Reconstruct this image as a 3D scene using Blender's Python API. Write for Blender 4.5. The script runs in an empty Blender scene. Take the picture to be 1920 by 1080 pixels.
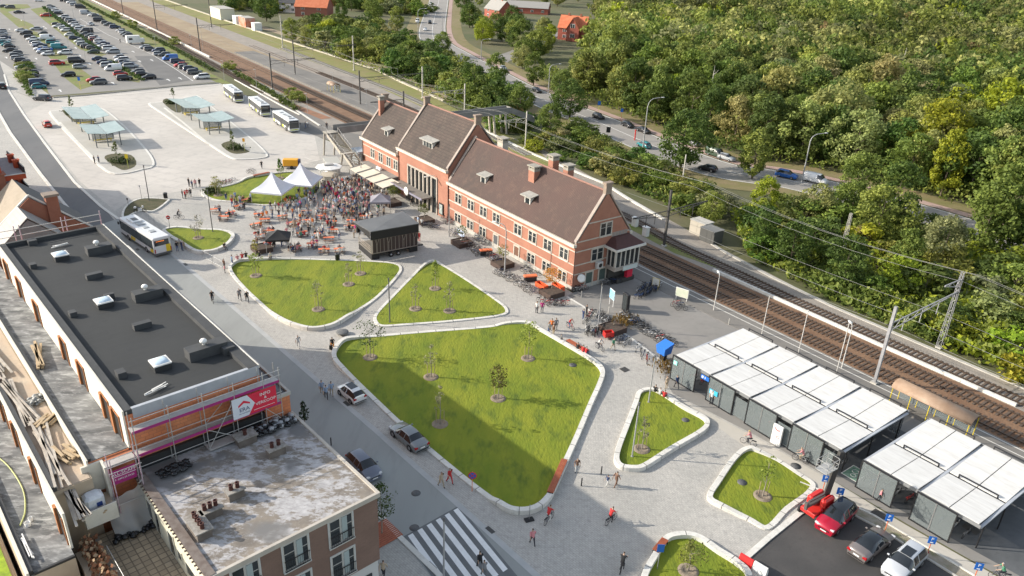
import bpy, bmesh, math, random
import numpy as np
from mathutils import Vector, Matrix
random.seed(7)
rad = math.radians
PI = math.pi
scn = bpy.context.scene
COL = scn.collection
# ---------------------------------------------------------------- camera
CAM_H = 46.0
FPX = 1427.74                      # focal length in pixels of the 1920 px wide photograph
_p, _r = rad(25.198), rad(2.673)
FW = Vector((0, math.cos(_p), -math.sin(_p)))
_x, _u = Vector((1, 0, 0)), Vector((0, math.sin(_p), math.cos(_p)))
RT = _x * math.cos(_r) + _u * math.sin(_r)
UP = -_x * math.sin(_r) + _u * math.cos(_r)
cam = bpy.data.cameras.new('camera')
camo = bpy.data.objects.new('camera', cam)
COL.objects.link(camo)
cam.sensor_width = 36.0
cam.lens = FPX / 1920 * 36
cam.clip_start = 1.0
cam.clip_end = 4000
camo.matrix_world = Matrix(((RT.x, UP.x, -FW.x, 0), (RT.y, UP.y, -FW.y, 0), (RT.z, UP.z, -FW.z, CAM_H), (0, 0, 0, 1)))
scn.camera = camo
# ---------------------------------------------------------------- sky and sun
SUN_EL, SUN_AZ = rad(24.5), rad(273)          # azimuth clockwise from +Y: the sun stands in the west
w = bpy.data.worlds.new('World')
scn.world = w
w.use_nodes = True
nt = w.node_tree
bg = nt.nodes['Background']
sky = nt.nodes.new('ShaderNodeTexSky')
sky.sky_type = 'NISHITA'
sky.sun_disc = False
sky.sun_elevation = SUN_EL
sky.sun_rotation = SUN_AZ
sky.air_density = 1.2
sky.dust_density = 1.5
hs_ = nt.nodes.new('ShaderNodeHueSaturation')
hs_.inputs['Saturation'].default_value = 0.6          # sky blue muted so that the shade comes out neutral
nt.links.new(sky.outputs[0], hs_.inputs['Color'])
nt.links.new(hs_.outputs[0], bg.inputs[0])
bg.inputs[1].default_value = 0.15
sl = bpy.data.lights.new('sun', 'SUN')
sl.energy = 3.9
sl.angle = rad(0.53)
sl.color = (1.0, 0.92, 0.80)
so = bpy.data.objects.new('sun', sl)
COL.objects.link(so)
_s = Vector((math.sin(SUN_AZ) * math.cos(SUN_EL), math.cos(SUN_AZ) * math.cos(SUN_EL), math.sin(SUN_EL)))
so.rotation_euler = _s.to_track_quat('Z', 'Y').to_euler()
so.location = (0, 0, 90)
scn.view_settings.view_transform = 'Standard'
scn.view_settings.look = 'None'
scn.view_settings.exposure = 0.76
scn.cycles.max_bounces = 5
scn.cycles.diffuse_bounces = 3
scn.cycles.transparent_max_bounces = 6
# ---------------------------------------------------------------- surveying helpers
def at(u, v, z=0.0):
 """the place in the world, at height z, that the survey photograph shows at (u, v)"""
 d = FW * FPX + RT * (u - 960) - UP * (v - 540)
 t = (CAM_H - z) / -d.z
 return Vector((d.x * t, d.y * t, z))
def px(p):
 d = Vector(p) - Vector((0, 0, CAM_H))
 k = d.dot(FW)
 if k <= 1:
  return (-9999, -9999)
 return (960 + FPX * d.dot(RT) / k, 540 - FPX * d.dot(UP) / k)
# station frame: x = -a (towards the near gable), y = b (towards the tracks)
QO = Vector((8.45, 97.84, 0))
QA = -rad(90 - 37.566)
QD = Vector((-0.60967, 0.79265, 0))
QN = Vector((0.79265, 0.60967, 0))
# street frame: x = t (across, to the right), y = s (along, away)
SA = rad(43.3)
SD = Vector((-0.68582, 0.72777, 0))
SN = Vector((0.72777, 0.68582, 0))
def Q(a, b, z=0.0):
 v = QO + QD * a + QN * b
 return Vector((v.x, v.y, z))
def S(s, t, z=0.0):
 v = SD * s + SN * t
 return Vector((v.x, v.y, z))
# ---------------------------------------------------------------- object helpers
def tag(o, label=None, cat=None, group=None, kind=None):
 if label: o['label'] = label
 if cat: o['category'] = cat
 if group: o['group'] = group
 if kind: o['kind'] = kind
 return o
def thing(name, label, cat, loc=(0, 0, 0), rz=0.0, group=None):
 o = bpy.data.objects.new(name, None)
 o.empty_display_size = 0.3
 o.location = loc
 o.rotation_euler = (0, 0, rz)
 COL.objects.link(o)
 return tag(o, label, cat, group)
def kids(o):
 return [c for c in COL.objects if c.parent == o]
TREE = {}                            # root name -> children, kept here so copies need no search
def copy_thing(o, loc, rz=0.0, label=None, group=None, sc=None):
 def rec(a, par):
  c = a.copy()
  COL.objects.link(c)
  c.parent = par
  ch = TREE.get(a.name, [])
  if ch:
   TREE[c.name] = [rec(b, c) for b in ch]
  return c
 c = rec(o, None)
 c.location = loc
 c.rotation_euler = (0, 0, rz)
 if sc is not None:
  c.scale = (sc, sc, sc) if not hasattr(sc, '__len__') else sc
 if label: c['label'] = label
 if group: c['group'] = group
 return c
class MB:
 """collects faces of one mesh; M is the transform given to everything added"""
 def __init__(s, M=None):
  s.v = []; s.f = []; s.m = []; s.sm = []
  s.M = M or Matrix.Identity(4)
 def add(s, vs, fs, m=0, smooth=False):
  n = len(s.v)
  for p in vs:
   s.v.append(s.M @ Vector(p))
  for f in fs:
   s.f.append([n + i for i in f]); s.m.append(m); s.sm.append(smooth)
  return s
 def box(s, x0, x1, y0, y1, z0, z1, m=0):
  return s.add([(x0, y0, z0), (x1, y0, z0), (x1, y1, z0), (x0, y1, z0), (x0, y0, z1), (x1, y0, z1), (x1, y1, z1), (x0, y1, z1)],
      [(0, 3, 2, 1), (4, 5, 6, 7), (0, 1, 5, 4), (1, 2, 6, 5), (2, 3, 7, 6), (3, 0, 4, 7)], m)
 def cbox(s, cx, cy, cz, lx, ly, lz, rz=0, m=0):
  M0 = s.M
  s.M = M0 @ Matrix.Translation((cx, cy, cz)) @ Matrix.Rotation(rz, 4, 'Z')
  s.box(-lx / 2, lx / 2, -ly / 2, ly / 2, -lz / 2, lz / 2, m)
  s.M = M0
  return s
 def bevbox(s, x0, x1, y0, y1, z0, z1, b=0.05, m=0):
  vs = []
  for z, k in ((z0, b), (z0 + b, 0), (z1 - b, 0), (z1, b)):
   X0, X1, Y0, Y1 = x0 + k, x1 - k, y0 + k, y1 - k
   vs += [(X0 + b, Y0, z), (X1 - b, Y0, z), (X1, Y0 + b, z), (X1, Y1 - b, z), (X1 - b, Y1, z), (X0 + b, Y1, z), (X0, Y1 - b, z), (X0, Y0 + b, z)]
  fs = [tuple(range(7, -1, -1)), tuple(range(24, 32))]
  for l in range(3):
   for i in range(8):
    a, c = l * 8 + i, l * 8 + (i + 1) % 8
    fs.append((a, c, c + 8, a + 8))
  return s.add(vs, fs, m)
 def prism(s, poly, z0, z1, m=0, mt=None, bottom=True):
  n = len(poly)
  if sum(poly[i][0] * poly[(i + 1) % n][1] - poly[(i + 1) % n][0] * poly[i][1] for i in range(n)) < 0:
   poly = list(reversed(poly))
  zz = z1 if hasattr(z1, '__len__') else [z1] * n
  s.add([(p[0], p[1], z0) for p in poly] + [(p[0], p[1], zz[i]) for i, p in enumerate(poly)],
    [(i, (i + 1) % n, n + (i + 1) % n, n + i) for i in range(n)], m)
  s.add([(p[0], p[1], zz[i]) for i, p in enumerate(poly)], [tuple(range(n))], m if mt is None else mt)
  if bottom:
   s.add([(p[0], p[1], z0) for p in poly], [tuple(range(n - 1, -1, -1))], m)
  return s
 def tube(s, a, b, r, r2=None, n=8, m=0, cap=True, smooth=True):
  a, b = Vector(a), Vector(b)
  r2 = r if r2 is None else r2
  d = b - a
  if d.length < 1e-6: return s
  d.normalize()
  x = d.orthogonal().normalized(); y = d.cross(x)
  vs = []
  for c, k in ((a, r), (b, r2)):
   for i in range(n):
    t = 2 * PI * i / n
    vs.append(c + (x * math.cos(t) + y * math.sin(t)) * k)
  s.add(vs, [(i, (i + 1) % n, n + (i + 1) % n, n + i) for i in range(n)], m, smooth)
  if cap:
   s.add(vs[:n], [tuple(range(n - 1, -1, -1))], m)
   s.add(vs[n:], [tuple(range(n))], m)
  return s
 def path(s, pts, r, n=6, m=0, rs=None):
  for i in range(len(pts) - 1):
   ra = rs[i] if rs else r
   rb = rs[i + 1] if rs else r
   s.tube(pts[i], pts[i + 1], ra, rb, n, m, True)
  return s
 def lathe(s, prof, n=12, m=0, c=(0, 0, 0), smooth=True):
  vs = [(c[0] + r * math.cos(2 * PI * i / n), c[1] + r * math.sin(2 * PI * i / n), c[2] + z) for r, z in prof for i in range(n)]
  fs = [(k * n + i, k * n + (i + 1) % n, (k + 1) * n + (i + 1) % n, (k + 1) * n + i) for k in range(len(prof) - 1) for i in range(n)]
  return s.add(vs, fs, m, smooth)
 def torus(s, c, R, r, ax='Y', n=16, k=6, m=0):
  vs = []; fs = []
  for i in range(n):
   t = 2 * PI * i / n
   for j in range(k):
    q = 2 * PI * j / k
    rr = R + r * math.cos(q)
    a_, b_, c_ = rr * math.cos(t), rr * math.sin(t), r * math.sin(q)
    p = (a_, c_, b_) if ax == 'Y' else ((c_, a_, b_) if ax == 'X' else (a_, b_, c_))
    vs.append((c[0] + p[0], c[1] + p[1], c[2] + p[2]))
  for i in range(n):
   for j in range(k):
    fs.append((i * k + j, ((i + 1) % n) * k + j, ((i + 1) % n) * k + (j + 1) % k, i * k + (j + 1) % k))
  return s.add(vs, fs, m, True)
 def beam(s, a, b, w, h, m=0):
  a, b = Vector(a), Vector(b)
  d = (b - a); L = d.length; d.normalize()
  x = Vector((0, 0, 1)).cross(d)
  if x.length < 1e-3: x = Vector((1, 0, 0))
  x.normalize(); y = d.cross(x)
  vs = []
  for c in (a, b):
   for i, j in ((-1, -1), (1, -1), (1, 1), (-1, 1)):
    vs.append(c + x * i * w / 2 + y * j * h / 2)
  return s.add(vs, [(3, 2, 1, 0), (4, 5, 6, 7), (0, 1, 5, 4), (1, 2, 6, 5), (2, 3, 7, 6), (3, 0, 4, 7)], m)
 def quad(s, a, b, c, d, m=0):
  return s.add([a, b, c, d], [(0, 1, 2, 3)], m)
 def sphere(s, c, r, n=10, k=6, m=0, sz=1.0):
  prof = [(max(1e-4, r * math.sin(PI * i / k)), -r * sz * math.cos(PI * i / k)) for i in range(k + 1)]
  return s.lathe(prof, n, m, c)
 def mesh(s, name, mats, origin=None):
  me = bpy.data.meshes.new(name)
  vs = s.v if origin is None else [v - Vector(origin) for v in s.v]
  me.from_pydata([tuple(v) for v in vs], [], s.f)
  for m in (mats if isinstance(mats, (list, tuple)) else [mats]):
   me.materials.append(m)
  me.polygons.foreach_set('material_index', s.m)
  me.polygons.foreach_set('use_smooth', s.sm)
  me.update()
  return me
 def build(s, name, mats, parent=None, origin=None, loc=None, rz=None):
  """one mesh object; at top level its origin goes to the middle of its base"""
  if parent is None and origin is None and loc is None:
   a = np.array([tuple(v) for v in s.v])
   lo, hi = a.min(0), a.max(0)
   origin = ((lo[0] + hi[0]) / 2, (lo[1] + hi[1]) / 2, lo[2])
  o = bpy.data.objects.new(name, s.mesh(name, mats, origin))
  if origin is not None: o.location = origin
  if loc is not None: o.location = loc
  if rz is not None: o.rotation_euler = (0, 0, rz)
  COL.objects.link(o)
  if parent is not None:
   o.parent = parent
   TREE.setdefault(parent.name, []).append(o)
  return o
# ---------------------------------------------------------------- materials
MATS = {}
def _n(t, ty, **kw):
 n = t.nodes.new(ty)
 for k, v in kw.items(): setattr(n, k, v)
 return n
def _mix(t, fac, a, b, mode='MIX'):
 n = _n(t, 'ShaderNodeMix', data_type='RGBA', blend_type=mode)
 for i, x in ((0, fac), (6, a), (7, b)):
  if hasattr(x, 'links'): t.links.new(x, n.inputs[i])
  elif i == 0: n.inputs[0].default_value = x
  else: n.inputs[i].default_value = (*x[:3], 1)
 return n.outputs[2]
def _noise(t, vec, scale, detail=4, rough=0.6, lo=0.35, hi=0.65):
 n = _n(t, 'ShaderNodeTexNoise')
 n.inputs['Scale'].default_value = scale; n.inputs['Detail'].default_value = detail; n.inputs['Roughness'].default_value = rough
 t.links.new(vec, n.inputs['Vector'])
 m = _n(t, 'ShaderNodeMapRange')
 m.inputs[1].default_value = lo; m.inputs[2].default_value = hi
 t.links.new(n.outputs['Fac'], m.inputs[0])
 return m.outputs[0]
def mat(name, c, rough=0.7, c2=None, s1=0.5, c3=None, s2=6.0, metal=0.0, bump=0.0, bs=8.0, pattern=None, world=True, emit=None, alpha=None, coat=0, spec=None, stretch=None, k2=0.5):
 """colour c, patches of c2 (noise scale s1), specks of c3 (noise scale s2), an optional pattern"""
 if name in MATS: return MATS[name]
 m = bpy.data.materials.new(name)
 MATS[name] = m
 m.use_nodes = True
 t = m.node_tree
 b = t.nodes['Principled BSDF']
 b.inputs['Roughness'].default_value = rough
 b.inputs['Metallic'].default_value = metal
 if spec is not None: b.inputs['Specular IOR Level'].default_value = spec
 if coat: b.inputs['Coat Weight'].default_value = coat; b.inputs['Coat Roughness'].default_value = 0.08
 if world:
  g = _n(t, 'ShaderNodeNewGeometry'); vec = g.outputs['Position']
 else:
  g = _n(t, 'ShaderNodeTexCoord'); vec = g.outputs['Object']
 if stretch:
  mp = _n(t, 'ShaderNodeMapping'); mp.inputs['Scale'].default_value = stretch[0:3]
  if len(stretch) > 3: mp.inputs['Rotation'].default_value = (0, 0, stretch[3])
  t.links.new(vec, mp.inputs['Vector']); vec = mp.outputs[0]
 col = None
 if c2 or c3 or pattern:
  rgb = _n(t, 'ShaderNodeRGB'); rgb.outputs[0].default_value = (*c, 1); col = rgb.outputs[0]
  if c2: col = _mix(t, _noise(t, vec, s1), col, c2)
  if c3:
   f = _noise(t, vec, s2, 3, 0.7, 0.5, 0.75)
   mm = _n(t, 'ShaderNodeMath', operation='MULTIPLY'); t.links.new(f, mm.inputs[0]); mm.inputs[1].default_value = k2
   col = _mix(t, mm.outputs[0], col, c3)
 if pattern:
  kind, cc, sx, sy, amt, rot = pattern
  mp = _n(t, 'ShaderNodeMapping'); mp.inputs['Rotation'].default_value = (0, 0, rot)
  if kind in ('wall', 'roof'):
   sp = _n(t, 'ShaderNodeSeparateXYZ'); t.links.new(vec, sp.inputs[0])
   ad = _n(t, 'ShaderNodeMath', operation='ADD'); t.links.new(sp.outputs[0], ad.inputs[0])
   if kind == 'wall': t.links.new(sp.outputs[1], ad.inputs[1])
   else: ad.inputs[1].default_value = 0
   cb = _n(t, 'ShaderNodeCombineXYZ'); t.links.new(ad.outputs[0], cb.inputs[0]); t.links.new(sp.outputs[2], cb.inputs[1])
   t.links.new(cb.outputs[0], mp.inputs['Vector'])
  else:
   t.links.new(vec, mp.inputs['Vector'])
  if kind == 'stripe':
   wv = _n(t, 'ShaderNodeTexWave', wave_type='BANDS', bands_direction='X', wave_profile='SIN')
   wv.inputs['Scale'].default_value = sx; wv.inputs['Distortion'].default_value = sy
   wv.inputs['Detail'].default_value = 2
   t.links.new(mp.outputs[0], wv.inputs['Vector'])
   f = wv.outputs['Fac']
  else:
   br = _n(t, 'ShaderNodeTexBrick')
   br.inputs['Scale'].default_value = 1.0
   if sx == sy and kind == 'brick': br.offset = 0
   br.inputs['Brick Width'].default_value = sx; br.inputs['Row Height'].default_value = sy
   br.inputs['Mortar Size'].default_value = min(sx, sy) * 0.09; br.inputs['Mortar Smooth'].default_value = 0.3
   br.inputs['Color1'].default_value = (0, 0, 0, 1); br.inputs['Color2'].default_value = (.45, .45, .45, 1); br.inputs['Mortar'].default_value = (1, 1, 1, 1)
   t.links.new(mp.outputs[0], br.inputs['Vector'])
   f = br.outputs['Color']
  mm = _n(t, 'ShaderNodeMath', operation='MULTIPLY'); t.links.new(f, mm.inputs[0]); mm.inputs[1].default_value = amt
  col = _mix(t, mm.outputs[0], col, cc)
 if col is None: b.inputs['Base Color'].default_value = (*c, 1)
 else: t.links.new(col, b.inputs['Base Color'])
 if emit: b.inputs['Emission Color'].default_value = (*emit[:3], 1); b.inputs['Emission Strength'].default_value = emit[3]
 if alpha is not None: b.inputs['Alpha'].default_value = alpha
 if bump:
  n = _n(t, 'ShaderNodeTexNoise'); n.inputs['Scale'].default_value = bs; n.inputs['Detail'].default_value = 4
  t.links.new(vec, n.inputs['Vector'])
  bp = _n(t, 'ShaderNodeBump'); bp.inputs['Strength'].default_value = bump; bp.inputs['Distance'].default_value = 0.1
  t.links.new(n.outputs['Fac'], bp.inputs['Height']); t.links.new(bp.outputs[0], b.inputs['Normal'])
 return m
def objcol(name, rough=0.4, coat=0.0, metal=0.0, vary=0.0):
 """a paint whose colour is the object's own colour"""
 if name in MATS: return MATS[name]
 m = bpy.data.materials.new(name); MATS[name] = m; m.use_nodes = True
 t = m.node_tree; b = t.nodes['Principled BSDF']
 oi = _n(t, 'ShaderNodeObjectInfo')
 t.links.new(oi.outputs['Color'], b.inputs['Base Color'])
 b.inputs['Roughness'].default_value = rough; b.inputs['Metallic'].default_value = metal
 b.inputs['Coat Weight'].default_value = coat; b.inputs['Coat Roughness'].default_value = 0.05
 return m
def leafmat(name, trans=0.42):
 m = bpy.data.materials.new(name); MATS[name] = m; m.use_nodes = True
 t = m.node_tree; b = t.nodes['Principled BSDF']
 oi = _n(t, 'ShaderNodeObjectInfo')
 an = _n(t, 'ShaderNodeAttribute'); an.attribute_name = 'v'
 hsv = _n(t, 'ShaderNodeHueSaturation')
 t.links.new(oi.outputs['Color'], hsv.inputs['Color'])
 mr = _n(t, 'ShaderNodeMapRange'); mr.inputs[3].default_value = 0.5; mr.inputs[4].default_value = 1.55
 t.links.new(an.outputs['Fac'], mr.inputs[0]); t.links.new(mr.outputs[0], hsv.inputs['Value'])
 mh = _n(t, 'ShaderNodeMapRange'); mh.inputs[3].default_value = 0.515; mh.inputs[4].default_value = 0.485
 t.links.new(an.outputs['Fac'], mh.inputs[0]); t.links.new(mh.outputs[0], hsv.inputs['Hue'])
 t.links.new(hsv.outputs[0], b.inputs['Base Color'])
 b.inputs['Roughness'].default_value = 0.65
 b.inputs['Specular IOR Level'].default_value = 0.25
 tr = _n(t, 'ShaderNodeBsdfTranslucent'); t.links.new(hsv.outputs[0], tr.inputs['Color'])
 mx = _n(t, 'ShaderNodeMixShader'); mx.inputs[0].default_value = trans
 t.links.new(b.outputs[0], mx.inputs[1]); t.links.new(tr.outputs[0], mx.inputs[2])
 t.links.new(mx.outputs[0], t.nodes['Material Output'].inputs['Surface'])
 return m
LEAF = leafmat('leaves')
BARK = mat('bark', (.10, .075, .05), .9, (.16, .13, .1), 3)
BARKG = mat('bark_pale', (.30, .27, .22), .9, (.2, .17, .14), 3)
PAVE = mat('paving', (.40, .385, .35), .85, (.50, .475, .43), .14, (.28, .27, .25), 2.2, pattern=('brick', (.20, .19, .18), .34, .20, .55, SA), k2=.75, bump=.3, bs=5)
PAVE2 = mat('paving_smooth', (.45, .42, .38), .85, (.53, .495, .45), .06, (.34, .32, .30), .5, k2=.6, pattern=('brick', (.30, .285, .265), 4.5, 3.0, .16, .4))
STREET = mat('street_asphalt', (.25, .26, .25), .85, (.30, .31, .295), .08, (.20, .205, .20), .5, bump=.1, bs=20, stretch=(1, .25, 1, -SA))
ASPH = mat('asphalt_dark', (.05, .048, .047), .8, (.075, .07, .066), .25, (.035, .034, .034), 2, bump=.2, bs=20)
ASPHM = mat('asphalt_mid', (.125, .122, .118), .85, (.16, .155, .148), .15, (.10, .098, .095), 1.2)
ASPHL = mat('asphalt_worn', (.21, .20, .185), .85, (.26, .245, .225), .1, (.17, .16, .15), 1.0)
PLATF = mat('platform_asphalt', (.16, .15, .137), .88, (.205, .19, .17), .12, (.12, .115, .105), 1.3)
CONC = mat('concrete', (.46, .44, .40), .85, (.38, .365, .33), .8, (.55, .53, .49), 4)
CONCD = mat('concrete_dark', (.17, .165, .155), .9, (.23, .22, .20), .5, (.11, .105, .1), 3)
KERB = mat('pale_concrete', (.58, .56, .51), .8, (.67, .65, .60), .5, (.40, .39, .35), 2.2, k2=.6)
WHITE = mat('white_paint', (.78, .77, .74), .6, (.68, .67, .64), 1.5)
LAWN = mat('lawn', (.132, .180, .006), .9, (.205, .228, .011), .30, (.070, .110, .006), .7, bump=.8, bs=5, k2=1.0, stretch=(1, .4, 1, .5))
GRASS = mat('rough_grass', (.14, .19, .03), .95, (.20, .17, .08), .15, (.07, .11, .02), .8, bump=.5, bs=3)
GROUND = mat('earth', (.12, .11, .055), .95, (.075, .09, .03), .05, (.17, .14, .09), .4, bump=.4, bs=2)
GRAVEL = mat('ballast_grey', (.25, .225, .195), .95, (.31, .275, .235), .3, (.17, .14, .115), 3, bump=.6, bs=6)
RUSTB = mat('ballast_rust', (.165, .09, .05), .95, (.22, .13, .075), .4, (.09, .05, .032), 3, bump=.6, bs=6)
SANDY = mat('sandy_ground', (.27, .20, .13), .95, (.33, .26, .17), .12, (.16, .15, .06), .5, bump=.3, bs=3)
SOIL = mat('soil', (.19, .15, .11), .95, (.26, .215, .16), 2, bump=.6, bs=6)
BRICK = mat('station_brick', (.31, .135, .09), .85, (.38, .175, .118), .25, (.24, .10, .07), 1.5, pattern=('wall', (.34, .17, .11), .30, .09, .35, 0), world=False)
BRICKB = mat('brown_brick', (.20, .125, .095), .85, (.245, .155, .12), .5, (.16, .10, .08), 4, pattern=('wall', (.13, .09, .075), .30, .09, .5, 0), world=False)
BRICKR = mat('red_brick', (.28, .10, .055), .85, (.34, .13, .075), .6, (.22, .08, .05), 4, pattern=('wall', (.22, .12, .09), .30, .09, .4, 0), world=False)
BRICKO = mat('orange_block', (.62, .20, .08), .85, (.70, .28, .13), .5, (.46, .14, .07), 1.2, pattern=('wall', (.33, .13, .08), .55, .28, .6, 0), world=False)
REDPL = mat('red_render', (.46, .085, .03), .8, (.40, .07, .03), .5)
STONE = mat('stone_band', (.44, .39, .33), .85, (.52, .47, .40), 1, world=False)
TILE = mat('roof_tiles', (.055, .041, .034), .85, (.098, .068, .054), .3, (.12, .10, .075), .8, pattern=('roof', (.03, .022, .02), .42, .42, .85, 0), world=False, bump=.5, bs=5)
TILER = mat('roof_tiles_red', (.098, .052, .043), .85, (.058, .042, .036), .10, (.18, .105, .075), .8, pattern=('stripe', (.06, .04, .035), 1.05, 0.3, .85, 0), world=False, bump=.4, bs=5)
TILEO = mat('roof_tiles_orange', (.50, .14, .06), .8, (.58, .19, .09), .6, (.40, .11, .06), 3, world=False)
TILEG = mat('roof_tiles_grey', (.30, .25, .19), .85, (.36, .30, .23), .5, (.2, .17, .13), 3, world=False)
SLATE = mat('slate', (.06, .062, .065), .7, (.08, .08, .085), 1)
FELT = mat('roof_felt', (.025, .027, .028), .85, (.034, .036, .036), .15, (.020, .022, .023), 1.0, world=False, pattern=('brick', (.032, .034, .036), 9.0, 1.0, .7, 0))
FELTD = mat('upstand_felt', (.022, .023, .025), .6, (.03, .032, .034), 1)
FELTG = mat('old_felt', (.085, .087, .088), .85, (.23, .23, .225), .5, (.46, .46, .45), 1.2, stretch=(1.0, 2.6, 1, -SA), k2=.8)
DIRTY = mat('weathered_roof', (.22, .195, .165), .9, (.145, .135, .12), .5, (.36, .33, .29), 3)
GLASS = mat('window_glass', (.025, .032, .035), .08, spec=.8)
GLASSG = mat('glass_green', (.33, .42, .40), .25, (.40, .49, .47), .6, alpha=.72)
SCREEN = mat('tinted_glass', (.21, .24, .245), .15, alpha=.5)
DARK = mat('dark_metal', (.018, .018, .02), .45)
GREYM = mat('grey_metal', (.25, .25, .25), .4, (.3, .3, .3), 3, metal=.4)
STEEL = mat('galvanised', (.42, .42, .41), .4, (.5, .5, .49), 5, metal=.5)
MASTM = mat('mast_steel', (.045, .042, .04), .7, (.08, .075, .07), 3)
RAILM = mat('rail_steel', (.12, .085, .065), .4, metal=.6)
SLEEP = mat('sleeper', (.085, .06, .045), .9, (.12, .085, .06), 2)
WOOD = mat('bench_wood', (.30, .075, .03), .6, (.38, .11, .05), 4)
PLANK = mat('raw_timber', (.48, .36, .22), .8, (.38, .28, .17), 2, (.6, .5, .35), 5)
ORANGE = mat('orange_table', (.76, .20, .08), .6, (.68, .17, .07), 2)
YELLOW = mat('yellow_paint', (.72, .55, .02), .5)
AMBER = mat('amber_paint', (.78, .36, .02), .5)
RED = mat('red_paint', (.58, .03, .025), .4)
BLUE = mat('blue_sign', (.015, .13, .50), .5)
CYAN = mat('cyan_sign', (.05, .42, .62), .5)
MAG = mat('magenta_paint', (.33, .02, .16), .5)
PINK = mat('banner_red', (.62, .02, .055), .6)
TENT = mat('tent_fabric', (.72, .73, .76), .7)
BLACKF = mat('black_fabric', (.012, .012, .013), .7)
GREYF = mat('grey_fabric', (.23, .22, .25), .7)
CREAM = mat('cream_render', (.66, .62, .48), .8, (.6, .56, .43), 1)
WHITER = mat('white_render', (.68, .645, .56), .8, (.6, .57, .49), .4, (.5, .47, .4), 2)
BROWNP = mat('corten', (.055, .035, .028), .8, (.08, .05, .038), 2)
PLAST = mat('builders_film', (.55, .55, .53), .35, alpha=.55)
TYRE = mat('tyre', (.015, .015, .016), .8)
RIM = mat('wheel_rim', (.35, .35, .36), .35, metal=.6)
CARGL = mat('car_glass', (.012, .015, .018), .05, spec=.9)
PAINT = objcol('car_paint', .35, .6)
LAMPW = mat('clear_lamp', (.6, .6, .6), .15)
LAMPR = mat('red_lamp', (.35, .01, .012), .2)
PLATE = mat('number_plate', (.75, .75, .73), .5)
LETW = mat('white_letters', (.8, .8, .78), .6)
LETD = mat('dark_letters', (.03, .03, .035), .6)
def text(s, name, size, m, parent, loc, rot, thick=.01, align='CENTER'):
 """real letters cut as solid shapes"""
 c = bpy.data.curves.new(name, 'FONT')
 c.body = s; c.size = size; c.extrude = thick; c.align_x = align; c.align_y = 'CENTER'; c.resolution_u = 2
 c.materials.append(m)
 tmp = bpy.data.objects.new(name, c)
 o = bpy.data.objects.new(name, bpy.data.meshes.new_from_object(tmp))
 bpy.data.objects.remove(tmp)
 COL.objects.link(o)
 o.location = loc; o.rotation_euler = rot
 if parent: o.parent = parent; TREE.setdefault(parent.name, []).append(o)
 return o
def smooth_loop(pts, k=5, closed=True):
 """Catmull-Rom through the points"""
 n = len(pts); out = []
 rng = range(n) if closed else range(n - 1)
 for i in rng:
  if closed: p0, p1, p2, p3 = pts[i - 1], pts[i], pts[(i + 1) % n], pts[(i + 2) % n]
  else: p0, p1, p2, p3 = pts[max(i - 1, 0)], pts[i], pts[i + 1], pts[min(i + 2, n - 1)]
  for j in range(k):
   t = j / k
   out.append(tuple(.5 * ((2 * p1[q]) + (-p0[q] + p2[q]) * t + (2 * p0[q] - 5 * p1[q] + 4 * p2[q] - p3[q]) * t * t + (-p0[q] + 3 * p1[q] - 3 * p2[q] + p3[q]) * t ** 3) for q in range(len(p1))))
 if not closed: out.append(tuple(pts[-1]))
 return out
def offset_loop(pts, d):
 n = len(pts); out = []
 area = sum(pts[i][0] * pts[(i + 1) % n][1] - pts[(i + 1) % n][0] * pts[i][1] for i in range(n))
 sg = 1 if area > 0 else -1
 for i in range(n):
  a, b, c = Vector(pts[i - 1][:2]), Vector(pts[i][:2]), Vector(pts[(i + 1) % n][:2])
  e = ((b - a).normalized() + (c - b).normalized())
  if e.length < 1e-6: e = c - a
  e.normalize()
  nn = Vector((-e.y, e.x)) * sg
  out.append((b.x + nn.x * d, b.y + nn.y * d))
 return out
def pxs(s, z=0.0):
 """'x,y x,y ...' -> world points"""
 return [at(*map(float, q.split(',')), z) for q in s.split()]
def sheet(name, pts, z, m, kind='structure'):
 b = MB()
 n = len(pts)
 if sum(pts[i][0] * pts[(i + 1) % n][1] - pts[(i + 1) % n][0] * pts[i][1] for i in range(n)) < 0: pts = list(reversed(pts))
 b.add([(p[0], p[1], z) for p in pts], [tuple(range(n))])
 o = b.build(name, m)
 if kind: o['kind'] = kind
 return o
def inside(p, poly):
 x, y = p[0], p[1]; c = False
 for i in range(len(poly)):
  a, b = poly[i - 1], poly[i]
  if (a[1] > y) != (b[1] > y) and x < (b[0] - a[0]) * (y - a[1]) / (b[1] - a[1]) + a[0]: c = not c
 return c
ORD = 'first second third fourth fifth sixth seventh eighth ninth tenth eleventh twelfth thirteenth fourteenth fifteenth sixteenth seventeenth eighteenth nineteenth twentieth'.split()
TENS = {2: 'twenty', 3: 'thirty', 4: 'forty', 5: 'fifty', 6: 'sixty'}
NUM = 'zero one two three four five six seven eight nine ten eleven twelve thirteen fourteen fifteen sixteen seventeen eighteen nineteen twenty'.split()
def ordinal(i):
 if i < 20: return ORD[i]
 t, u = divmod(i + 1, 10)
 return TENS[t][:-1] + 'ieth' if u == 0 else TENS[t] + '-' + ORD[u - 1]
def number(n):
 if n <= 20: return NUM[n]
 t, u = divmod(n, 10)
 return TENS[t] + ('-' + NUM[u] if u else '')
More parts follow.
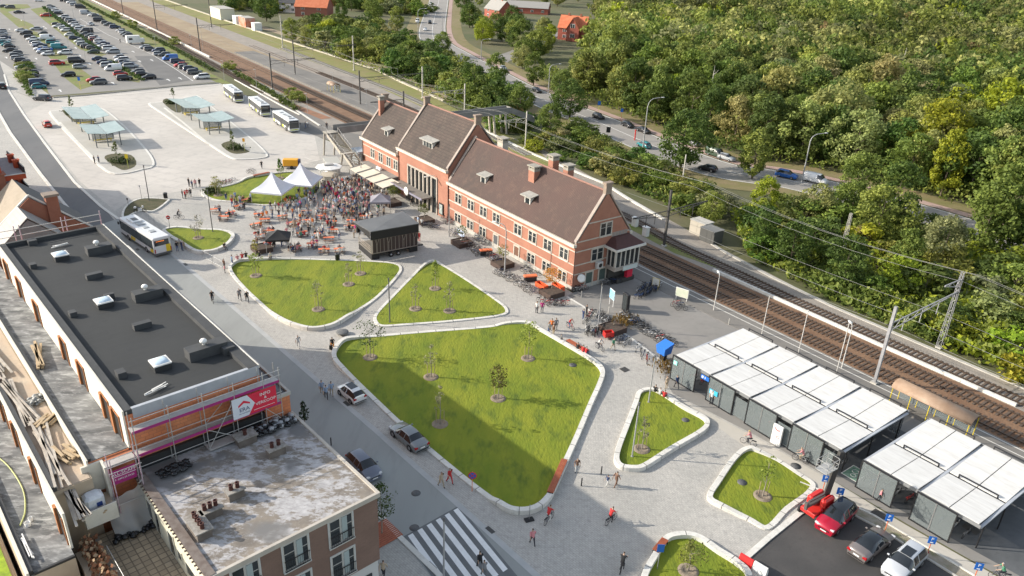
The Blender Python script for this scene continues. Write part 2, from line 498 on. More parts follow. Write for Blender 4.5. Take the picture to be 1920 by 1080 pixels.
def finish_labels():
 d = {}
 for o in COL.objects:
  if o.parent is None and 'label' in o: d.setdefault(o['label'], []).append(o)
 for l, os_ in d.items():
  if len(os_) < 2: continue
  os_.sort(key=lambda o: px(o.location)[0])
  n = len(os_)
  for i, o in enumerate(os_):
   if i == 0: t = 'leftmost'
   elif i == n - 1: t = 'rightmost'
   else: t = ordinal(i) + ' from left'
   o['label'] = l + ', ' + t
 for o in COL.objects:
  if 'label' in o and len(o['label'].split()) > 16: o['label'] = o['label'].replace(' trousers', '').replace(' top and', ' and')
# ================================================================ the ground
def qpoly(s):
 return [Q(*map(float, q.split(','))) for q in s.split()]
def rect_px(cx, cy):
 pass
b = MB(); b.add([(-1100, -200, -.03), (1800, -200, -.03), (1800, 1900, -.03), (-1100, 1900, -.03)], [(0, 1, 2, 3)])
o = b.build('ground', GROUND); o['kind'] = 'structure'
PLAZA = pxs('-40,455 185,470 150,415 75,325 20,250 0,215 -60,120 -60,75 40,140 100,183 240,170 410,155 470,183 600,258 680,290 700,330 850,418 1075,550 1120,590 1260,690 1300,740 1560,900 1920,1120 2100,1300 900,1400 0,1400 -300,900')
sheet('plaza_paving', PLAZA, 0, PAVE)
# the smooth pale concrete of the bus loop, and the pale footway beside the cycle sheds
sheet('bus_loop_concrete', pxs('60,205 100,186 240,174 410,158 470,184 590,255 600,300 540,318 330,360 250,372 215,395 150,340 85,262 45,215'), .004, PAVE2)
sheet('footway', pxs('1262,742 1330,775 1420,822 1530,885 1700,985 1900,1098 2060,1190 2000,1230 1790,1078 1640,983 1545,937 1500,905 1440,868 1330,790'), .004, mat('footway_slab', (.43, .40, .345), .85, (.47, .44, .39), .2, (.38, .36, .32), 1.5))
# carriageways
sheet('pavement', pxs('-90,60 0,205 75,320 150,410 190,440 150,500 0,520 -120,420'), .003, PAVE)
sheet('road', pxs('-60,70 -60,130 0,215 20,250 75,325 150,415 175,440 225,425 190,385 165,365 140,342 85,270 45,215 17,171 8,140 0,118 -30,88'), .008, mat('road_asphalt', (.115, .118, .122), .85, (.15, .15, .15), .1, (.09, .09, .092), .8, stretch=(1, .3, 1, -SA)))
sheet('street', pxs('160,430 225,409 245,414 330,487 480,615 590,711 705,810 860,949 1010,1085 1120,1200 900,1200 752,1010 720,975 600,868 400,690 190,500'), .012, STREET)
sheet('forecourt_asphalt', pxs('1063,556 1080,545 1150,520 1195,492') + [Q(-3, 15), Q(-75, 15)] + pxs('2040,1180 1900,1095 1700,982 1530,882 1420,818 1330,772 1262,738 1245,712 1250,688 1190,640 1120,592'), .008, ASPHL)
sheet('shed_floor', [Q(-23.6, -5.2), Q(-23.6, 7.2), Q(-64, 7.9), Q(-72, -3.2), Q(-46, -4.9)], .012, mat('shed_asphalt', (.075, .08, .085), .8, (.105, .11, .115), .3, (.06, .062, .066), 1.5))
sheet('parking_asphalt', pxs('1392,1052 1440,1010 1500,962 1545,938 1640,987 1790,1080 1960,1185 1900,1300 1600,1300 1440,1090'), .008, ASPH)
# sandy scrub strip between the parking bays and the footway
sheet('gravel_strip', pxs('1548,924 1640,968 1790,1058 1960,1160 1955,1180 1790,1080 1640,987 1545,938'), .016, mat('weedy_gravel', (.25, .215, .155), .95, (.32, .29, .24), 1.2, (.10, .13, .03), 1.0, bump=.5, k2=.9))
# car park: sheet, lanes, grass
sheet('car_park_ground', pxs('-60,70 -60,75 60,182 240,168 412,153 330,120 240,66 180,30 120,-8 60,-30 -40,-30'), -.012, ASPHL)
for nm, s_ in (('car_park_verge', '0,8 52,8 58,14 15,22 28,32 60,45 70,55 62,58 40,56 22,40 0,22'), ('car_park_verge', '57,17 82,13 118,38 140,62 165,88 200,102 188,106 150,92 118,66 85,40'),
    ('car_park_verge', '62,58 75,62 95,80 110,98 134,108 120,112 95,110 75,92 60,70'), ('car_park_verge', '30,120 42,128 58,150 88,165 92,178 60,180 48,164 35,145'),
    ('car_park_verge', '100,118 130,112 160,135 188,156 158,166 150,168 120,145'), ('car_park_verge', '210,118 240,128 262,148 262,155 232,150 212,132'), ('car_park_verge', '160,0 190,12 240,38 300,74 350,108 400,140 440,160 410,156 375,140 330,112 260,74 200,38 150,8')):
 sheet(nm, pxs(s_), -.004, GRASS)
sheet('car_park_lane_patch', pxs('252,105 300,105 360,150 300,160'), .0, ASPHM)
# railway land
sheet('railway_ballast', [Q(a, b_) for a, b_ in ((-90, 15.1), (60, 15.1), (105, 5), (140, 9), (220, 14), (560, 14), (560, 60), (60, 44), (35, 38.8), (0, 32), (-23, 28.4), (-90, 28.4))], 0.001, GRAVEL)
sheet('track_bed', [Q(a, b_) for a, b_ in ((-90, 15.25), (70, 15.25), (110, 15), (560, 15), (560, 27), (110, 25), (60, 24), (20, 22.9), (-90, 22.9))], .005, RUSTB)
sheet('sandy_yard', [Q(a, b_) for a, b_ in ((150, 26), (420, 26), (420, 37), (150, 36))], .006, SANDY)
sheet('siding_grass', [Q(a, b_) for a, b_ in ((40, 34), (110, 42), (150, 45), (430, 45), (430, 56), (150, 56), (60, 42))], .007, mat('dry_grass', (.22, .19, .075), .95, (.17, .19, .04), .25, (.28, .22, .13), 1, bump=.4))
sheet('siding_grass', [Q(a, b_) for a, b_ in ((2, 23.5), (18, 25.5), (14, 27.5), (-6, 24.8))], .007, GRASS)
sheet('path', [Q(a, b_) for a, b_ in ((118, 52), (145, 58), (174, 59), (226, 62), (300, 60), (300, 64), (226, 67), (174, 64), (140, 63), (115, 57))], .008, SANDY)
sheet('path', [Q(a, b_) for a, b_ in ((100, 10), (118, 12), (150, 9), (145, 6), (105, 2), (60, 10.6), (63, 14.9), (90, 14.9))], .009, PLATF)
sheet('earth_patch', [Q(a, b_) for a, b_ in ((112, 11.5), (140, 9.5), (136, 12), (112, 14.5))], .013, mat('red_earth', (.30, .14, .08), .95, (.2, .12, .07), .4))
# platforms
for nm, pl in (('platform', ((-90, 11), (-90, 15), (66, 15), (66, 11))), ('platform', ((88, 25.4), (225, 26.5), (225, 34), (150, 36), (88, 34.2)))):
 o = MB().prism([Q(a, b_) for a, b_ in pl], 0.002, .05 if pl[0][1] < 12 else .3).build(nm, PLATF); o['kind'] = 'structure'
for a0, b0, a1, b1 in ((-90, 14.75, 66, 14.75), (-90, 13.6, 66, 13.6)):
 o = MB().prism([Q(a0, b0), Q(a1, b1), Q(a1, b1 + .14), Q(a0, b0 + .14)], .051, .056).build('platform_line', KERB); o['kind'] = 'structure'
# kerbs, painted lines, pale bands
def strip(name, pts, wd, z, h, m):
 """a band of width wd along a line of points, with a real step h"""
 mb_ = MB(); n = len(pts)
 L = []; R_ = []
 for i in range(n):
  a = Vector(pts[max(i - 1, 0)][:2]); c = Vector(pts[min(i + 1, n - 1)][:2])
  d = (c - a).normalized(); q = Vector((-d.y, d.x)) * wd / 2
  p = Vector(pts[i][:2]); L.append(p + q); R_.append(p - q)
 vs = [(*p, z) for p in L] + [(*p, z) for p in R_] + [(*p, z + h) for p in L] + [(*p, z + h) for p in R_]
 fs = []
 for i in range(n - 1):
  a, b_, c, d = i, i + 1, n + i, n + i + 1
  fs += [(2 * n + a, 2 * n + c, 2 * n + d, 2 * n + b_), (a, b_, 2 * n + b_, 2 * n + a), (c, 2 * n + c, 2 * n + d, d)]
 fs += [(0, n, 3 * n, 2 * n), (n - 1, 3 * n - 1, 4 * n - 1, 2 * n - 1)]
 mb_.add(vs, fs)
 o = mb_.build(name, m); o['kind'] = 'structure'
 return o
strip('kerb', pxs('8,140 17,171 45,215 85,270 140,342 165,365 190,388 222,411'), .45, .0, .10, KERB)
strip('kerb', pxs('150,415 120,382 75,325 20,250 0,215 -30,160'), .5, .0, .12, KERB)
strip('gutter', pxs('335,487 480,613 590,709 705,808 860,947 1010,1083'), .55, .014, .006, mat('gutter_concrete', (.36, .37, .365), .8, (.42, .42, .41), .8))
strip('gutter', pxs('222,411 250,416 290,450 335,487'), .3, .014, .006, mat('gutter_concrete', (.36, .37, .365)))
strip('kerb', pxs('600,868 720,975 752,1010 825,1080 950,1200'), .45, .014, .08, KERB)
strip('kerb', pxs('1392,1052 1440,1010 1500,962 1545,938'), .5, .01, .1, KERB)
strip('kerb', pxs('1545,938 1640,987 1790,1080 1960,1185'), .18, .01, .12, CONC)
strip('kerb', pxs('1500,905 1548,924 1640,968 1790,1058 1960,1160'), .16, .01, .1, KERB)
strip('drainage_channel', pxs('1063,556 1120,591 1190,639 1255,688'), .35, .012, .006, KERB)
strip('kerb', pxs('100,183 160,179 240,171 330,162 410,156'), .7, .0, .18, CONCD)
strip('road_marking', pxs('285,102 330,130 362,152'), .2, .004, .004, WHITE)
strip('road_marking', pxs('150,35 200,64 285,102'), .12, -.002, .004, WHITE)
strip('road_marking', pxs('30,172 60,183 100,187 240,178 410,160'), .2, .009, .004, CONCD)
strip('kerb', pxs('470,160 500,176 550,203 586,227 600,236'), .5, .0, .15, KERB)
strip('kerb', pxs('440,150 480,172 530,200 562,216'), .3, .0, .25, KERB)
# pale trough lids and the white old platform edge beside the tracks
strip('cable_trough', [Q(a, b_) for a, b_ in ((-90, 28.3), (-47, 28.3), (-23, 28.2), (-12, 29.4), (-2, 31), (2.2, 32.2))], .55, .003, .12, CONC)
strip('cable_trough', [Q(a, b_) for a, b_ in ((14, 33.6), (25, 36.1), (35.2, 38.8), (59.7, 39.6), (80, 42), (100, 46))], .6, .003, .25, KERB)
strip('cable_trough', [Q(a, b_) for a, b_ in ((118, 52), (145, 54.5), (172, 58), (226, 56.5), (300, 55), (440, 54))], .9, .003, .3, mat('pale_wall_top', (.52, .47, .38), .9, (.44, .40, .32), .3))
strip('platform_edge', [Q(a, b_) for a, b_ in ((-49.5, 23.3), (-33, 23.2), (-18, 23.3), (-6, 23.4))], .38, .003, .35, KERB)
strip('platform_edge', [Q(a, b_) for a, b_ in ((217, 15.2), (264, 15.6), (352, 16), (436, 16))], .5, .003, .5, KERB)
# tracks: one bed of sleepers and two rails each
def track(bf, a0, a1, bed=None, pale=False, step=.62, rails=RAILM):
 def P(a, off): return Q(a, bf(a) + off)
 n = max(2, int((a1 - a0) / 6))
 for sd in (-.75, .75):
  strip('rail', [P(a0 + (a1 - a0) * i / n, sd) for i in range(n + 1)], .1, .05, .15, rails)
 sb = MB(); a = a0
 while a < min(a1, a0 + 260):
  p = P(a, 0); q_ = P(a + .2, 0)
  dr = (q_ - p).normalized(); sd = Vector((-dr.y, dr.x, 0))
  c1, c2 = p - sd * 1.3, p + sd * 1.3
  e = dr * .13
  sb.add([c1 - e, c2 - e, c2 + e, c1 + e, *(v + Vector((0, 0, .09)) for v in (c1 - e, c2 - e, c2 + e, c1 + e))], [(4, 7, 6, 5), (0, 1, 5, 4), (2, 3, 7, 6), (1, 2, 6, 5), (3, 0, 4, 7)])
  a += step
 o = sb.build('sleepers', CONC if pale else SLEEP); tag(o, kind='structure')
def lerpf(pts):
 def f(a):
  if a <= pts[0][0]: return pts[0][1]
  for (x0, y0), (x1, y1) in zip(pts, pts[1:]):
   if a <= x1:
    t = (a - x0) / (x1 - x0); t = t * t * (3 - 2 * t)
    return y0 + (y1 - y0) * t
  return pts[-1][1]
 return f
track(lambda a: 16.95, -85, 520)
track(lerpf([(10, 20.7), (60, 22.6), (100, 22.9)]), -85, 520)
track(lerpf([(-50, 24.9), (-25, 25.0), (0, 26.2), (20, 29.0), (60, 33), (100, 37), (120, 38.2)]), -85, 240)
track(lerpf([(50, 38), (100, 43.5), (140, 46), (230, 47)]), 60, 230, pale=True)
track(lerpf([(100, 12), (160, 10.9), (220, 12.5), (300, 15)]), 150, 300)
# ---------------------------------------------------------------- lawns held by low concrete walls
def planter(pts, wd=.42, lawn_m=LAWN, nm='lawn', label=None, group='low white concrete seat walls round the lawns', floor=.10):
 """pts: (u, v, wall height).  The wall is a thing, the grass inside it is ground"""
 P = [(*at(u, v)[:2], h) for u, v, h in pts]
 Lp = smooth_loop(P, 5)
 inn = offset_loop(Lp, wd)
 n = len(Lp)
 mb_ = MB()
 H_ = [max(.13, p[2]) for p in Lp]
 vs = [(p[0], p[1], 0) for p in Lp] + [(p[0], p[1], H_[i] - .02) for i, p in enumerate(Lp)] + \
   [(Lp[i][0] * .96 + inn[i][0] * .04, Lp[i][1] * .96 + inn[i][1] * .04, H_[i]) for i in range(n)] + \
   [(q[0], q[1], H_[i]) for i, q in enumerate(inn)] + [(q[0], q[1], 0) for q in inn]
 fs = []
 area = sum(Lp[i][0] * Lp[(i + 1) % n][1] - Lp[(i + 1) % n][0] * Lp[i][1] for i in range(n))
 for l in range(4):
  for i in range(n):
   j = (i + 1) % n
   f = (l * n + i, l * n + j, (l + 1) * n + j, (l + 1) * n + i)
   fs.append(f if area > 0 else f[::-1])
 mb_.add(vs, fs)
 last = Vector(Lp[0][:2]); sg = 1 if area > 0 else -1
 for i in range(1, n):
  p_, q_ = Vector(Lp[i][:2]), Vector(inn[i])
  if (p_ - last).length < 2.1: continue
  last = p_; e = (Vector(Lp[(i + 1) % n][:2]) - p_).normalized() * .035; out = p_ + (p_ - q_).normalized() * .006; h = H_[i]
  mb_.add([(*(p_ - e), h + .004), (*(p_ + e), h + .004), (*(q_ + e), h + .004), (*(q_ - e), h + .004), (*(out - e), .02), (*(out + e), .02), (*(out + e), h - .01), (*(out - e), h - .01)], [(0, 1, 2, 3), (4, 5, 6, 7)], 1)
 o = mb_.build('seat_wall', [KERB, mat('joint', (.16, .15, .135), .9)])
 tag(o, label, 'low wall', group)
 if lawn_m:
  sheet(nm, [(q[0], q[1]) for q in offset_loop(Lp, wd * .9)], floor, lawn_m)
  sheet('lawn_edge_soil', [(q[0], q[1]) for q in offset_loop(Lp, wd * .7)], floor - .004, mat('edge_soil', (.10, .095, .055), .95))
 return Lp
planter([(432, 500, .5), (447, 491, .5), (480, 488, .45), (530, 486, .3), (620, 487, .1), (700, 490, .05), (740, 494, .05), (754, 503, .05), (746, 520, .05), (712, 556, .08), (676, 583, .25), (655, 597, .5), (625, 614, .5), (585, 621, .5), (545, 612, .5), (515, 596, .4), (490, 574, .05), (462, 548, .05), (438, 522, .2), (429, 508, .45)],
  label='low white wall round the half round lawn in front of the black stage')
planter([(805, 492, .4), (820, 493, .4), (838, 501, .1), (880, 527, .05), (930, 561, .05), (952, 580, .05), (940, 593, .05), (850, 604, .05), (760, 611, .05), (715, 613, .05), (701, 603, .05), (704, 588, .05), (730, 560, .05), (765, 524, .05), (788, 502, .3)],
  label='low white wall round the small three cornered lawn before the station')
planter([(640, 641, .5), (665, 634, .4), (720, 628, .1), (800, 621, .05), (880, 615, .05), (920, 611, .1), (950, 606, .3), (990, 606, .35), (1020, 622, .4), (1060, 645, .4), (1105, 672, .45), (1126, 688, .5), (1134, 703, .5), (1128, 725, .45), (1110, 765, .35), (1087, 820, .3), (1066, 868, .35), (1045, 915, .4), (1032, 940, .5), (1012, 958, .5), (985, 966, .5), (955, 963, .5), (930, 948, .4), (908, 932, .1), (860, 895, .05), (800, 845, .05), (745, 796, .05), (700, 753, .05), (668, 722, .15), (640, 697, .45), (624, 678, .5), (624, 660, .5)], wd=.52,
  label='long low white wall round the largest lawn, with wooden seats on it')
planter([(1207, 731, .3), (1225, 731, .35), (1245, 740, .45), (1285, 766, .45), (1322, 786, .45), (1330, 799, .45), (1318, 815, .45), (1262, 848, .45), (1212, 880, .45), (1190, 885, .45), (1163, 881, .45), (1151, 867, .45), (1155, 842, .4), (1172, 797, .3), (1188, 755, .25), (1194, 738, .3)], wd=.5,
  label='low white wall round the narrow lawn by the glass cycle shed')
planter([(1385, 848, .35), (1403, 841, .4), (1420, 845, .35), (1460, 862, .1), (1500, 888, .1), (1528, 908, .1), (1520, 928, .1), (1480, 958, .1), (1442, 994, .12), (1400, 977, .2), (1352, 955, .35), (1329, 942, .35), (1326, 928, .35), (1342, 903, .35), (1366, 868, .35)], wd=.5,
  label='low white wall round the pear shaped lawn beside the red platform lift')
planter([(1240, 1016, .45), (1258, 1006, .5), (1290, 1004, .5), (1318, 1013, .5), (1350, 1035, .5), (1382, 1055, .5), (1408, 1080, .4), (1400, 1120, .3), (1330, 1200, .3), (1250, 1230, .3), (1190, 1180, .35), (1200, 1090, .45), (1222, 1045, .5)], wd=.5,
  label='low white wall round the lawn at the bottom edge of the square')
planter([(305, 431, .2), (333, 426, .25), (380, 429, .1), (419, 431, .1), (440, 441, .35), (434, 457, .45), (415, 470, .5), (392, 476, .5), (364, 475, .5), (335, 457, .4), (312, 441, .2)], wd=.55,
  label='low white wall round the little lawn beside the parked bus')
planter([(378, 366, .3), (386, 356, .3), (420, 350, .25), (445, 343, .3), (462, 335, .4), (500, 328, .4), (560, 322, .2), (600, 330, .1), (600, 360, .1), (560, 376, .1), (500, 386, .1), (440, 380, .1), (400, 376, .15)], wd=.5,
  label='low pale wall round the lawn under the white tents')
planter([(228, 405, .15), (233, 390, .15), (248, 378, .15), (272, 372, .15), (313, 374, .2), (317, 378, .2), (290, 397, .2), (262, 397, .15), (235, 410, .15)], wd=.35, lawn_m=mat('weedy_bed', (.055, .06, .02), .95, (.10, .085, .045), .8, (.03, .04, .015), 2, bump=.6), nm='planting_bed',
  label='low pale edging round the dark planting bed by the road junction')
# bus islands: raised slabs with pale kerbs
def island(s_, nm='bus_island', m=None):
 P = pxs(s_)
 Lp = [Vector(p) for p in smooth_loop([tuple(p) for p in P], 3)]
 o = MB().prism(Lp, 0.0, .16).build('kerb', KERB); o['kind'] = 'structure'
 inn = offset_loop(Lp, .45)
 sheet(nm, inn, .164, mat('island_paving', (.40, .385, .35), .85, (.46, .44, .40), .2, (.34, .33, .30), 1.5))
island('92,212 104,208 136,205 176,202 197,206 225,228 255,258 284,292 289,312 266,319 236,326 205,325 178,305 150,276 118,243')
island('278,195 300,192 345,184 370,180 392,196 430,226 470,258 501,288 494,297 450,300 430,296 395,274 340,238 300,211')
strip('tactile_band', pxs('112,230 140,262 178,300'), .55, .166, .006, KERB)
strip('tactile_band', pxs('308,203 345,232 392,272'), .55, .166, .006, KERB)
for s_ in ('196,298 210,290 246,292 256,310 238,320 222,317', '415,272 436,266 458,280 468,286 444,290 428,285', '305,192 318,186 345,205 330,212', '117,210 124,208 150,225 140,230'):
 sheet('planting_bed', offset_loop(smooth_loop([tuple(p) for p in pxs(s_)], 3), 0), .172, mat('weedy_bed', (.055, .06, .02)))
# ---------------------------------------------------------------- pedestrian crossing
A, Bc, Cc = at(757, 1006), at(861, 948), at(960, 1068)
Dv = A + (Cc - Bc)
sheet('crossing_ground', [A, Bc, Cc + (Cc - Bc) * .25, Dv + (Cc - Bc) * .25], .016, mat('crossing_asphalt', (.12, .125, .128), .85, (.15, .155, .155), .6))
d0, d1 = (Bc - A), (Cc - Bc)
for k in range(6):
 t0 = .055 + k * .1635
 t1 = t0 + .082
 p0, p1 = A + d0 * t0 + d1 * .02, A + d0 * t1 + d1 * .02
 o = sheet('crossing_stripe', [p0, p1, p1 + d1 * (.95 if k < 6 else .95), p0 + d1 * .95], .020, mat('stripe_white', (.78, .78, .77), .6, (.70, .70, .69), 1.2, (.5, .5, .5), 5, k2=.3), kind='structure')
# manholes, drains and tree pits are ground
for u, v, r in ((780, 925, .42), (777, 990, .42), (1074, 686, .45), (1391, 906, .45), (1285, 789, .4), (1492, 874, .5), (105, 371, .35), (180, 370, .0)):
 if r:
  p = at(u, v)
  b = MB(Matrix.Translation((p.x, p.y, 0))); b.lathe([(.001, .13 if u > 1000 and u < 1400 else .032), (r, .13 if u > 1000 and u < 1400 else .032), (r, .0)], 16)
  o = b.build('manhole_cover', mat('cast_iron', (.07, .072, .075), .6, (.10, .10, .10), 8)); o['kind'] = 'structure'
for u, v, lx, ly, an in ((650, 757, 1.0, .4, SA + PI / 2), (919, 994, .9, .4, SA + PI / 2), (808, 1062, 1.0, .5, SA + PI / 2), (348, 496, 1.0, .4, SA + PI / 2), (258, 468, .8, .4, SA + PI / 2), (1650, 967, 1.5, 1.1, QA), (1821, 992, 1.3, .9, QA), (1171, 693, .9, .9, QA), (1145, 601, 1, .7, QA)):
 p = at(u, v)
 b = MB(Matrix.Translation((p.x, p.y, .02)) @ Matrix.Rotation(an, 4, 'Z')); b.box(-lx / 2, lx / 2, -ly / 2, ly / 2, 0, .012)
 o = b.build('drain_cover', mat('drain_grate', (.05, .048, .045), .6)); o['kind'] = 'structure'
# the main road behind the tracks
RC = pxs('835,-40 818,20 812,70 850,100 905,130 960,160 1040,196 1120,228 1230,275 1350,318 1480,338 1620,372 1735,405 1900,455 2100,510 2400,580')
RL = smooth_loop([tuple(p) for p in RC], 4, False)
strip('road', RL, 13, .004, .008, mat('main_road', (.25, .235, .215), .85, (.30, .28, .255), .06, (.21, .20, .185), .4))
def side(L, d):
 out = []
 for i in range(len(L)):
  a = Vector(L[max(i - 1, 0)][:2]); c = Vector(L[min(i + 1, len(L) - 1)][:2]); e = (c - a).normalized()
  p = Vector(L[i][:2]) + Vector((-e.y, e.x)) * d; out.append((p.x, p.y, 0))
 return out
strip('cycle_path', side(RL, 8.2), 2.4, .004, .010, mat('path_red', (.36, .24, .20), .85, (.40, .29, .25), .3))
strip('road_marking', side(RL, 6.1), .18, .013, .006, WHITE)
strip('road_marking', side(RL, -6.1), .18, .013, .006, WHITE)
strip('road_marking', side(RL, 0.0), .16, .013, .006, WHITE)
strip('side_road', pxs('905,135 935,112 975,98 1040,60'), 9, .003, .006, ASPHL)
strip('grass_verge', side(RL, 12), 5, .001, .01, mat('verge_grass', (.16, .15, .05), .95, (.22, .17, .09), .2, bump=.4))
strip('grass_verge', side(RL, -9.5), 6, .001, .01, mat('verge_grass', (.16, .15, .05)))
# lane arrows in the car park
for u, v in ((12, 108), (57, 84), (68, 110), (82, 50), (40, 38), (113, 170), (142, 90), (150, 104), (168, 120), (212, 156), (262, 115), (285, 113), (338, 147), (316, 150), (250, 97), (227, 100), (114, 45), (159, 48), (18, 55), (86, 53)):
 p = at(u, v)
 b = MB(Matrix.Translation((p.x, p.y, .0)) @ Matrix.Rotation(-rad(90 - 37.566) + PI / 2, 4, 'Z'))
 b.add([(-.15, -1.8, .008), (.15, -1.8, .008), (.15, .6, .008), (-.15, .6, .008), (-.6, .6, .008), (.6, .6, .008), (0, 1.8, .008)], [(0, 1, 2, 3), (4, 5, 6)])
 o = b.build('road_marking', WHITE); o['kind'] = 'structure'
# ================================================================ the station
def window(parent, M, w_, h_, n=2, frame=STONE, glass=GLASS, fw=.14, d=.06, sill=True, bars=1, name='window', mull=.13):
 """a window lying in the local x-z plane of M, looking to -y, centred in x with its foot at z = 0"""
 g = MB(M); g.box(-w_ / 2, w_ / 2, -.02, .05, 0, h_)
 wo = g.build(name, glass, parent)
 f = MB(M)
 f.box(-w_ / 2 - fw, -w_ / 2, -d, .03, -fw * .5, h_ + fw); f.box(w_ / 2, w_ / 2 + fw, -d, .03, -fw * .5, h_ + fw)
 f.box(-w_ / 2, w_ / 2, -d, .03, h_, h_ + fw)
 for k in range(1, n):
  x = -w_ / 2 + w_ * k / n
  f.box(x - mull / 2, x + mull / 2, -d + .01, .03, 0, h_)
 f.build('frame', frame, wo)
 if bars:
  q_ = MB(M)
  for k in range(n):
   x0 = -w_ / 2 + w_ * k / n + (mull / 2 if k else 0); x1 = -w_ / 2 + w_ * (k + 1) / n - (mull / 2 if k < n - 1 else 0)
   for zz in (0, h_ - .05, h_ * .62): q_.box(x0, x1, -.045, -.021, zz, zz + .05)
   q_.box(x0, x0 + .05, -.045, -.021, 0, h_); q_.box(x1 - .05, x1, -.045, -.021, 0, h_)
  q_.build('sash', mat('sash', (.46, .44, .40), .7), wo)
 if sill:
  s_ = MB(M); s_.box(-w_ / 2 - fw, w_ / 2 + fw, -d - .08, .02, -fw * .5 - .12, -fw * .5)
  s_.build('sill', KERB if sill == 2 else frame, wo)
 return wo
st = thing('station_building', 'long orange brick railway station with steep brown tiled roofs beside the tracks', 'station', QO, QA)
def TR(x, y, z, rz=0): return Matrix.Translation((x, y, z)) @ Matrix.Rotation(rz, 4, 'Z')
def gable_block(x0, x1, d, eave, ridge, tiles, nm):
 """body of a wing from x0 to x1 and 0..d with a ridge along x"""
 w_ = MB()
 w_.box(x0, x1, 0, d, 0, eave)
 for x, s_ in ((x0, .35), (x1, -.35)):
  xa, xb = sorted((x, x + s_))
  vs = [(xa, 0, eave), (xa, d, eave), (xa, d / 2, ridge), (xb, 0, eave), (xb, d, eave), (xb, d / 2, ridge)]
  w_.add(vs, [(0, 2, 1), (3, 4, 5), (0, 3, 5, 2), (1, 2, 5, 4), (0, 1, 4, 3)])
 wo = w_.build('wall', BRICK, st)
 r = MB(); t = .14
 for sg in (0, 1):
  y0 = -.25 if sg == 0 else d + .25
  k = (ridge - eave) / (d / 2)
  z0 = eave - .25 * k * 0 + .05
  a = [(x0 + .36, y0, z0), (x1 - .36, y0, z0), (x1 - .36, d / 2, ridge + .05), (x0 + .36, d / 2, ridge + .05)]
  up = [(p[0], p[1], p[2] + t) for p in a]
  vs = a + up
  fs = [(0, 3, 2, 1), (4, 5, 6, 7), (0, 1, 5, 4), (1, 2, 6, 5), (3, 0, 4, 7)]
  if sg: fs = [f[::-1] for f in fs]
  r.add(vs, fs)
 ro = r.build('roof', tiles, st)
 # stone copings on the gables, ridge tiles
 for x, s_ in ((x0 - .05, .5), (x1 + .05, -.5)):
  xa, xb = sorted((x, x + s_)); c = MB()
  for sg in (0, 1):
   ya = -.12 if sg == 0 else d + .12
   c.add([(xa, ya, eave + .1), (xb, ya, eave + .1), (xb, d / 2, ridge + .32), (xa, d / 2, ridge + .32),
     (xa, ya, eave + .42), (xb, ya, eave + .42), (xb, d / 2, ridge + .62), (xa, d / 2, ridge + .62)],
     [(0, 3, 2, 1), (4, 5, 6, 7), (0, 1, 5, 4), (1, 2, 6, 5), (3, 0, 4, 7), (2, 3, 7, 6)])
  c.build('coping', mat('coping_stone', (.36, .30, .26), .85, (.28, .24, .21), 1), ro)
 rt = MB(); rt.tube((x0 + .36, d / 2, ridge + .16), (x1 - .36, d / 2, ridge + .16), .16, n=8); rt.build('ridge_tile', mat('ridge_clay', (.26, .14, .11), .85), ro)
 g = MB(); g.box(x0 - .1, x1 + .1, -.55, -.002, eave - .42, eave - .02); g.box(x0 - .12, x1 + .12, -.62, -.45, eave - .08, eave + .06)
 g.box(x0 - .1, x1 + .1, d + .002, d + .5, eave - .4, eave)
 g.build('gutter', mat('gutter_cream', (.62, .56, .47), .7, (.55, .49, .41), 1), ro)
 return wo, ro
def band(nm_wall, x0, x1, z, h=.16, y=-.05):
 m_ = MB(); m_.box(x0, x1, y, .002, z, z + h); return m_.build('stone_band', STONE, nm_wall)
XR0, XR1 = -32.6, .25        # right wing (x = -a)
XM0, XM1 = -50.0, -32.95
XL0, XL1 = -65.0, -50.35
wr, rr = gable_block(XR0, XR1, 10.2, 7.1, 13.75, TILER, 'right')
wm, rm = gable_block(XM0, XM1, 11.8, 8.9, 16.2, TILE, 'middle')
wl, rl = gable_block(XL0, XL1, 10.6, 7.5, 14.0, TILE, 'left')
# plinth and bands of the right wing
pm = MB(); pm.box(XR0, XR1 + .06, -.07, -.003, 0, .62); pm.box(XR1 + .003, XR1 + .07, -.07, 10.2, 0, .62); pm.build('plinth', CONC, wr)
for z in (2.42, 3.82, 5.86): band(wr, XR0, XR1, z)
for x in (0,):
 g = MB()
 for z in (2.42, 3.82, 5.86, 7.3, 9.75): 
  if z < 7.2: g.box(XR1 + .002, XR1 + .05, -.05, 10.2, z, z + .16)
  else:
   ins = (z - 7.1) / (13.75 - 7.1) * 5.1
   g.box(XR1 + .002, XR1 + .05, ins, 10.2 - ins, z, z + .16)
 g.build('stone_band', STONE, wr)
for z in (3.95, 6.0): band(wl, XL0, XL1, z)
CX = [2.2, 5.85, 9.45, 13.05, 18.7, 22.3, 25.9, 29.7]
for c in CX: window(st, TR(-c, -.01, 4.12), 1.75, 1.6, 2, sill=2)
for c in (2.2, 5.85, 9.5, 22.35, 26.0, 29.75): window(st, TR(-c, -.01, .72), 1.75, 1.5, 2, sill=False)
def door(M, w_, h_, m_=None, par=st):
 d = MB(M); d.box(-w_ / 2, w_ / 2, -.04, .03, 0, h_); do = d.build('door', m_ or mat('door_grey', (.10, .105, .11), .5), par)
 f = MB(M); f.box(-w_ / 2 - .22, -w_ / 2, -.09, .02, 0, h_ + .25); f.box(w_ / 2, w_ / 2 + .22, -.09, .02, 0, h_ + .25); f.box(-w_ / 2, w_ / 2, -.09, .02, h_, h_ + .25); f.build('frame', STONE, do)
 return do
door(TR(-18.6, -.01, 0), 1.1, 2.1); door(TR(-13.1, -.01, 0), 1.1, 2.1, mat('door_brown', (.16, .08, .05), .6))
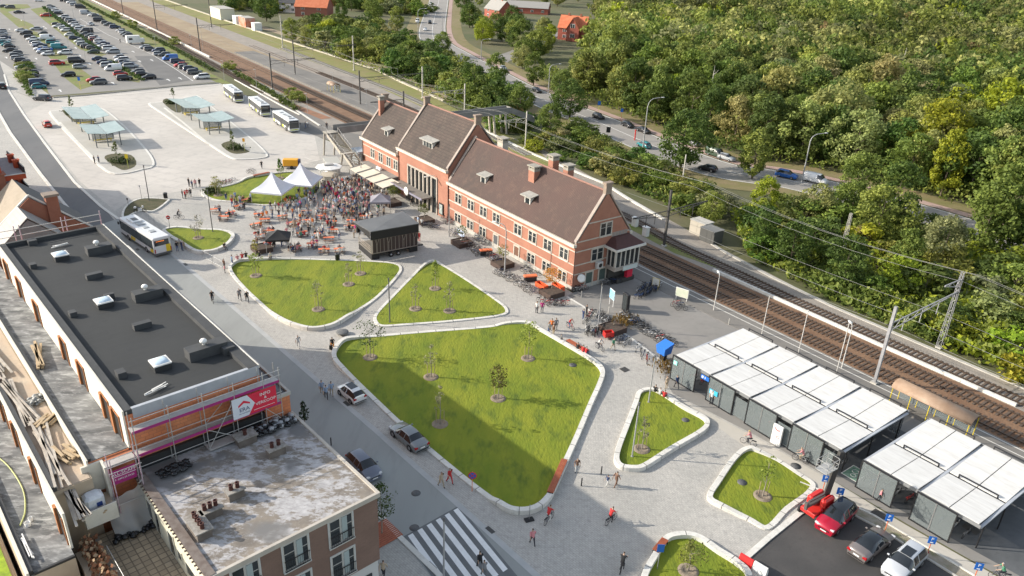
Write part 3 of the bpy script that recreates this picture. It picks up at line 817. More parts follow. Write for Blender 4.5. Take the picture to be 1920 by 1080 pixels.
# the gable end that looks at the cycle racks
RG = PI / 2
window(st, TR(XR1 + .01, 4.1, 3.95, RG), 2.1, 1.75, 2); window(st, TR(XR1 + .01, 5.35, 7.45, RG), 2.1, 1.9, 2)
door(TR(XR1 + .01, 2.85, 0, RG), 1.2, 2.3, mat('door_green', (.07, .10, .09), .5)); door(TR(XR1 + .01, 5.4, 0, RG), 1.2, 2.3, mat('door_green', (.07, .10, .09)))
# name letters cut off by the bay: the last part of the station name
nb = MB(TR(XR1 + .01, 8.1, 6.75, RG)); nb.box(-1.5, 1.5, -.06, 0, -.02, .85); no = nb.build('name_board', mat('name_stone', (.33, .27, .235), .85), st)
for k, ch in enumerate('AALST'[:0] + 'IIBSY'):
 text(ch, 'letter', .85, mat('letter_grey', (.26, .25, .24), .6), no, (XR1 + .09, 6.95 + k * .62, 7.2), (PI / 2, 0, PI / 2), .03)
ck = MB(TR(XR1 + .35, 4.35, 2.75, RG)); ck.bevbox(-.55, .55, -.3, .28, 0, 1.0, .05); co = ck.build('air_conditioner', mat('ac_white', (.5, .49, .47), .5), st)
f = MB(TR(XR1 + .66, 4.35, 3.25, RG)); f.M = f.M @ Matrix.Rotation(PI / 2, 4, 'X'); f.lathe([(.001, .02), (.32, .02), (.32, 0)], 14); f.build('fan', DARK, co)
dsh = MB(Matrix.Translation((XR1 + .45, 1.0, 1.95)) @ Matrix.Rotation(rad(70), 4, 'Z') @ Matrix.Rotation(rad(68), 4, 'X')); dsh.lathe([(.001, 0), (.35, .03), (.6, .12), (.62, .14), (.35, .07), (.001, .045)], 16); dsh.build('sign_disc', WHITE, st)
# signal box bay on the gable
y0, y1 = 5.9, 10.7; xo = XR1 + 2.0
bm = MB()
bm.box(XR1 + .002, xo, y0, y1, 2.35, 2.95); bm.box(XR1 + .002, xo, y0, y1, 5.35, 5.6)
bay = bm.build('bay', mat('bay_stone', (.40, .35, .30), .8, (.30, .26, .23), 1), st)
gl = MB(); gl.box(XR1 + .002, xo - .1, y0 + .1, y1 - .1, 2.96, 5.34); gl.build('window', GLASS, bay)
ml = MB()
for k in range(6):
 y = y0 + .05 + (y1 - y0 - .3) * k / 5; ml.box(xo - .12, xo - .02, y, y + .2, 2.96, 5.34)
for x in (XR1 + .1, XR1 + .9, xo - .3):
 ml.box(x, x + .18, y0 + .02, y0 + .12, 2.96, 5.34); ml.box(x, x + .18, y1 - .12, y1 - .02, 2.96, 5.34)
ml.build('frame', mat('frame_grey', (.5, .47, .42), .7), bay)
rf = MB(); rf.box(XR1 - .1, xo + .55, y0 - .55, y1 + .55, 5.62, 5.95); rf.build('gutter', KERB, bay)
rf = MB(); rf.add([(XR1, y0 - .4, 5.96), (xo + .4, y0 - .4, 5.96), (xo + .4, y1 + .4, 5.96), (XR1, y1 + .4, 5.96), (XR1, y0 + .8, 7.0), (XR1 + .6, y0 + 1.0, 7.0), (XR1 + .6, y1 - 1.0, 7.0), (XR1, y1 - .8, 7.0)],
  [(0, 1, 5, 4), (1, 2, 6, 5), (2, 3, 7, 6), (4, 5, 6, 7)]); rf.build('roof', mat('bay_tiles', (.09, .035, .03), .75, (.07, .03, .026), 2), bay)
bb = MB(); bb.box(XR1 + .003, XR1 + 1.6, y0 + 1.2, y1 - .2, 0, .7); bb.box(XR1 + .003, XR1 + .5, y0 + .3, y1 - .3, .7, 2.3); bb.build('kiosk_wall', mat('kiosk_dark', (.06, .055, .05), .7), bay)
sg = MB(); sg.box(xo + .003, xo + .12, y0 + 1.6, y1 - .3, 2.2, 2.85); sg.build('sign', mat('sign_pale', (.55, .60, .58), .5), bay)
sg = MB(); sg.box(XR1 + 1.2, XR1 + 1.75, y1 - 1.9, y1 - .8, .72, 1.9); sg.build('red_box', PINK, bay)
# downpipes
for x, y in ((XR1 + .02, -.12), (XM1 + .2, -.12), (XM0 + .05, -.12), (XL0 + .2, -.12)):
 dp = MB(); dp.tube((x, y, 0), (x, y, 6.8), .07, n=6); dp.build('downpipe', mat('pipe_dark', (.08, .05, .045), .6), st)
# great window of the hall
X0, X1 = -46.7, -36.3
gw = MB(); gw.box(X0 + .3, X1 - .3, -.03, .05, .05, 6.35); gwo = gw.build('hall_window', GLASS, st)
fr = MB(); fr.box(X0, X0 + .3, -.16, .02, 0, 6.65); fr.box(X1 - .3, X1, -.16, .02, 0, 6.65); fr.box(X0 + .3, X1 - .3, -.16, .02, 6.35, 6.65)
for k in range(1, 7):
 x = X0 + .3 + (X1 - X0 - .6) * k / 7; fr.box(x - .19, x + .19, -.32, .02, 0, 6.35)
fr.build('frame', mat('hall_stone', (.36, .32, .27), .85, (.42, .37, .32), 1), gwo)
cp = MB(); cp.box(-48.6, -37.4, -2.6, -.33, 2.75, 3.0); cpo = cp.build('canopy', mat('canopy_grey', (.16, .145, .125), .85, (.2, .18, .16), 1), st)
cf = MB(); cf.box(-48.62, -37.38, -2.66, -2.605, 2.7, 3.05); cf.build('fascia', mat('fascia_violet', (.23, .22, .28), .6), cpo)
cl = MB(Matrix.Translation((-42.5, -2.75, 3.0)) @ Matrix.Rotation(PI / 2, 4, 'X')); cl.lathe([(.001, .06), (.75, .06), (.78, .03), (.75, 0), (.001, 0)], 24); clo = cl.build('clock', WHITE, cpo)
hd_ = MB(); hd_.beam((-42.5, -2.83, 3.0), (-42.5, -2.83, 3.55), .08, .03); hd_.beam((-42.5, -2.83, 3.0), (-42.15, -2.83, 2.8), .1, .03)
for k in range(12): 
 a_ = k * PI / 6; hd_.beam((-42.5 + .58 * math.sin(a_), -2.82, 3 + .58 * math.cos(a_)), (-42.5 + .68 * math.sin(a_), -2.82, 3 + .68 * math.cos(a_)), .05, .02)
hd_.build('clock_hand', DARK, clo)
ds = MB(); ds.box(-47.2, -40.5, -.3, -.1, .02, 2.5); ds.build('door', mat('entrance_dark', (.02, .02, .022), .3), st)
lm = MB(); lm.box(-37.0, -36.9, -1.4, -.2, 7.0, 7.07); lm.cbox(-37.0, -1.8, 7.02, .35, .8, .12); lm.build('wall_lamp', KERB, st)
pb = MB(); pb.box(-35.6, -34.3, -.2, -.01, .5, 2.5); pbo = pb.build('poster_case', DARK, st)
pb = MB(); pb.box(-35.45, -34.45, -.23, -.201, .65, 2.35); pb.build('poster', mat('poster_green', (.16, .25, .22), .4, (.5, .5, .48), 3, (.05, .10, .15), 6), pbo)
# left wing windows, terrace room with awnings
for a_ in (60.7, 57.3, 54.1, 50.95 + .35): window(st, TR(-a_, -.01, 4.25), 1.5, 1.75, 2, sill=2)
ex = MB(); ex.box(-62.6, -50.6, -1.4, -.01, 0, 2.9); ex.box(-62.8, -50.4, -1.6, -.01, 2.9, 3.1); exo = ex.build('terrace_room', mat('terrace_grey', (.20, .19, .175), .8, (.26, .25, .23), 1), st)
gx = MB(); gx.box(-62.2, -51.0, -1.46, -1.405, .5, 2.5); gx.build('window', GLASS, exo)
for x in (-57.2, -56.2):
 ac = MB(); ac.bevbox(x, x + .8, -1.2, -.8, 3.11, 3.6, .04); ac.build('air_conditioner', WHITE, exo)
sgn = MB(); sgn.box(-65.8, -64.4, -.5, -.42, 2.9, 4.1); so_ = sgn.build('sign', BLACKF, st)
# dormers
def dormer(x, eave, k, wd, panes):
 """k = roof rise per metre, standing just above the gutter"""
 y = 1.15; z = eave + (y + .0) * k
 b_ = MB(); b_.add([(x - wd / 2, y, z - .1), (x + wd / 2, y, z - .1), (x + wd / 2, y, z + 1.5), (x - wd / 2, y, z + 1.5), (x - wd / 2, y + 1.6, z + 1.7), (x + wd / 2, y + 1.6, z + 1.7), (x - wd / 2, y + 1.6, z - .1), (x + wd / 2, y + 1.6, z - .1)],
    [(0, 1, 2, 3), (0, 3, 4, 6), (1, 7, 5, 2), (3, 2, 5, 4)])
 do = b_.build('dormer', mat('dormer_white', (.74, .72, .67), .7), st)
 t_ = MB(); t_.add([(x - wd / 2 - .6, y - .45, z + 1.51), (x + wd / 2 + .6, y - .45, z + 1.51), (x + wd / 2 + .5, y + 1.7, z + 1.85), (x - wd / 2 - .5, y + 1.7, z + 1.85),
      (x - wd / 2 - .6, y - .45, z + 1.66), (x + wd / 2 + .6, y - .45, z + 1.66), (x + wd / 2 + .5, y + 1.7, z + 2.0), (x - wd / 2 - .5, y + 1.7, z + 2.0)],
      [(3, 2, 1, 0), (4, 5, 6, 7), (0, 1, 5, 4), (1, 2, 6, 5), (2, 3, 7, 6), (3, 0, 4, 7)]); t_.build('roof', mat('dormer_zinc', (.40, .385, .35), .7, (.3, .29, .26), 2), do)
 for q_ in range(panes):
  xx = x - wd / 2 + .18 + q_ * (wd - .2) / panes
  g_ = MB(); g_.box(xx, xx + (wd - .2) / panes - .16, y - .03, y + .01, z + .45, z + 1.3); g_.build('window', GLASS, do)
KR = (13.75 - 7.1) / 5.1; KM = (16.2 - 8.9) / 5.9; KL = (14 - 7.5) / 5.3
dormer(-24.3, 7.1, KR, 1.35, 1); dormer(-12.6, 7.1, KR, 1.35, 1); dormer(-41.6, 8.9, KM, 3.2, 3); dormer(-57.0, 7.5, KL, 1.35, 1)
# chimneys
def chimney(x, y, zb, zt, wx, wy, par, brick=BRICK, pots=True):
 c = MB(); c.box(x - wx / 2, x + wx / 2, y - wy / 2, y + wy / 2, zb, zt - .75); co_ = c.build('chimney', brick, par)
 c = MB()
 for sx in (-1, 1):
  for sy in (-1, 1): c.box(x + sx * wx / 2 - .22 * (sx > 0) - .0 * (sx < 0), x + sx * wx / 2 + .22 * (sx < 0), y + sy * wy / 2 - .22 * (sy > 0), y + sy * wy / 2 + .22 * (sy < 0), zt - .38, zt - .12)
 c.box(x - wx / 2 - .02, x + wx / 2 + .02, y - wy / 2 - .02, y + wy / 2 + .02, zt - .75, zt - .38)
 c.box(x - wx / 2 + .2, x + wx / 2 - .2, y - wy / 2 + .2, y + wy / 2 - .2, zt - .38, zt - .12)
 c.box(x - wx / 2 - .2, x + wx / 2 + .2, y - wy / 2 - .2, y + wy / 2 + .2, zt - .12, zt + .06)
 c.build('chimney_cap', mat('cap_stone', (.36, .33, .28), .85, (.27, .25, .21), 2), co_)
chimney(-14.5, 3.7, 10.6, 14.0, 1.4, 1.1, rr); chimney(-13.3, 6.4, 11.5, 15.6, 1.1, 1.2, rr); chimney(-10.6, 7.1, 10.3, 14.7, 1.1, 1.2, rr); chimney(-26.6, 6.5, 11.2, 15.2, 1.5, 1.1, rr, mat('render_pale', (.45, .40, .34), .85))
chimney(XL0 + 1.6, 3.6, 10.5, 15.4, .75, .95, rl)
for x, d, rz in ((XL0 + .1, 10.6, 14.0), (XM0 + .2, 11.8, 16.2), (XM1 - .2, 11.8, 16.2), (XR1 - .2, 10.2, 13.75)):
 k_ = MB(); k_.box(x - .3, x + .3, d / 2 - .55, d / 2 + .55, rz - .2, rz + 1.25); k_.box(x - .4, x + .4, d / 2 - .7, d / 2 + .7, rz + 1.25, rz + 1.5); k_.build('gable_stack', mat('stack_stone', (.30, .23, .18), .85, (.24, .19, .15), 2), st)
# awnings in front of the left wing: things of their own
for k in range(4):
 a1 = 61.3 - k * 3.62; a0 = a1 - 3.35
 t = thing('awning', 'cream terrace awning in front of the left wing of the station', 'awning', Q((a0 + a1) / 2, -3, 0), QA, 'cream awnings over the station terrace')
 m_ = MB(); hw = (a1 - a0) / 2
 m_.add([(-hw, -1.9, 2.5), (hw, -1.9, 2.5), (hw, 1.55, 3.0), (-hw, 1.55, 3.0), (-hw, -1.9, 2.54), (hw, -1.9, 2.54), (hw, 1.55, 3.04), (-hw, 1.55, 3.04)], [(3, 2, 1, 0), (4, 5, 6, 7), (0, 1, 5, 4), (1, 2, 6, 5), (2, 3, 7, 6), (3, 0, 4, 7)])
 m_.build('canvas', mat('awning_cream', (.60, .55, .45), .8, (.54, .49, .40), .5), t)
 m_ = MB()
 for x in (-hw, hw): m_.tube((x, -1.85, 0), (x, -1.85, 2.5), .05); m_.beam((x, -1.9, 2.6), (x, 1.55, 3.1), .07, .09)
 m_.build('frame', GREYM, t)
# ================================================================ the block being built on the left
def TS(x, y, z, rz=0): return Matrix.Translation((x, y, z)) @ Matrix.Rotation(rz, 4, 'Z')
blk = thing('apartment_block', 'long unfinished apartment block with black felt flat roof and white upper wall', 'building', (0, 0, 0), SA)
m_ = MB(); m_.box(10.5, 20.3, 49.5, 87.3, 0, 14.5)
body = m_.build('wall', BRICKO, blk)
m_ = MB(); m_.box(10.38, 10.498, 49.45, 87.35, 11.9, 14.95)
wh = m_.build('render_wall', WHITER, blk)
m_ = MB(); m_.box(10.75, 20.0, 49.7, 87.1, 14.502, 14.55); rfo = m_.build('roof', FELT, blk)
m_ = MB()
for a in ((10.4, 11.05, 49.5, 87.3), (19.5, 20.3, 49.5, 87.3), (11.05, 19.5, 86.9, 87.3)): m_.box(a[0], a[1], a[2], a[3], 14.552, 14.95 if a[1] > 19 or a[3] > 87 and a[0] > 11 else 14.9)
m_.build('parapet', mat('parapet_felt', (.042, .044, .046), .8, (.055, .057, .059), 1), rfo)
m_ = MB(); m_.box(11.05, 20.3, 49.46, 49.74, 14.1, 14.93); m_.build('edge_trim', mat('insulation_grey', (.33, .35, .38), .6, (.40, .42, .45), .8), rfo)
m_ = MB(); m_.box(20.302, 20.4, 49.5, 87.3, 14.7, 14.99); m_.build('edge_strip', KERB, rfo)
# street side lower storeys with a ledge
m_ = MB(); m_.box(20.302, 22.4, 49.1, 87.3, 0, 11.7); lw = m_.build('street_wall', BRICKO, blk)
m_ = MB(); m_.box(20.35, 22.3, 49.3, 87.2, 11.702, 11.76); m_.build('ledge_roof', mat('membrane', (.03, .032, .037), .4, (.12, .125, .135), 2.5), blk)
m_ = MB(); m_.box(22.3, 22.5, 49.05, 87.3, 11.65, 11.95); m_.box(20.4, 22.3, 49.02, 49.2, 11.65, 11.95); m_.build('edge_strip', CONC, blk)
# terraces stepping down on the other side
m_ = MB(); m_.box(7.7, 10.37, 49.5, 104, 0, 11.85); m_.build('terrace_wall', BRICKO, blk)
m_ = MB(); m_.box(7.9, 10.37, 49.6, 104, 11.852, 11.9); m_.build('terrace_floor', FELTG, blk)
m_ = MB(); m_.box(7.6, 7.72, 49.4, 104, 11.3, 12.15); m_.build('edge_trim', WHITER, blk)
m_ = MB(); m_.box(7.722, 7.95, 49.6, 104, 11.902, 12.1); m_.build('parapet', FELTD, blk)
SAND = mat('sand_wall', (.47, .38, .28), .9, (.4, .32, .23), .6)
m_ = MB(); m_.box(5.2, 7.598, 48.5, 104, 0, 11.3); m_.build('terrace_wall', SAND, blk)
m_ = MB(); m_.box(5.3, 7.5, 48.6, 104, 11.302, 11.34); m_.build('terrace_floor', mat('sandy_board', (.44, .33, .24), .9, (.5, .41, .31), .5, (.30, .24, .19), 2), blk)
m_ = MB(); m_.box(5.06, 5.198, 45.4, 104, 8.9, 11.75); lwh = m_.build('render_wall', WHITER, blk)
m_ = MB(); m_.box(5.2, 5.5, 48.5, 104, 11.342, 11.72); m_.build('parapet', mat('parapet_felt', (.055, .058, .06)), blk)
m_ = MB(); m_.box(5.3, 6.3, 38, 46.4, 0, 7.6); m_.build('garden_wall', mat('sand_wall', (.47, .38, .28)), blk)
m_ = MB(); m_.box(10.7, 22.3, 49.2, 49.48, 9.96, 10.75); m_.build('black_membrane', FELTD, blk)
for a in ((2.5, 5.05, 44.4, 8.9), (-.2, 2.2, 43, 4.4)): m_ = MB(); m_.box(a[0], a[1], a[2], 104, 0, a[3]); m_.build('terrace_wall', SAND, blk)
m_ = MB(); m_.box(2.6, 5.05, 44.5, 104, 8.902, 8.94); m_.build('terrace_floor', FELTG, blk)
m_ = MB(); m_.box(2.35, 2.5, 44.3, 104, 8.5, 9.35); m_.build('edge_trim', WHITER, blk)
m_ = MB(); m_.box(2.502, 2.75, 44.5, 104, 8.942, 9.25); m_.box(2.76, 5.05, 44.38, 44.55, 8.942, 9.1); m_.build('parapet', FELTD, blk)
m_ = MB(); m_.box(-.1, 2.1, 43, 104, 4.402, 4.45); m_.build('terrace_floor', mat('sandy_board', (.44, .33, .24)), blk)
m_ = MB(); m_.box(1.2, 1.9, 43, 60, 4.452, 4.6); m_.build('moss_strip', mat('moss', (.30, .42, .02), .9, (.16, .25, .02), 1.5), blk)
m_ = MB(); m_.box(2.5, 6.3, 30, 44.38, 0, 6.2); m_.build('terrace_wall', mat('sand_wall', (.47, .38, .28), .9, (.4, .32, .23), .6), blk)
m_ = MB(); m_.box(8.6, 10.5, 49.2, 49.49, 7, 11.75); m_.build('wall', BRICKO, blk)
m_ = MB(); m_.box(8.4, 8.59, 48.4, 49.5, 7, 11.8); m_.box(7.2, 8.39, 49.3, 49.48, 9.5, 11.8); m_.box(6.5, 8.4, 46.9, 47.0, 8.6, 9.9); m_.box(6.4, 6.5, 46.9, 48.5, 8.6, 9.9); m_.build('box_wall', WHITER, blk)
m_ = MB(); m_.box(6.5, 8.4, 47, 49.2, 8.6, 9.3); m_.build('terrace_floor', mat('sandy_board', (.44, .33, .24)), blk)
# openings with brown frames in the white walls
for y in (84.5, 79.3, 73.0, 64.4, 59.5, 53.6, 51.2):
 o = MB(); o.box(10.34, 10.377, y - .75, y + .95, 11.92, 14.0); oo = o.build('opening', mat('opening_dark', (.012, .008, .006), .9), wh)
 o = MB(); o.box(10.2, 10.37, y + .55, y + .98, 11.92, 14.05); o.box(10.3, 10.375, y - .8, y - .7, 11.92, 14.05); o.box(10.31, 10.36, y - .7, y + .55, 13.92, 14.05); o.build('frame', mat('brown_frame', (.42, .17, .06), .7, (.30, .11, .04), 3), oo)
for y in (98, 90, 82, 74, 68.5, 62.7, 58.5, 53.0, 46.6):
 o = MB(); o.box(5.02, 5.057, y - .75, y + .95, 8.95, 11.1); oo = o.build('opening', mat('opening_dark', (.012, .008, .006)), lwh)
 o = MB(); o.box(4.88, 5.05, y + .55, y + .98, 8.95, 11.12); o.box(4.98, 5.05, y - .8, y - .7, 8.95, 11.12); o.build('frame', mat('brown_frame', (.42, .17, .06)), oo)
# rooflights, upstands and vents on the black roof
for s_, t_ in ((80.7, 14.5), (67.6, 14.6), (54.3, 14.7)):
 m_ = MB(); m_.box(t_ - .62, t_ + .62, s_ - .62, s_ + .62, 14.552, 15.05); u = m_.build('rooflight', FELTD, rfo)
 m_ = MB(); m_.box(t_ - .66, t_ + .66, s_ - .66, s_ + .66, 15.052, 15.16); fr_ = m_.build('frame', WHITE, u)
 m_ = MB(TS(t_, s_, 15.162)); m_.M = m_.M @ Matrix.Rotation(PI / 4, 4, 'Z'); m_.lathe([(.72, 0), (.62, .1), (.35, .17), (.001, .19)], 4, smooth=True); m_.build('dome', mat('acrylic_dome', (.55, .66, .75), .12, spec=.8), u)
for s_, t_, lx, ly, h in ((80.3, 17.9, 2.3, 1.1, .8), (67.0, 18.1, 2.4, 1.1, .8), (54.2, 18.2, 3.0, 1.15, .85), (74.2, 15.7, 1.4, .6, .5), (61.6, 15.8, 1.4, .6, .5), (80.0, 11.9, .55, .7, .45), (67.2, 12.0, .55, .7, .45), (54.8, 12.0, .6, .8, .5), (68.8, 15.4, .8, .4, .5), (86.4, 13.3, .8, .7, .5), (53.4, 19.6, .9, .8, .6)):
 m_ = MB(); m_.box(t_ - lx / 2, t_ + lx / 2, s_ - ly / 2, s_ + ly / 2, 14.552, 14.55 + h); u = m_.build('upstand', mat('upstand_grey', (.045, .047, .05), .75, (.06, .062, .064), 1), rfo)
 if lx > 2:
  m_ = MB(TS(t_ - .1, s_ + .1, 14.55 + h)); m_.lathe([(.11, 0), (.11, .2), (.26, .22), (.29, .34), (.2, .47), (.001, .5)], 12); m_.build('vent_cowl', WHITE, u)
for s_, t_, rz in ((83.6, 16.0, .5), (83.4, 16.2, -.3)):
 pass
pl = MB(TS(0, 0, 0))
def planks(name, label, cat, c, n, L, w_=.2, h=.08, spread=.6, ang=0, m=PLANK, seed=1, lay=3, group=None):
 """a pile of loose boards: one thing"""
 rr_ = random.Random(seed); mb_ = MB()
 for i in range(n):
  mb_.M = Matrix.Translation((rr_.uniform(-spread, spread), rr_.uniform(-spread, spread), .05 + (i % lay) * (h + .01))) @ Matrix.Rotation(ang + rr_.uniform(-.12, .12), 4, 'Z')
  l = L * rr_.uniform(.7, 1.05); mb_.box(-l / 2, l / 2, -w_ / 2, w_ / 2, 0, h)
 o = mb_.build(name, m, loc=c, rz=SA); return tag(o, label, cat, group)
planks('timber_stack', 'stack of pale timber battens lying on the grey terrace', 'timber', S(66.5, 8.7, 11.95), 9, 4.5, .2, .12, .22, PI / 2 - .15, seed=3)
planks('batten_pile', 'loose white battens on the black roof near its scaffolded edge', 'timber', S(51.4, 13.4, 14.6), 5, 1.6, .06, .04, .3, .25, WHITE, 4)
planks('crossed_battens', 'two crossed pale battens at the far end of the black roof', 'timber', S(84.0, 15.2, 14.6), 3, 1.6, .09, .05, .25, .1, WHITE, 5)
for k, (s_, t_, L, a) in enumerate(((70, 5.9, 9, PI / 2), (61, 6.0, 9, PI / 2 + .04), (53, 6.15, 9, PI / 2 - .03), (47.5, 6.1, 5, PI / 2))):
 planks('scaffold_board_stack', 'long stack of grey and white boards along the sandy terrace edge', 'boards', S(s_, t_, 11.4 if k < 3 else 10.75), 12, L, .16, .07, .3, a, mat('board_grey', (.5, .45, .38), .85, (.33, .28, .23), 2, (.62, .58, .52), 4), 10 + k, 4, 'boards stacked along the terrace')
for k, (s_, t_) in enumerate(((57.0, 7.0), (52.0, 6.95))):
 planks('rubble_heap', 'heap of broken boards and rubble on the sandy terrace', 'rubble', S(s_, t_, 11.36), 14, 1.6, .18, .09, .55, .8 + k, PLANK, 20 + k, 4, 'rubble heaps on the terrace')
planks('timber_stack', 'pale timber props lying beside the white bag', 'timber', S(47.9, 7.9, 9.35), 5, 1.4, .16, .1, .5, PI / 2 + .3, PLANK, 31)
planks('pipe_bundle', 'bundle of thin white pipes on the lowest grey terrace', 'pipes', S(47.0, 2.95, 8.98), 5, 2.6, .07, .07, .16, PI / 2, WHITE, 33)
tp = MB(); rr_ = random.Random(5)
for i in range(60):
 a_ = rr_.uniform(0, 6.28); r_ = rr_.uniform(0, .9)
 tp.sphere((r_ * math.cos(a_) * .6, r_ * math.sin(a_), rr_.uniform(.05, .3)), rr_.uniform(.1, .28), 5, 3, sz=.5)
tag(tp.build('tarpaulin', mat('grey_tarp', (.16, .16, .155), .5, (.3, .3, .28), 5), loc=S(60.5, 6.9, 11.35)), 'crumpled grey tarpaulin on the sandy terrace beside the boards', 'tarpaulin')
bg_ = MB(); bg_.bevbox(-.6, .6, -.55, .55, 0, 1.15, .18); bo = bg_.build('bulk_bag', mat('bag_white', (.68, .70, .72), .7, (.55, .57, .6), 3), loc=S(48.0, 7.3, 9.32), rz=SA)
tag(bo, 'white bulk bag with a small blue emblem by the building site edge', 'bag')
m_ = MB(); m_.box(.05, .4, -.575, -.56, .35, .7); m_.build('emblem', mat('bag_blue', (.02, .05, .2), .6), bo)
hz = MB(); P_ = smooth_loop([(3.2, 60, 9), (3.9, 57, 9), (4.1, 53.5, 9), (3.7, 51, 9), (3.1, 49.6, 9)], 5, False)
hz.path([S(p[1], p[0], 8.98) for p in P_], .05, 5); tag(hz.build('hose', mat('hose_yellow', (.45, .47, .18), .5)), 'yellow green hose snaking over the lowest grey terrace', 'hose')
for k, (s_, t_, r_) in enumerate(((49.3, 3.5, .2), (49.7, 3.75, .14))):
 m_ = MB(); m_.lathe([(r_ * .85, 0), (r_, .3), (r_ * .9, .3), (r_ * .7, .06), (.001, .05)], 12)
 tag(m_.build('bucket', WHITE, loc=S(s_, t_, 8.95)), ('larger' if k == 0 else 'smaller') + ' white bucket standing near the hose end on the terrace', 'bucket')
# ---------------------------------------------------------------- scaffold in front of the orange wall
sc = thing('scaffold', 'steel scaffold with magenta edge boards before the orange block wall', 'scaffold', (0, 0, 0), SA)
PX_ = [10.6, 13.0, 15.4, 17.7, 20.0, 21.3]
for x in PX_:
 for y in (48.25, 49.15):
  m_ = MB(); m_.tube((x, y, 10.12), (x, y, 15.0), .035, n=6); m_.tube((x, y, 10.08), (x, y, 10.14), .12, n=6); m_.build('standard', STEEL, sc)
m_ = MB()
for z in (10.9, 12.35, 12.8, 14.3, 14.75):
 m_.tube((10.4, 48.22, z), (21.4, 48.22, z), .028, n=5)
for x in PX_:
 for z in (10.3, 11.8, 13.7): m_.tube((x, 48.25, z), (x, 49.15, z), .028, n=5)
m_.build('guard_rail', STEEL, sc)
for z in (11.78, 13.72):
 m_ = MB(); m_.box(10.5, 21.3, 48.3, 49.1, z, z + .06); wk = m_.build('walkway', mat('deck_grey', (.36, .34, .32), .6, (.42, .40, .38), 2), sc)
 m_ = MB(); m_.box(10.5, 21.3, 48.24, 48.28, z - .06, z + .15); m_.build('toe_board', MAG, wk)
m_ = MB(); m_.box(15.3, 18.2, 48.0, 48.9, 10.12, 10.2); m_.build('walkway', mat('deck_grey', (.36, .34, .32)), sc)
for a, b_ in (((15.4, 48.2, 10.2), (17.7, 48.2, 13.7)), ((17.7, 48.2, 10.2), (15.5, 48.2, 11.8)), ((20.0, 48.2, 11.8), (21.3, 48.2, 10.2)), ((15.5, 48.9, 11.85), (17.6, 48.9, 13.75))):
 m_ = MB(); m_.tube(a, b_, .03, n=5); m_.build('brace', STEEL, sc)
# banners hang on the scaffold: things of their own
bn = thing('banner', 'red and white advertising banner reading INFO & VERKOOP hung on the scaffold', 'banner', (0, 0, 0), SA)
m_ = MB(); m_.box(17.42, 20.9, 48.12, 48.15, 11.9, 13.62); m_.build('cloth', PINK, bn)
m_ = MB(); m_.add([(17.4, 48.115, 11.88), (18.6, 48.115, 11.88), (19.15, 48.115, 12.75), (18.6, 48.115, 13.64), (17.4, 48.115, 13.64)], [(0, 1, 2, 3, 4)]); m_.build('white_panel', mat('banner_white', (.62, .66, .72), .6), bn)
TXR = (PI / 2, 0, 0)
m_ = MB(); m_.add([(17.85, 48.108, 12.95), (18.3, 48.108, 13.28), (18.78, 48.108, 12.98), (18.78, 48.108, 12.83), (18.3, 48.108, 13.05), (17.85, 48.108, 12.78)], [(0, 5, 4, 1), (1, 4, 3, 2)]); m_.build('emblem', PINK, bn)
text('ERA', 'lettering', .46, mat('letter_navy', (.05, .06, .16), .6), bn, (18.3, 48.10, 12.52), TXR, .003)
text('DE VASTGOED', 'lettering', .13, mat('letter_navy', (.05, .06, .16)), bn, (18.3, 48.10, 12.2), TXR, .003)
text('INFO', 'lettering', .38, LETW, bn, (20.0, 48.10, 13.25), TXR, .004); text('&', 'lettering', .32, LETW, bn, (20.0, 48.10, 12.93), TXR, .004); text('VERKOOP', 'lettering', .36, LETW, bn, (20.0, 48.10, 12.58), TXR, .004)
m_ = MB(); m_.box(19.0, 20.7, 48.105, 48.11, 12.12, 12.15); m_.build('underline', LETW, bn)
b2 = thing('banner', 'small magenta banner reading ALL-SCAFF at the corner of the scaffold', 'banner', (0, 0, 0), SA)
m_ = MB(); m_.box(8.66, 10.24, 48.1, 48.13, 10.35, 11.5); m_.build('cloth', MAG, b2)
text('ALL-SCAFF', 'lettering', .34, LETW, b2, (9.45, 48.085, 11.15), TXR, .004); text('TEL. 0493.20.30.50'[:0] + 'T. 0493.25.39.53', 'lettering', .19, LETW, b2, (9.45, 48.085, 10.7), TXR, .004)
m_ = MB(); m_.add([(8.66, 48.09, 10.93), (10.24, 48.09, 10.93), (10.24, 48.09, 10.97), (8.66, 48.09, 10.97)], [(0, 1, 2, 3)]); m_.build('underline', LETW, b2)
# small scaffold at the corner, its plastic sheet
s2 = thing('scaffold', 'small corner scaffold with pinkish poles above the tiled terrace', 'scaffold', (0, 0, 0), SA)
for x in (8.6, 10.35):
 for y in (47.3, 48.2): m_ = MB(); m_.tube((x, y, 7), (x, y, 13.0), .035, n=6); m_.build('standard', mat('pole_pink', (.45, .25, .33), .5, (.5, .45, .46), 3), s2)
m_ = MB()
for z in (9.2, 11.9, 12.4): m_.tube((8.4, 48.2, z), (10.5, 48.2, z), .03, n=5); m_.tube((8.4, 47.3, z), (10.5, 47.3, z), .03, n=5)
m_.build('guard_rail', STEEL, s2)
m_ = MB(); m_.box(8.5, 10.4, 48.3, 49.0, 11.75, 11.82); m_.build('walkway', mat('deck_grey', (.36, .34, .32)), s2)
fs_ = MB(); nx, nz = 14, 12; vs = []
for j in range(nz + 1):
 for i in range(nx + 1):
  u, v = i / nx, j / nz
  vs.append((7.9 + 2.5 * u, 47.6 - .9 * (1 - v) ** 2 + .12 * math.sin(u * 9 + v * 5) - .3 * math.sin(PI * u) * (1 - v), 7.1 + (2.2 + .9 * u) * v + .1 * math.sin(u * 14)))
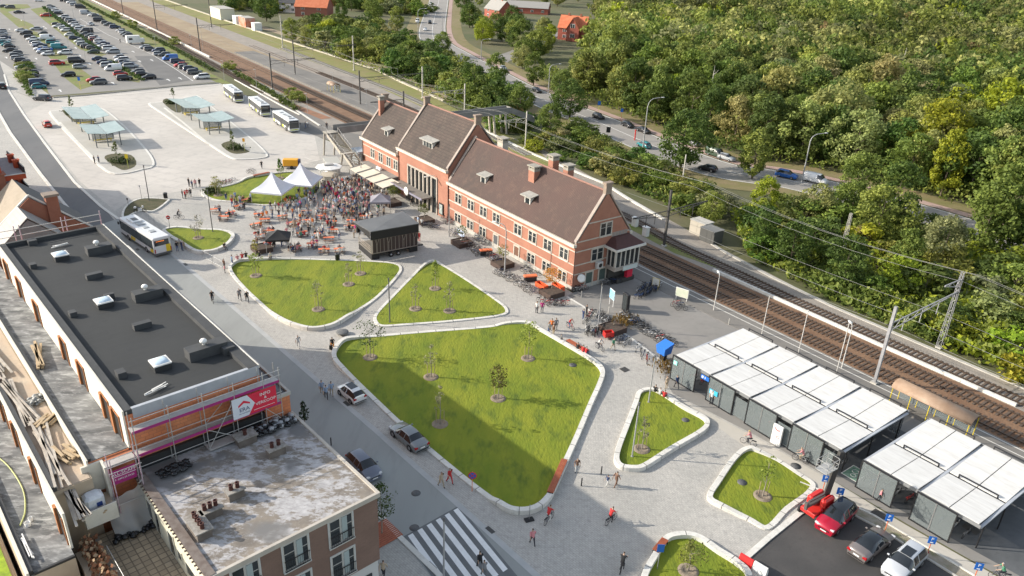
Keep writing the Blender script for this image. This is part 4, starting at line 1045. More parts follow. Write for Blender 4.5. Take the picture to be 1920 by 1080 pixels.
fs_.add(vs, [(j * (nx + 1) + i, j * (nx + 1) + i + 1, (j + 1) * (nx + 1) + i + 1, (j + 1) * (nx + 1) + i) for j in range(nz) for i in range(nx)], 0, True)
o = fs_.build('plastic_sheet', PLAST, loc=(0, 0, 0), rz=SA); tag(o, 'translucent plastic sheet draped from the corner scaffold over the tiled terrace', 'plastic sheet')
bm_ = MB(); rr_ = random.Random(8)
for i in range(46): bm_.sphere((rr_.uniform(-1.5, 1.5), rr_.uniform(-.35, .35), rr_.uniform(.05, .25)), rr_.uniform(.12, .3), 5, 3, sz=.5)
tag(bm_.build('black_film', mat('black_film', (.015, .016, .018), .25), loc=S(46.5, 9.2, 7.05), rz=SA), 'crumpled black plastic film at the foot of the plastic sheet', 'plastic film')
bm_ = MB()
for i in range(60): bm_.sphere((rr_.uniform(-1.1, 1.1), rr_.uniform(-.45, .45), rr_.uniform(.05, .2)), rr_.uniform(.12, .3), 5, 3, sz=.5)
tag(bm_.build('black_film', mat('black_film', (.015, .016, .018)), loc=S(47.5, 12.6, 10.05), rz=SA), 'crumpled black plastic film at the edge of the weathered flat roof', 'plastic film')
bm_ = MB()
for i in range(150): bm_.sphere((rr_.uniform(-1.6, 1.6), rr_.uniform(-.6, .6), rr_.uniform(.05, .35)), rr_.uniform(.12, .3), 5, 3, sz=.5, m=0 if rr_.random() < .6 else 1)
tag(bm_.build('film_heap', [mat('black_film', (.015, .016, .018)), mat('grey_film', (.30, .31, .33), .3)], loc=S(48.0, 20.4, 10.05), rz=SA), 'heap of black and grey foil below the scaffold by the street', 'plastic film')
# ---------------------------------------------------------------- brown brick house at the bottom
hs = thing('brick_building', 'brown brick flat roofed apartment building with weathered grey roof beside the crossing', 'building', (0, 0, 0), SA)
m_ = MB(); m_.box(10.5, 22.3, 36.4, 49.0, 3.95, 9.75); bw = m_.build('wall', BRICKB, hs)
m_ = MB(); m_.box(10.5, 22.2, 36.5, 49.0, 0, 3.94); gf = m_.build('ground_floor_wall', mat('white_band', (.55, .54, .52), .8), hs)
m_ = MB(); m_.box(10.6, 22.28, 36.5, 49.3, 9.752, 9.95); rw = m_.build('roof', mat('peeling_roof', (.25, .215, .175), .9, (.16, .14, .12), .5, (.33, .30, .26), 3), hs)
# the peeling coat: pale flakes are part of the roof's own look
t = rw.data.materials[0].node_tree; b_ = t.nodes['Principled BSDF']
g_ = _n(t, 'ShaderNodeNewGeometry'); mp_ = _n(t, 'ShaderNodeMapping'); mp_.inputs['Rotation'].default_value = (0, 0, -SA - .3); mp_.inputs['Scale'].default_value = (.8, 1.5, 1)
t.links.new(g_.outputs['Position'], mp_.inputs[0])
f1 = _noise(t, mp_.outputs[0], .55, 9, .78, .47, .53); old = b_.inputs['Base Color'].links[0].from_socket
f2 = _noise(t, mp_.outputs[0], 2.5, 4, .7, .3, .7)
wcol = _mix(t, f2, (.30, .29, .29), (.50, .49, .49))
t.links.new(_mix(t, f1, old, wcol), b_.inputs['Base Color'])
f3 = _noise(t, g_.outputs['Position'], .22, 3, .5, .55, .62)
t.links.new(_mix(t, f3, b_.inputs['Base Color'].links[0].from_socket, (.17, .165, .16)), b_.inputs['Base Color'])
m_ = MB(); m_.box(22.28, 22.5, 36.3, 49.0, 9.7, 10.08); m_.box(10.5, 22.28, 36.3, 36.52, 9.7, 10.08); m_.build('roof_edge', mat('roof_edge_stone', (.50, .46, .40), .8, (.42, .38, .33), 1), rw)
m_ = MB(); m_.box(10.3, 10.499, 36.4, 48.9, 6.9, 9.94); cr = m_.build('cream_wall', CREAM, hs)
m_ = MB(); m_.box(10.25, 10.85, 36.4, 48.6, 9.96, 10.12)
m_.build('coping', mat('coping_brown', (.13, .10, .085), .9, (.2, .17, .15), 2), rw)
m_ = MB()
for k in range(30): m_.box(10.1, 10.4, 37 + k * .39, 37.08 + k * .39, 10.0, 10.1)
m_.build('gutter_bracket', mat('bracket_brown', (.09, .06, .05), .8), rw)
for y, z, w_, h in ((46.6, 7.7, 1.0, 1.5), (45.2, 7.3, .8, 2.0), (42.6, 7.3, .9, 1.9), (41.2, 7.9, .6, .8), (39.3, 7.7, 1.6, 1.0)):
 window(hs, TS(10.29, y, z - .1, -PI / 2), w_, h, 1, frame=mat('frame_cream', (.6, .58, .5), .7), fw=.07, sill=False, bars=0)
def brick_window(x, z, par=hs):
 wo = window(par, TS(x, 36.39, z), 1.75, 2.15, 2, frame=mat('frame_pale', (.50, .50, .48), .7), fw=.12, d=.04, sill=1, bars=1)
 c = MB(); c.box(x + .05, x + .45, 36.31, 36.33, z + .15, z + 2.1)
 c.build('curtain', mat('curtain', (.34, .40, .40), .8), wo)
 rl_ = MB()
 for k in range(11): rl_.box(x - .85 + k * .168, x - .83 + k * .168, 36.2, 36.22, z + .02, z + .85)
 rl_.box(x - .9, x + .9, 36.19, 36.23, z + .85, z + .9); rl_.box(x - .9, x + .9, 36.19, 36.23, z, z + .04)
 rl_.build('railing', DARK, wo)
for x in (19.35, 16.0, 12.6):
 for z in (7.45, 4.35): brick_window(x, z)
for y in (39.5, 43.0, 46.5):
 for z in (7.45, 4.35): window(hs, TS(22.31, y, z, PI / 2), 1.6, 2.1, 2, frame=mat('frame_pale', (.50, .50, .48)), fw=.1, sill=1)
m_ = MB(); m_.box(17.5, 21.6, 36.38, 36.49, .1, 3.0); m_.build('shop_window', GLASS, hs)
# chimney stacks with clay pots
for s_, t_, lx, ly, n_ in ((44.9, 19.0, 1.25, .75, 2), (42.3, 14.7, 1.1, .7, 2), (40.6, 11.55, .95, 1.9, 4), (41.5, 12.7, 1.3, .7, 3), (47.6, 17.9, 1.4, .9, 1)):
 m_ = MB(); m_.box(t_ - lx / 2, t_ + lx / 2, s_ - ly / 2, s_ + ly / 2, 9.952, 10.6); c_ = m_.build('chimney', mat('stack_brown', (.12, .10, .085), .9, (.17, .145, .125), 2), rw)
 m_ = MB(); m_.box(t_ - lx / 2 - .1, t_ + lx / 2 + .1, s_ - ly / 2 - .1, s_ + ly / 2 + .1, 10.602, 10.68); m_.build('chimney_cap', mat('cap_grey', (.21, .19, .165), .9, (.35, .33, .3), 3), c_)
 for k in range(n_):
  f_ = (k + .5) / n_ - .5
  xx, yy = (t_ + f_ * (lx - .2), s_) if lx > ly else (t_, s_ + f_ * (ly - .2))
  m_ = MB(TS(xx, yy, 10.68)); m_.lathe([(.15, 0), (.13, .32), (.16, .34), (.16, .42), (.1, .42), (.09, .1)], 10); m_.build('chimney_pot', mat('clay_pot', (.07, .022, .016), .7), c_)
# tiled terrace behind it, wall of creeper
tt = thing('terrace', 'square tiled roof terrace beside the cream wall at the bottom left', 'terrace', (0, 0, 0), SA)
m_ = MB(); m_.box(6.7, 10.29, 30, 47.9, 0, 6.95); m_.build('wall', SAND, tt)
m_ = MB(); m_.box(6.9, 10.28, 30, 47.8, 6.952, 6.99); m_.build('tile_floor', mat('terrace_tiles', (.42, .34, .235), .85, (.33, .27, .19), .4, (.48, .40, .29), 2, pattern=('brick', (.10, .08, .06), .5, .5, .8, 0), world=False), tt)
m_ = MB(); m_.box(6.55, 6.88, 30, 46.9, 6.96, 7.9); m_.build('low_wall', mat('old_wall', (.20, .175, .14), .9, (.13, .11, .09), 1), tt)
m_ = MB()
for y in range(31, 47, 2): m_.tube((6.95, y, 7), (6.95, y, 8.3), .03, n=5)
m_.tube((6.95, 31, 8.3), (6.95, 45, 8.3), .03, n=5); m_.build('railing', STEEL, tt)
cv = MB(); rr_ = random.Random(4)
for i in range(900):
 y = rr_.uniform(36, 46.5); x = rr_.uniform(5.6, 6.7); z = 7.6 + rr_.random() * 1.1 - (46.5 - y) * .05
 a_ = Vector((rr_.gauss(0, 1), rr_.gauss(0, 1), rr_.gauss(0, 1))).normalized() * .16; b_ = a_.orthogonal().normalized() * .14
 p = Vector((x, y, z)); cv.add([p - a_, p - b_, p + a_, p + b_], [(0, 1, 2, 3)], 0 if rr_.random() < .6 else 1)
tag(cv.build('creeper', [mat('dead_leaf', (.20, .085, .04), .9), mat('dead_leaf_pale', (.36, .25, .15), .9)], loc=(0, 0, 0), rz=SA), 'dry brown creeper growing along the wall beside the tiled terrace', 'creeper', kind='stuff')
# ---------------------------------------------------------------- old brick house with big gable, beyond the black roof
oh = thing('gabled_house', 'red brick gabled house with pale tiled roof and chimney behind the black roof', 'house', (0, 0, 0), SA)
def gprism(x0, x1, y0, y1, e, r_, mb_):
 xm = (x0 + x1) / 2
 mb_.add([(x0, y0, 0), (x1, y0, 0), (x1, y0, e), (xm, y0, r_), (x0, y0, e), (x0, y1, 0), (x1, y1, 0), (x1, y1, e), (xm, y1, r_), (x0, y1, e)],
   [(0, 1, 2, 3, 4), (5, 9, 8, 7, 6), (1, 6, 7, 2), (0, 4, 9, 5), (2, 7, 8, 3), (3, 8, 9, 4)])
m_ = MB(); gprism(11.8, 26.2, 118.0, 118.6, 3.6, 9.7, m_); m_.box(12, 26, 118.61, 127.5, 0, 3.4); hw_ = m_.build('wall', BRICKR, oh)
m_ = MB()
for sx, x in ((-1, 11.4), (1, 26.6)):
 a = [(x, 118.4, 3.2), (x, 127.5, 3.2), (19.0, 127.5, 9.8), (19.0, 118.4, 9.8)]
 m_.add(a + [(p[0], p[1], p[2] + .22) for p in a], [(0, 1, 2, 3), (7, 6, 5, 4), (0, 4, 5, 1), (1, 5, 6, 2), (3, 7, 4, 0), (2, 6, 7, 3)], 0 if sx < 0 else 1)
m_.build('roof', [TILEG, SLATE], oh)
for x in (26.6, 11.4): m_ = MB(); m_.beam((x, 118.1, 3.5), (19.0, 118.1, 10.1), .3, .2); m_.build('verge', KERB, oh)
m_ = MB(); m_.box(20.9, 22.4, 117.6, 118.9, 5.5, 9.5); c_ = m_.build('chimney', BRICKR, oh); m_ = MB(); m_.box(20.7, 22.6, 117.4, 119.1, 9.5, 9.85); m_.build('chimney_cap', mat('cap_brown', (.25, .2, .16), .9), c_)
pg = thing('porch_gable', 'grey zinc gabled dormer roof standing just behind the black roof edge', 'roof', (0, 0, 0), SA)
m_ = MB(); gprism(13.6, 21.0, 112.0, 112.4, 5.4, 8.7, m_); m_.box(14, 20.6, 112.41, 117.4, 0, 5.4); m_.build('wall', mat('zinc_grey', (.16, .16, .16), .6, (.2, .2, .2), 1), pg)
m_ = MB()
for x in (13.3, 21.3):
 a = [(x, 111.9, 5.2), (x, 117.4, 5.2), (17.3, 117.4, 8.9), (17.3, 111.9, 8.9)]
 m_.add(a + [(p[0], p[1], p[2] + .15) for p in a], [(0, 1, 2, 3), (7, 6, 5, 4), (0, 4, 5, 1), (1, 5, 6, 2), (3, 7, 4, 0)])
m_.build('roof', mat('zinc_roof', (.26, .25, .24), .6, (.33, .32, .3), .5, pattern=('brick', (.15, .15, .15), .5, 20, .5, 0), world=False), pg)
# guard rail at the far end of the black roof
s3 = thing('scaffold_rail', 'pink and white scaffold guard rail along the far edge of the black roof', 'scaffold', (0, 0, 0), SA)
m_ = MB()
for z in (15.2, 15.9): m_.tube((4, 88, z), (20.5, 88, z), .04, n=5)
m_.build('guard_rail', KERB, s3)
m_ = MB()
for x in (12.2, 12.7, 16.6, 17.0, 20.4): m_.tube((x, 88, 0), (x, 88, 16.3), .05, n=6)
m_.build('standard', mat('pole_pink', (.45, .25, .33)), s3)
# red block with balconies further on
rb = thing('balcony_block', 'bright red brick flats with grey floored balconies at the left edge', 'building', (0, 0, 0), SA)
m_ = MB(); m_.box(8, 18.5, 131.5, 165, 0, 12.3); m_.build('wall', REDPL, rb)
m_ = MB(); m_.box(8, 18.7, 131.5, 165, 12.302, 12.5); m_.build('roof', FELT, rb)
for z in (3.2, 6.4, 9.3):
 m_ = MB(); m_.box(18.52, 21.6, 132, 143, z - .8, z); bo = m_.build('balcony', REDPL, rb)
 m_ = MB(); m_.box(18.52, 21.4, 132.2, 142.8, z + .002, z + .03); m_.build('balcony_floor', mat('balcony_tiles', (.27, .26, .26), .8, (.33, .32, .32), 2), bo)
 m_ = MB(); m_.box(21.45, 21.62, 132, 143, z, z + 1.0); m_.build('railing', DARK, bo)
 m_ = MB(); m_.box(18.52, 21.7, 131.9, 132.15, z, z + .1); m_.build('coping', KERB, bo)
 for y in (135.5, 139):
  m_ = MB(); m_.box(20.9, 21.7, y, y + .7, z, z + 1.2); m_.box(20.8, 21.8, y - .1, y + .8, z + 1.2, z + 1.3); m_.build('pier', REDPL, bo)
m_ = MB(); m_.box(17.2, 18.7, 131, 132.4, 0, 9.8); m_.box(17.0, 18.9, 130.8, 132.6, 9.8, 10.0); m_.build('pier', BRICKR, rb)
m_ = MB(); m_.box(12.5, 16.5, 131.4, 131.49, 4.0, 6.5); m_.box(12.5, 16.5, 131.4, 131.49, 7.4, 9.6); m_.build('window', GLASS, rb)
# ================================================================ cycle sheds
def shed(name, label, a0, a1, nb, b0=-5.2, b1=6.7):
 bm_, x0, x1 = .35, -a0, -a1
 t = thing(name, label, 'cycle shed', Q(0, 0), QA, 'white roofed glass sided cycle sheds')
 rib = mat('ribbed_sheet', (.60, .59, .56), .8, (.68, .67, .64), .6, (.44, .42, .39), .8, world=False, stretch=(.6, 3.0, 1), k2=.6, pattern=('brick', (.50, .50, .50), 40.0, .42, .5, 0))
 bw = (x1 - x0) / nb
 for k in range(nb):
  for h in range(2):
   xa, xb = x0 + bw * k + (.16 if h == 0 else bw / 2 + .04), x0 + bw * k + (bw / 2 - .04 if h == 0 else bw - .16)
   for (ya, yb, za, zb) in ((b0, bm_ - .17, 3.0, 2.78), (bm_ + .17, b1, 2.78, 3.0)):
    m_ = MB(); m_.add([(xa, ya, za), (xb, ya, za), (xb, yb, zb), (xa, yb, zb), (xa, ya, za + .07), (xb, ya, za + .07), (xb, yb, zb + .07), (xa, yb, zb + .07)],
         [(3, 2, 1, 0), (4, 5, 6, 7), (0, 1, 5, 4), (1, 2, 6, 5), (2, 3, 7, 6), (3, 0, 4, 7)])
    m_.build('roof_panel', rib, t)
 for k in range(nb + 1):
  x = x0 + bw * k
  m_ = MB(); m_.box(x - .12, x + .12, b0 + .05, b1 - .05, 2.7, 2.84); m_.build('gutter', mat('gutter_zinc', (.36, .38, .41), .5, (.42, .44, .47), 1), t)
 m_ = MB(); m_.box(x0, x1, bm_ - .14, bm_ + .14, 2.62, 2.69); m_.build('gutter', mat('gutter_zinc', (.36, .38, .41)), t)
 m_ = MB(); m_.box(x0 - .05, x1 + .05, b0 - .12, b0 - .02, 2.72, 3.02); m_.box(x0 - .05, x1 + .05, b1 + .02, b1 + .12, 2.72, 3.02); m_.build('roof_edge', mat('edge_grey', (.2, .205, .21), .5), t)
 for k in range(nb):
  for y, z in ((bm_ + .1, 2.72), (b1 - .05, 3.02)):
   x = x0 + bw * k + bw * .18
   m_ = MB(); m_.box(x, x + bw * .66, y, y + .1, z + .32, z + .42); m_.box(x, x + .1, y, y + .1, z, z + .32); m_.box(x + bw * .66 - .1, x + bw * .66, y, y + .1, z, z + .32); m_.build('roof_rail', DARK, t)
  x = x0 + bw * k + .1; w_ = bw * .64
  m_ = MB(); m_.box(x, x + w_, b0 - .42, b0 - .39, .15, 2.95); sp = m_.build('glass_screen', SCREEN, t)
  m_ = MB(); m_.box(x - .1, x, b0 - .46, b0 - .34, 0, 3.15); m_.box(x + w_, x + w_ + .1, b0 - .46, b0 - .34, 0, 3.15); m_.box(x, x + w_, b0 - .46, b0 - .36, 3.03, 3.15); m_.box(x, x + w_, b0 - .46, b0 - .36, 0.02, .12); m_.build('frame', DARK, sp)
  m_ = MB(); m_.box(x + w_ / 2 - .04, x + w_ / 2 + .04, b0 - .45, b0 - .43, .12, 3.03); m_.build('mullion', GREYM, sp)
  if nb == 4 and k < 4 and k != 0:
   m_ = MB(); m_.box(x + w_ + .12, x + bw - .12, b0 - .3, b0 - .27, .1, 2.4); m_.build('glass_screen', SCREEN, t)
 for k in range(nb * 2 + 1):
  for y in (b0 + 1.0, bm_, b1 - 1.0):
   if k % 2 == 0 or y == bm_:
    m_ = MB(); m_.tube((x0 + bw / 2 * k * .995 + .05, y, 0), (x0 + bw / 2 * k * .995 + .05, y, 2.65), .07, n=6); m_.build('post', DARK, t)
 m_ = MB(); m_.box(x0 + .1, x1 - .1, b1 - .3, b1 - .27, .1, 2.6); m_.build('glass_screen', SCREEN, t)
 return t, x0, bw
sh1, x0_, bw_ = shed('cycle_shed', 'long four bay cycle shed with white ribbed roof and glass screens', -24.0, -45.1, 4)
sh2, x2_, bw2 = shed('cycle_shed', 'shorter two bay cycle shed with white ribbed roof at the bottom right corner', -47.0, -57.4, 2, -4.7, 7.3)
for x, z0, z1, w_, m_ in ((x0_ + 4.3, 2.35, 2.85, 1.1, BLUE), (x0_ + 5.5 + .2, 1.2, 1.75, 1.1, CYAN), (x0_ + .3, 2.1, 2.6, .55, mat('mint_sign', (.25, .6, .55), .5))):
 b_ = MB(); b_.box(x, x + w_, -5.72, -5.68, z0, z1); pnl = b_.build('sign_panel', m_, sh1)
 b_ = MB(); b_.box(x + .12, x + .34, -5.74, -5.722, z0 + .12, z1 - .12); b_.box(x + w_ * .5, x + w_ * .5 + .08, -5.74, -5.722, z0 + .15, z1 - .12); b_.build('pictogram', LETW, pnl)
# bay markings in the gap between the sheds
for k, (a, b_) in enumerate(((-45.9, -3.3), (-46.6, -.6))):
 m_ = MB(Matrix.Translation((*Q(a, b_)[:2], 0)) @ Matrix.Rotation(QA, 4, 'Z'))
 m_.box(-.8, .8, -1.1, 1.1, .014, .018); o = m_.build('parking_marking', mat('marking_green', (.10, .22, .15), .7, (.2, .3, .24), 2)); o['kind'] = 'structure'
 m_ = MB(Matrix.Translation((*Q(a, b_)[:2], 0)) @ Matrix.Rotation(QA, 4, 'Z'))
 m_.box(-.8, -.72, -1.1, 1.1, .019, .023); m_.box(.72, .8, -1.1, 1.1, .019, .023); m_.box(-.72, .72, -1.1, -1.02, .019, .023); m_.box(-.72, .72, 1.02, 1.1, .019, .023); m_.torus((-.1, .3, .021), .3, .03, 'Z', 12, 4); m_.torus((.1, -.4, .021), .25, .03, 'Z', 12, 4)
 o = m_.build('parking_marking', WHITE); o['kind'] = 'structure'
# ticket / info totem by the shed
t = thing('info_totem', 'white totem with a pink arrow symbol standing against the long cycle shed', 'totem', at(1453, 833), QA)
b_ = MB(); b_.bevbox(-.55, .55, -.12, .12, 0, 2.3, .03); b_.build('panel', WHITE, t)
b_ = MB(); b_.beam((-.35, -.13, 1.95), (.0, -.13, 1.7), .02, .1); b_.beam((0, -.13, 1.7), (.3, -.13, 1.85), .02, .1); b_.torus((.2, -.125, 1.0), .16, .03, 'Y', 12, 4); b_.build('emblem', PINK, t)
# ---------------------------------------------------------------- footbridge over the tracks
fb = thing('footbridge', 'grey concrete footbridge with stairs crossing the tracks behind the station', 'footbridge', Q(0, 0), QA)
b_ = MB(); b_.box(-80.3, -78.0, -1.8, 46.5, 5.1, 5.35); b_.build('deck', CONCD, fb)
for x in (-80.45, -78.0):
 b_ = MB(); b_.box(x, x + .15, 0.6, 46.5, 5.05, 6.5); b_.build('parapet', mat('bridge_concrete', (.20, .195, .185), .9, (.27, .265, .25), .5, (.12, .12, .11), 2), fb)
def flight(n, xa, za, xb, zb, ya, yb, wid_m):
 b_ = MB()
 for i in range(n):
  t0, t1 = i / n, (i + 1) / n
  x_0, x_1 = xa + (xb - xa) * t0, xa + (xb - xa) * t1; z = za + (zb - za) * t0
  b_.box(min(x_0, x_1) - .03, max(x_0, x_1), ya, yb, z - .22, z - .14)
 b_.build('steps', mat('stair_tread', (.23, .20, .15), .85, (.3, .27, .21), 2), fb)
 b_ = MB()
 for y in (ya - .1, yb + .02):
  b_.add([(xa, y, za - .6), (xb, y, zb - .6), (xb, y, zb + .12), (xa, y, za + .12), (xa, y + .08, za - .6), (xb, y + .08, zb - .6), (xb, y + .08, zb + .12), (xa, y + .08, za + .12)], [(0, 1, 2, 3), (7, 6, 5, 4), (3, 2, 6, 7), (0, 3, 7, 4), (1, 5, 6, 2)])
 b_.build('string_wall', mat('stair_concrete', (.40, .37, .31), .85, (.33, .3, .26), .8), fb)
 b_ = MB()
 for y in (ya - .06, yb + .06):
  b_.tube((xa, y, za + 1.0), (xb, y, zb + 1.0), .03, n=5)
  for i in range(6): 
   x = xa + (xb - xa) * i / 5; z = za + (zb - za) * i / 5; b_.tube((x, y, z), (x, y, z + 1.0), .025, n=5)
 b_.build('railing', GREYM, fb)
flight(14, -78.0, 5.3, -71.5, 2.9, -1.8, .6, None)
for a in ((-71.5, -70.2, 2.65, 2.85), (-80.3, -78, 5.36, 5.4)): b_ = MB(); b_.box(a[0], a[1], -1.8, .6, a[2], a[3]); b_.build('landing', mat('stair_concrete', (.40, .37, .31)), fb)
flight(15, -70.2, 2.85, -63.4, .1, -1.8, .6, None)
for x, y in ((-79.8, -1.6), (-79.0, .4), (-71.2, -1.6), (-71.0, .4)):
 b_ = MB(); b_.tube((x - 1.0, y, 0), (x, y, 5.0 if x < -75 else 2.6), .2, .24, n=6); b_.build('leg', mat('stair_concrete', (.40, .37, .31)), fb)
b_ = MB()
for y in (-1.75,): b_.tube((-80.2, y, 6.4), (-78, y, 6.4), .03, n=5); b_.tube((-80.2, y, 5.4), (-80.2, y, 6.4), .03, n=5); b_.tube((-80.2, y, 6.4), (-80.2, .6, 6.4), .03, n=5)
b_.build('railing', GREYM, fb)
for y in (42.0, 45.5):
 for x in (-80.2, -78.2):
  b_ = MB(); b_.tube((x, y, 0), (x, y - .6, 5.1), .28, .3, n=6); b_.build('pillar', mat('pillar_pale', (.50, .46, .38), .85, (.42, .38, .32), 1), fb)
b_ = MB(); b_.add([(-80.4, 46.5, 5.05), (-77.9, 46.5, 5.05), (-75.5, 52, 2.6), (-77.6, 53, 2.6), (-80.4, 46.5, 6.5), (-77.9, 46.5, 6.5), (-75.5, 52, 4.0), (-77.6, 53, 4.0)], [(3, 2, 1, 0), (0, 1, 5, 4), (1, 2, 6, 5), (2, 3, 7, 6), (3, 0, 4, 7)]); b_.build('parapet', mat('bridge_concrete', (.20, .195, .185)), fb)
# ---------------------------------------------------------------- black trailer stage
ST0 = Vector((-21.3, 105.3, 0)); SAng = math.atan2(4.1, 6.1)
stg = thing('stage', 'black mobile trailer stage with grey roof facing the crowd', 'stage', ST0, SAng)
b_ = MB(); b_.box(0, 7.6, .1, 5.2, .95, 1.1); b_.build('floor', mat('stage_deck', (.20, .18, .15), .8), stg)
for a in ((0, 1.2, -.02, .05, 0), (-.02, 0, .05, 5.0, 0), (6.2, 7.6, -.02, .05, .1)): b_ = MB(); b_.box(*a, .95); b_.build('skirt', BLACKF, stg)
b_ = MB(); b_.add([(-.25, -.5, 4.7), (7.7, -.5, 4.7), (7.8, 5.3, 4.75), (-.35, 5.8, 4.2), (-.25, -.5, 4.8), (7.7, -.5, 4.8), (7.8, 5.3, 4.85), (-.35, 5.8, 4.3)], [(3, 2, 1, 0), (4, 5, 6, 7), (0, 1, 5, 4), (1, 2, 6, 5), (2, 3, 7, 6), (3, 0, 4, 7)])
b_.build('roof', mat('stage_roof', (.105, .11, .115), .7, (.13, .135, .14), .5), stg)
b_ = MB(); b_.box(-.2, 7.7, -.35, -.25, 3.35, 4.69); b_.box(7.6, 7.7, -.25, 4.6, 2.2, 4.69); b_.add([(-.28, -.3, 3.5), (-.33, 5.6, 4.0), (-.33, 5.6, 4.19), (-.28, -.3, 4.69)], [(3, 2, 1, 0)]); b_.build('valance', BLACKF, stg)
b_ = MB(); b_.box(.1, 7.5, -.2, -.12, 1.15, 3.3); b_.build('side_panel', mat('stage_brown', (.045, .028, .026), .6), stg)
b_ = MB()
for k in range(13): 
 x = .1 + 7.4 * k / 12; b_.box(x - .03, x + .03, -.26, -.2, 1.1, 3.35)
for z in (1.05, 3.3): b_.box(0, 7.6, -.27, -.2, z, z + .12)
for x in (.8, 2.7, 5.2, 7.0): b_.beam((x, -.28, 2.4), (x - .3, -.28, 3.3), .05, .05); b_.beam((x, -.28, 2.4), (x + .3, -.28, 3.3), .05, .05); b_.box(x - .03, x + .03, -.3, -.265, 1.1, 2.4)
b_.build('side_frame', mat('frame_bronze', (.26, .22, .19), .5), stg)
b_ = MB(); b_.box(.0, 7.6, .3, 2.2, .55, .9); b_.box(7.6, 9.0, .8, 1.2, .5, .65); b_.build('chassis', DARK, stg)
for x in (3.1, 4.3):
 w_ = MB(); w_.M = Matrix.Translation((x, -.1, .38)) @ Matrix.Rotation(PI / 2, 4, 'X'); w_.lathe([(.001, .12), (.2, .12), (.36, .1), (.38, .02), (.38, -.1), (.2, -.12)], 14); wo = w_.build('wheel', TYRE, stg)
 w_ = MB(); w_.M = Matrix.Translation((x, -.225, .38)) @ Matrix.Rotation(PI / 2, 4, 'X'); w_.lathe([(.001, .02), (.18, .0), (.18, -.02)], 12); w_.build('rim', RIM, wo)
for x, y in ((0.1, 5.0), (0.1, .1), (7.5, 5.0)):
 b_ = MB(); b_.tube((x, y, 1.1), (x, y, 4.4), .05, n=6); b_.build('post', STEEL, stg)
b_ = MB()
for z in (1.5, 1.8, 2.1): b_.tube((-.02, .2, z), (-.02, 4.9, z), .025, n=5)
for y in (.2, 1.7, 3.3, 4.9): b_.tube((-.02, y, 1.1), (-.02, y, 2.1), .025, n=5)
b_.build('railing', mat('rail_tan', (.42, .35, .28), .6), stg)
b_ = MB(); b_.box(-.35, .05, 4.5, 5.0, 2.9, 3.8); tag(b_.build('loudspeaker', BLACKF, loc=tuple(ST0), rz=SAng), 'black loudspeaker hanging at the left end of the stage', 'loudspeaker')
# ---------------------------------------------------------------- tents
def tent(name, label, c, r, rz, eave, peak, m_, legs=True, k=.42):
 t = thing(name, label, 'tent', c, rz)
 b_ = MB(); n = 10; vs = []; N_ = 4 * n
 for j in range(n + 1):
  f = j / n
  rr_ = r * (1 - f); z = eave + (peak - eave) * (f ** (1 / (1 + 0)) * (1 - k) + k * f ** 3)
  for s_ in range(4):
   a0, a1 = s_ * PI / 2 + PI / 4, (s_ + 1) * PI / 2 + PI / 4
   for i in range(n):
    u = i / n
    x = (math.cos(a0) * (1 - u) + math.cos(a1) * u) * rr_ * 1.414; y = (math.sin(a0) * (1 - u) + math.sin(a1) * u) * rr_ * 1.414
    sag = .10 * math.sin(PI * u) * (1 - f) * (peak - eave) * math.sin(PI * min(1, f * 1.2)) 
    vs.append((x, y, z - sag))
 fs = [(j * N_ + i, j * N_ + (i + 1) % N_, (j + 1) * N_ + (i + 1) % N_, (j + 1) * N_ + i) for j in range(n) for i in range(N_)]
 b_.add(vs, fs, 0, False)
 b_.add([(sx * r, sy * r, z) for z in (eave - .28, eave) for sx, sy in ((-1, -1), (1, -1), (1, 1), (-1, 1))], [(0, 1, 5, 4), (1, 2, 6, 5), (2, 3, 7, 6), (3, 0, 4, 7)])
 b_.build('canopy', m_, t)
 for sx in (-1, 1):
  for sy in (-1, 1):
   b_ = MB(); b_.tube((sx * (r - .06), sy * (r - .06), 0), (sx * (r - .06), sy * (r - .06), eave - .05), .04, n=6); b_.build('pole', STEEL, t)
 return t
tent('party_tent', 'front white pagoda tent with a pointed top on the lawn', Vector((-43.6, 130.2, 0)), 2.9, rad(-8), 2.3, 5.3, TENT)
tent('party_tent', 'rear white pagoda tent with a pointed top, nearer the stairs', Vector((-40.0, 135.7, 0)), 3.1, rad(-5), 2.3, 5.6, TENT)
tent('gazebo', 'small grey gazebo tent beside the station terrace', at(714, 396), 1.75, rad(10), 2.25, 3.35, GREYF, k=.15)
tent('gazebo', 'black gazebo tent in the middle of the seated guests', at(524, 468), 1.75, rad(12), 2.25, 3.3, BLACKF, k=.15)
# round white bar with flat roof
t = thing('bar_kiosk', 'round white bar kiosk with flat umbrella roof by the stairs', 'kiosk', at(618, 337), .4)
b_ = MB(); b_.lathe([(2.3, 2.45), (2.6, 2.55), (2.6, 2.7), (1.2, 2.95), (.001, 2.95)], 8, smooth=False); b_.build('roof', WHITE, t)
b_ = MB(); b_.box(-.9, .9, -.5, .5, 2.96, 3.2); b_.build('roof_box', mat('kiosk_grey', (.35, .34, .32), .7), t)
b_ = MB(); b_.lathe([(1.7, 0), (1.7, 1.05), (1.9, 1.05), (1.9, 1.12), (.001, 1.12)], 8, smooth=False); b_.build('counter', mat('kiosk_counter', (.5, .46, .4), .7), t)
for k in range(4):
 a_ = k * PI / 2 + .4; b_ = MB(); b_.tube((1.9 * math.cos(a_), 1.9 * math.sin(a_), 0), (1.9 * math.cos(a_), 1.9 * math.sin(a_), 2.5), .07, n=6); b_.build('post', WHITE, t)
t = thing('food_stall', 'cream roofed food stall behind the round bar kiosk', 'stall', at(624, 326), SAng)
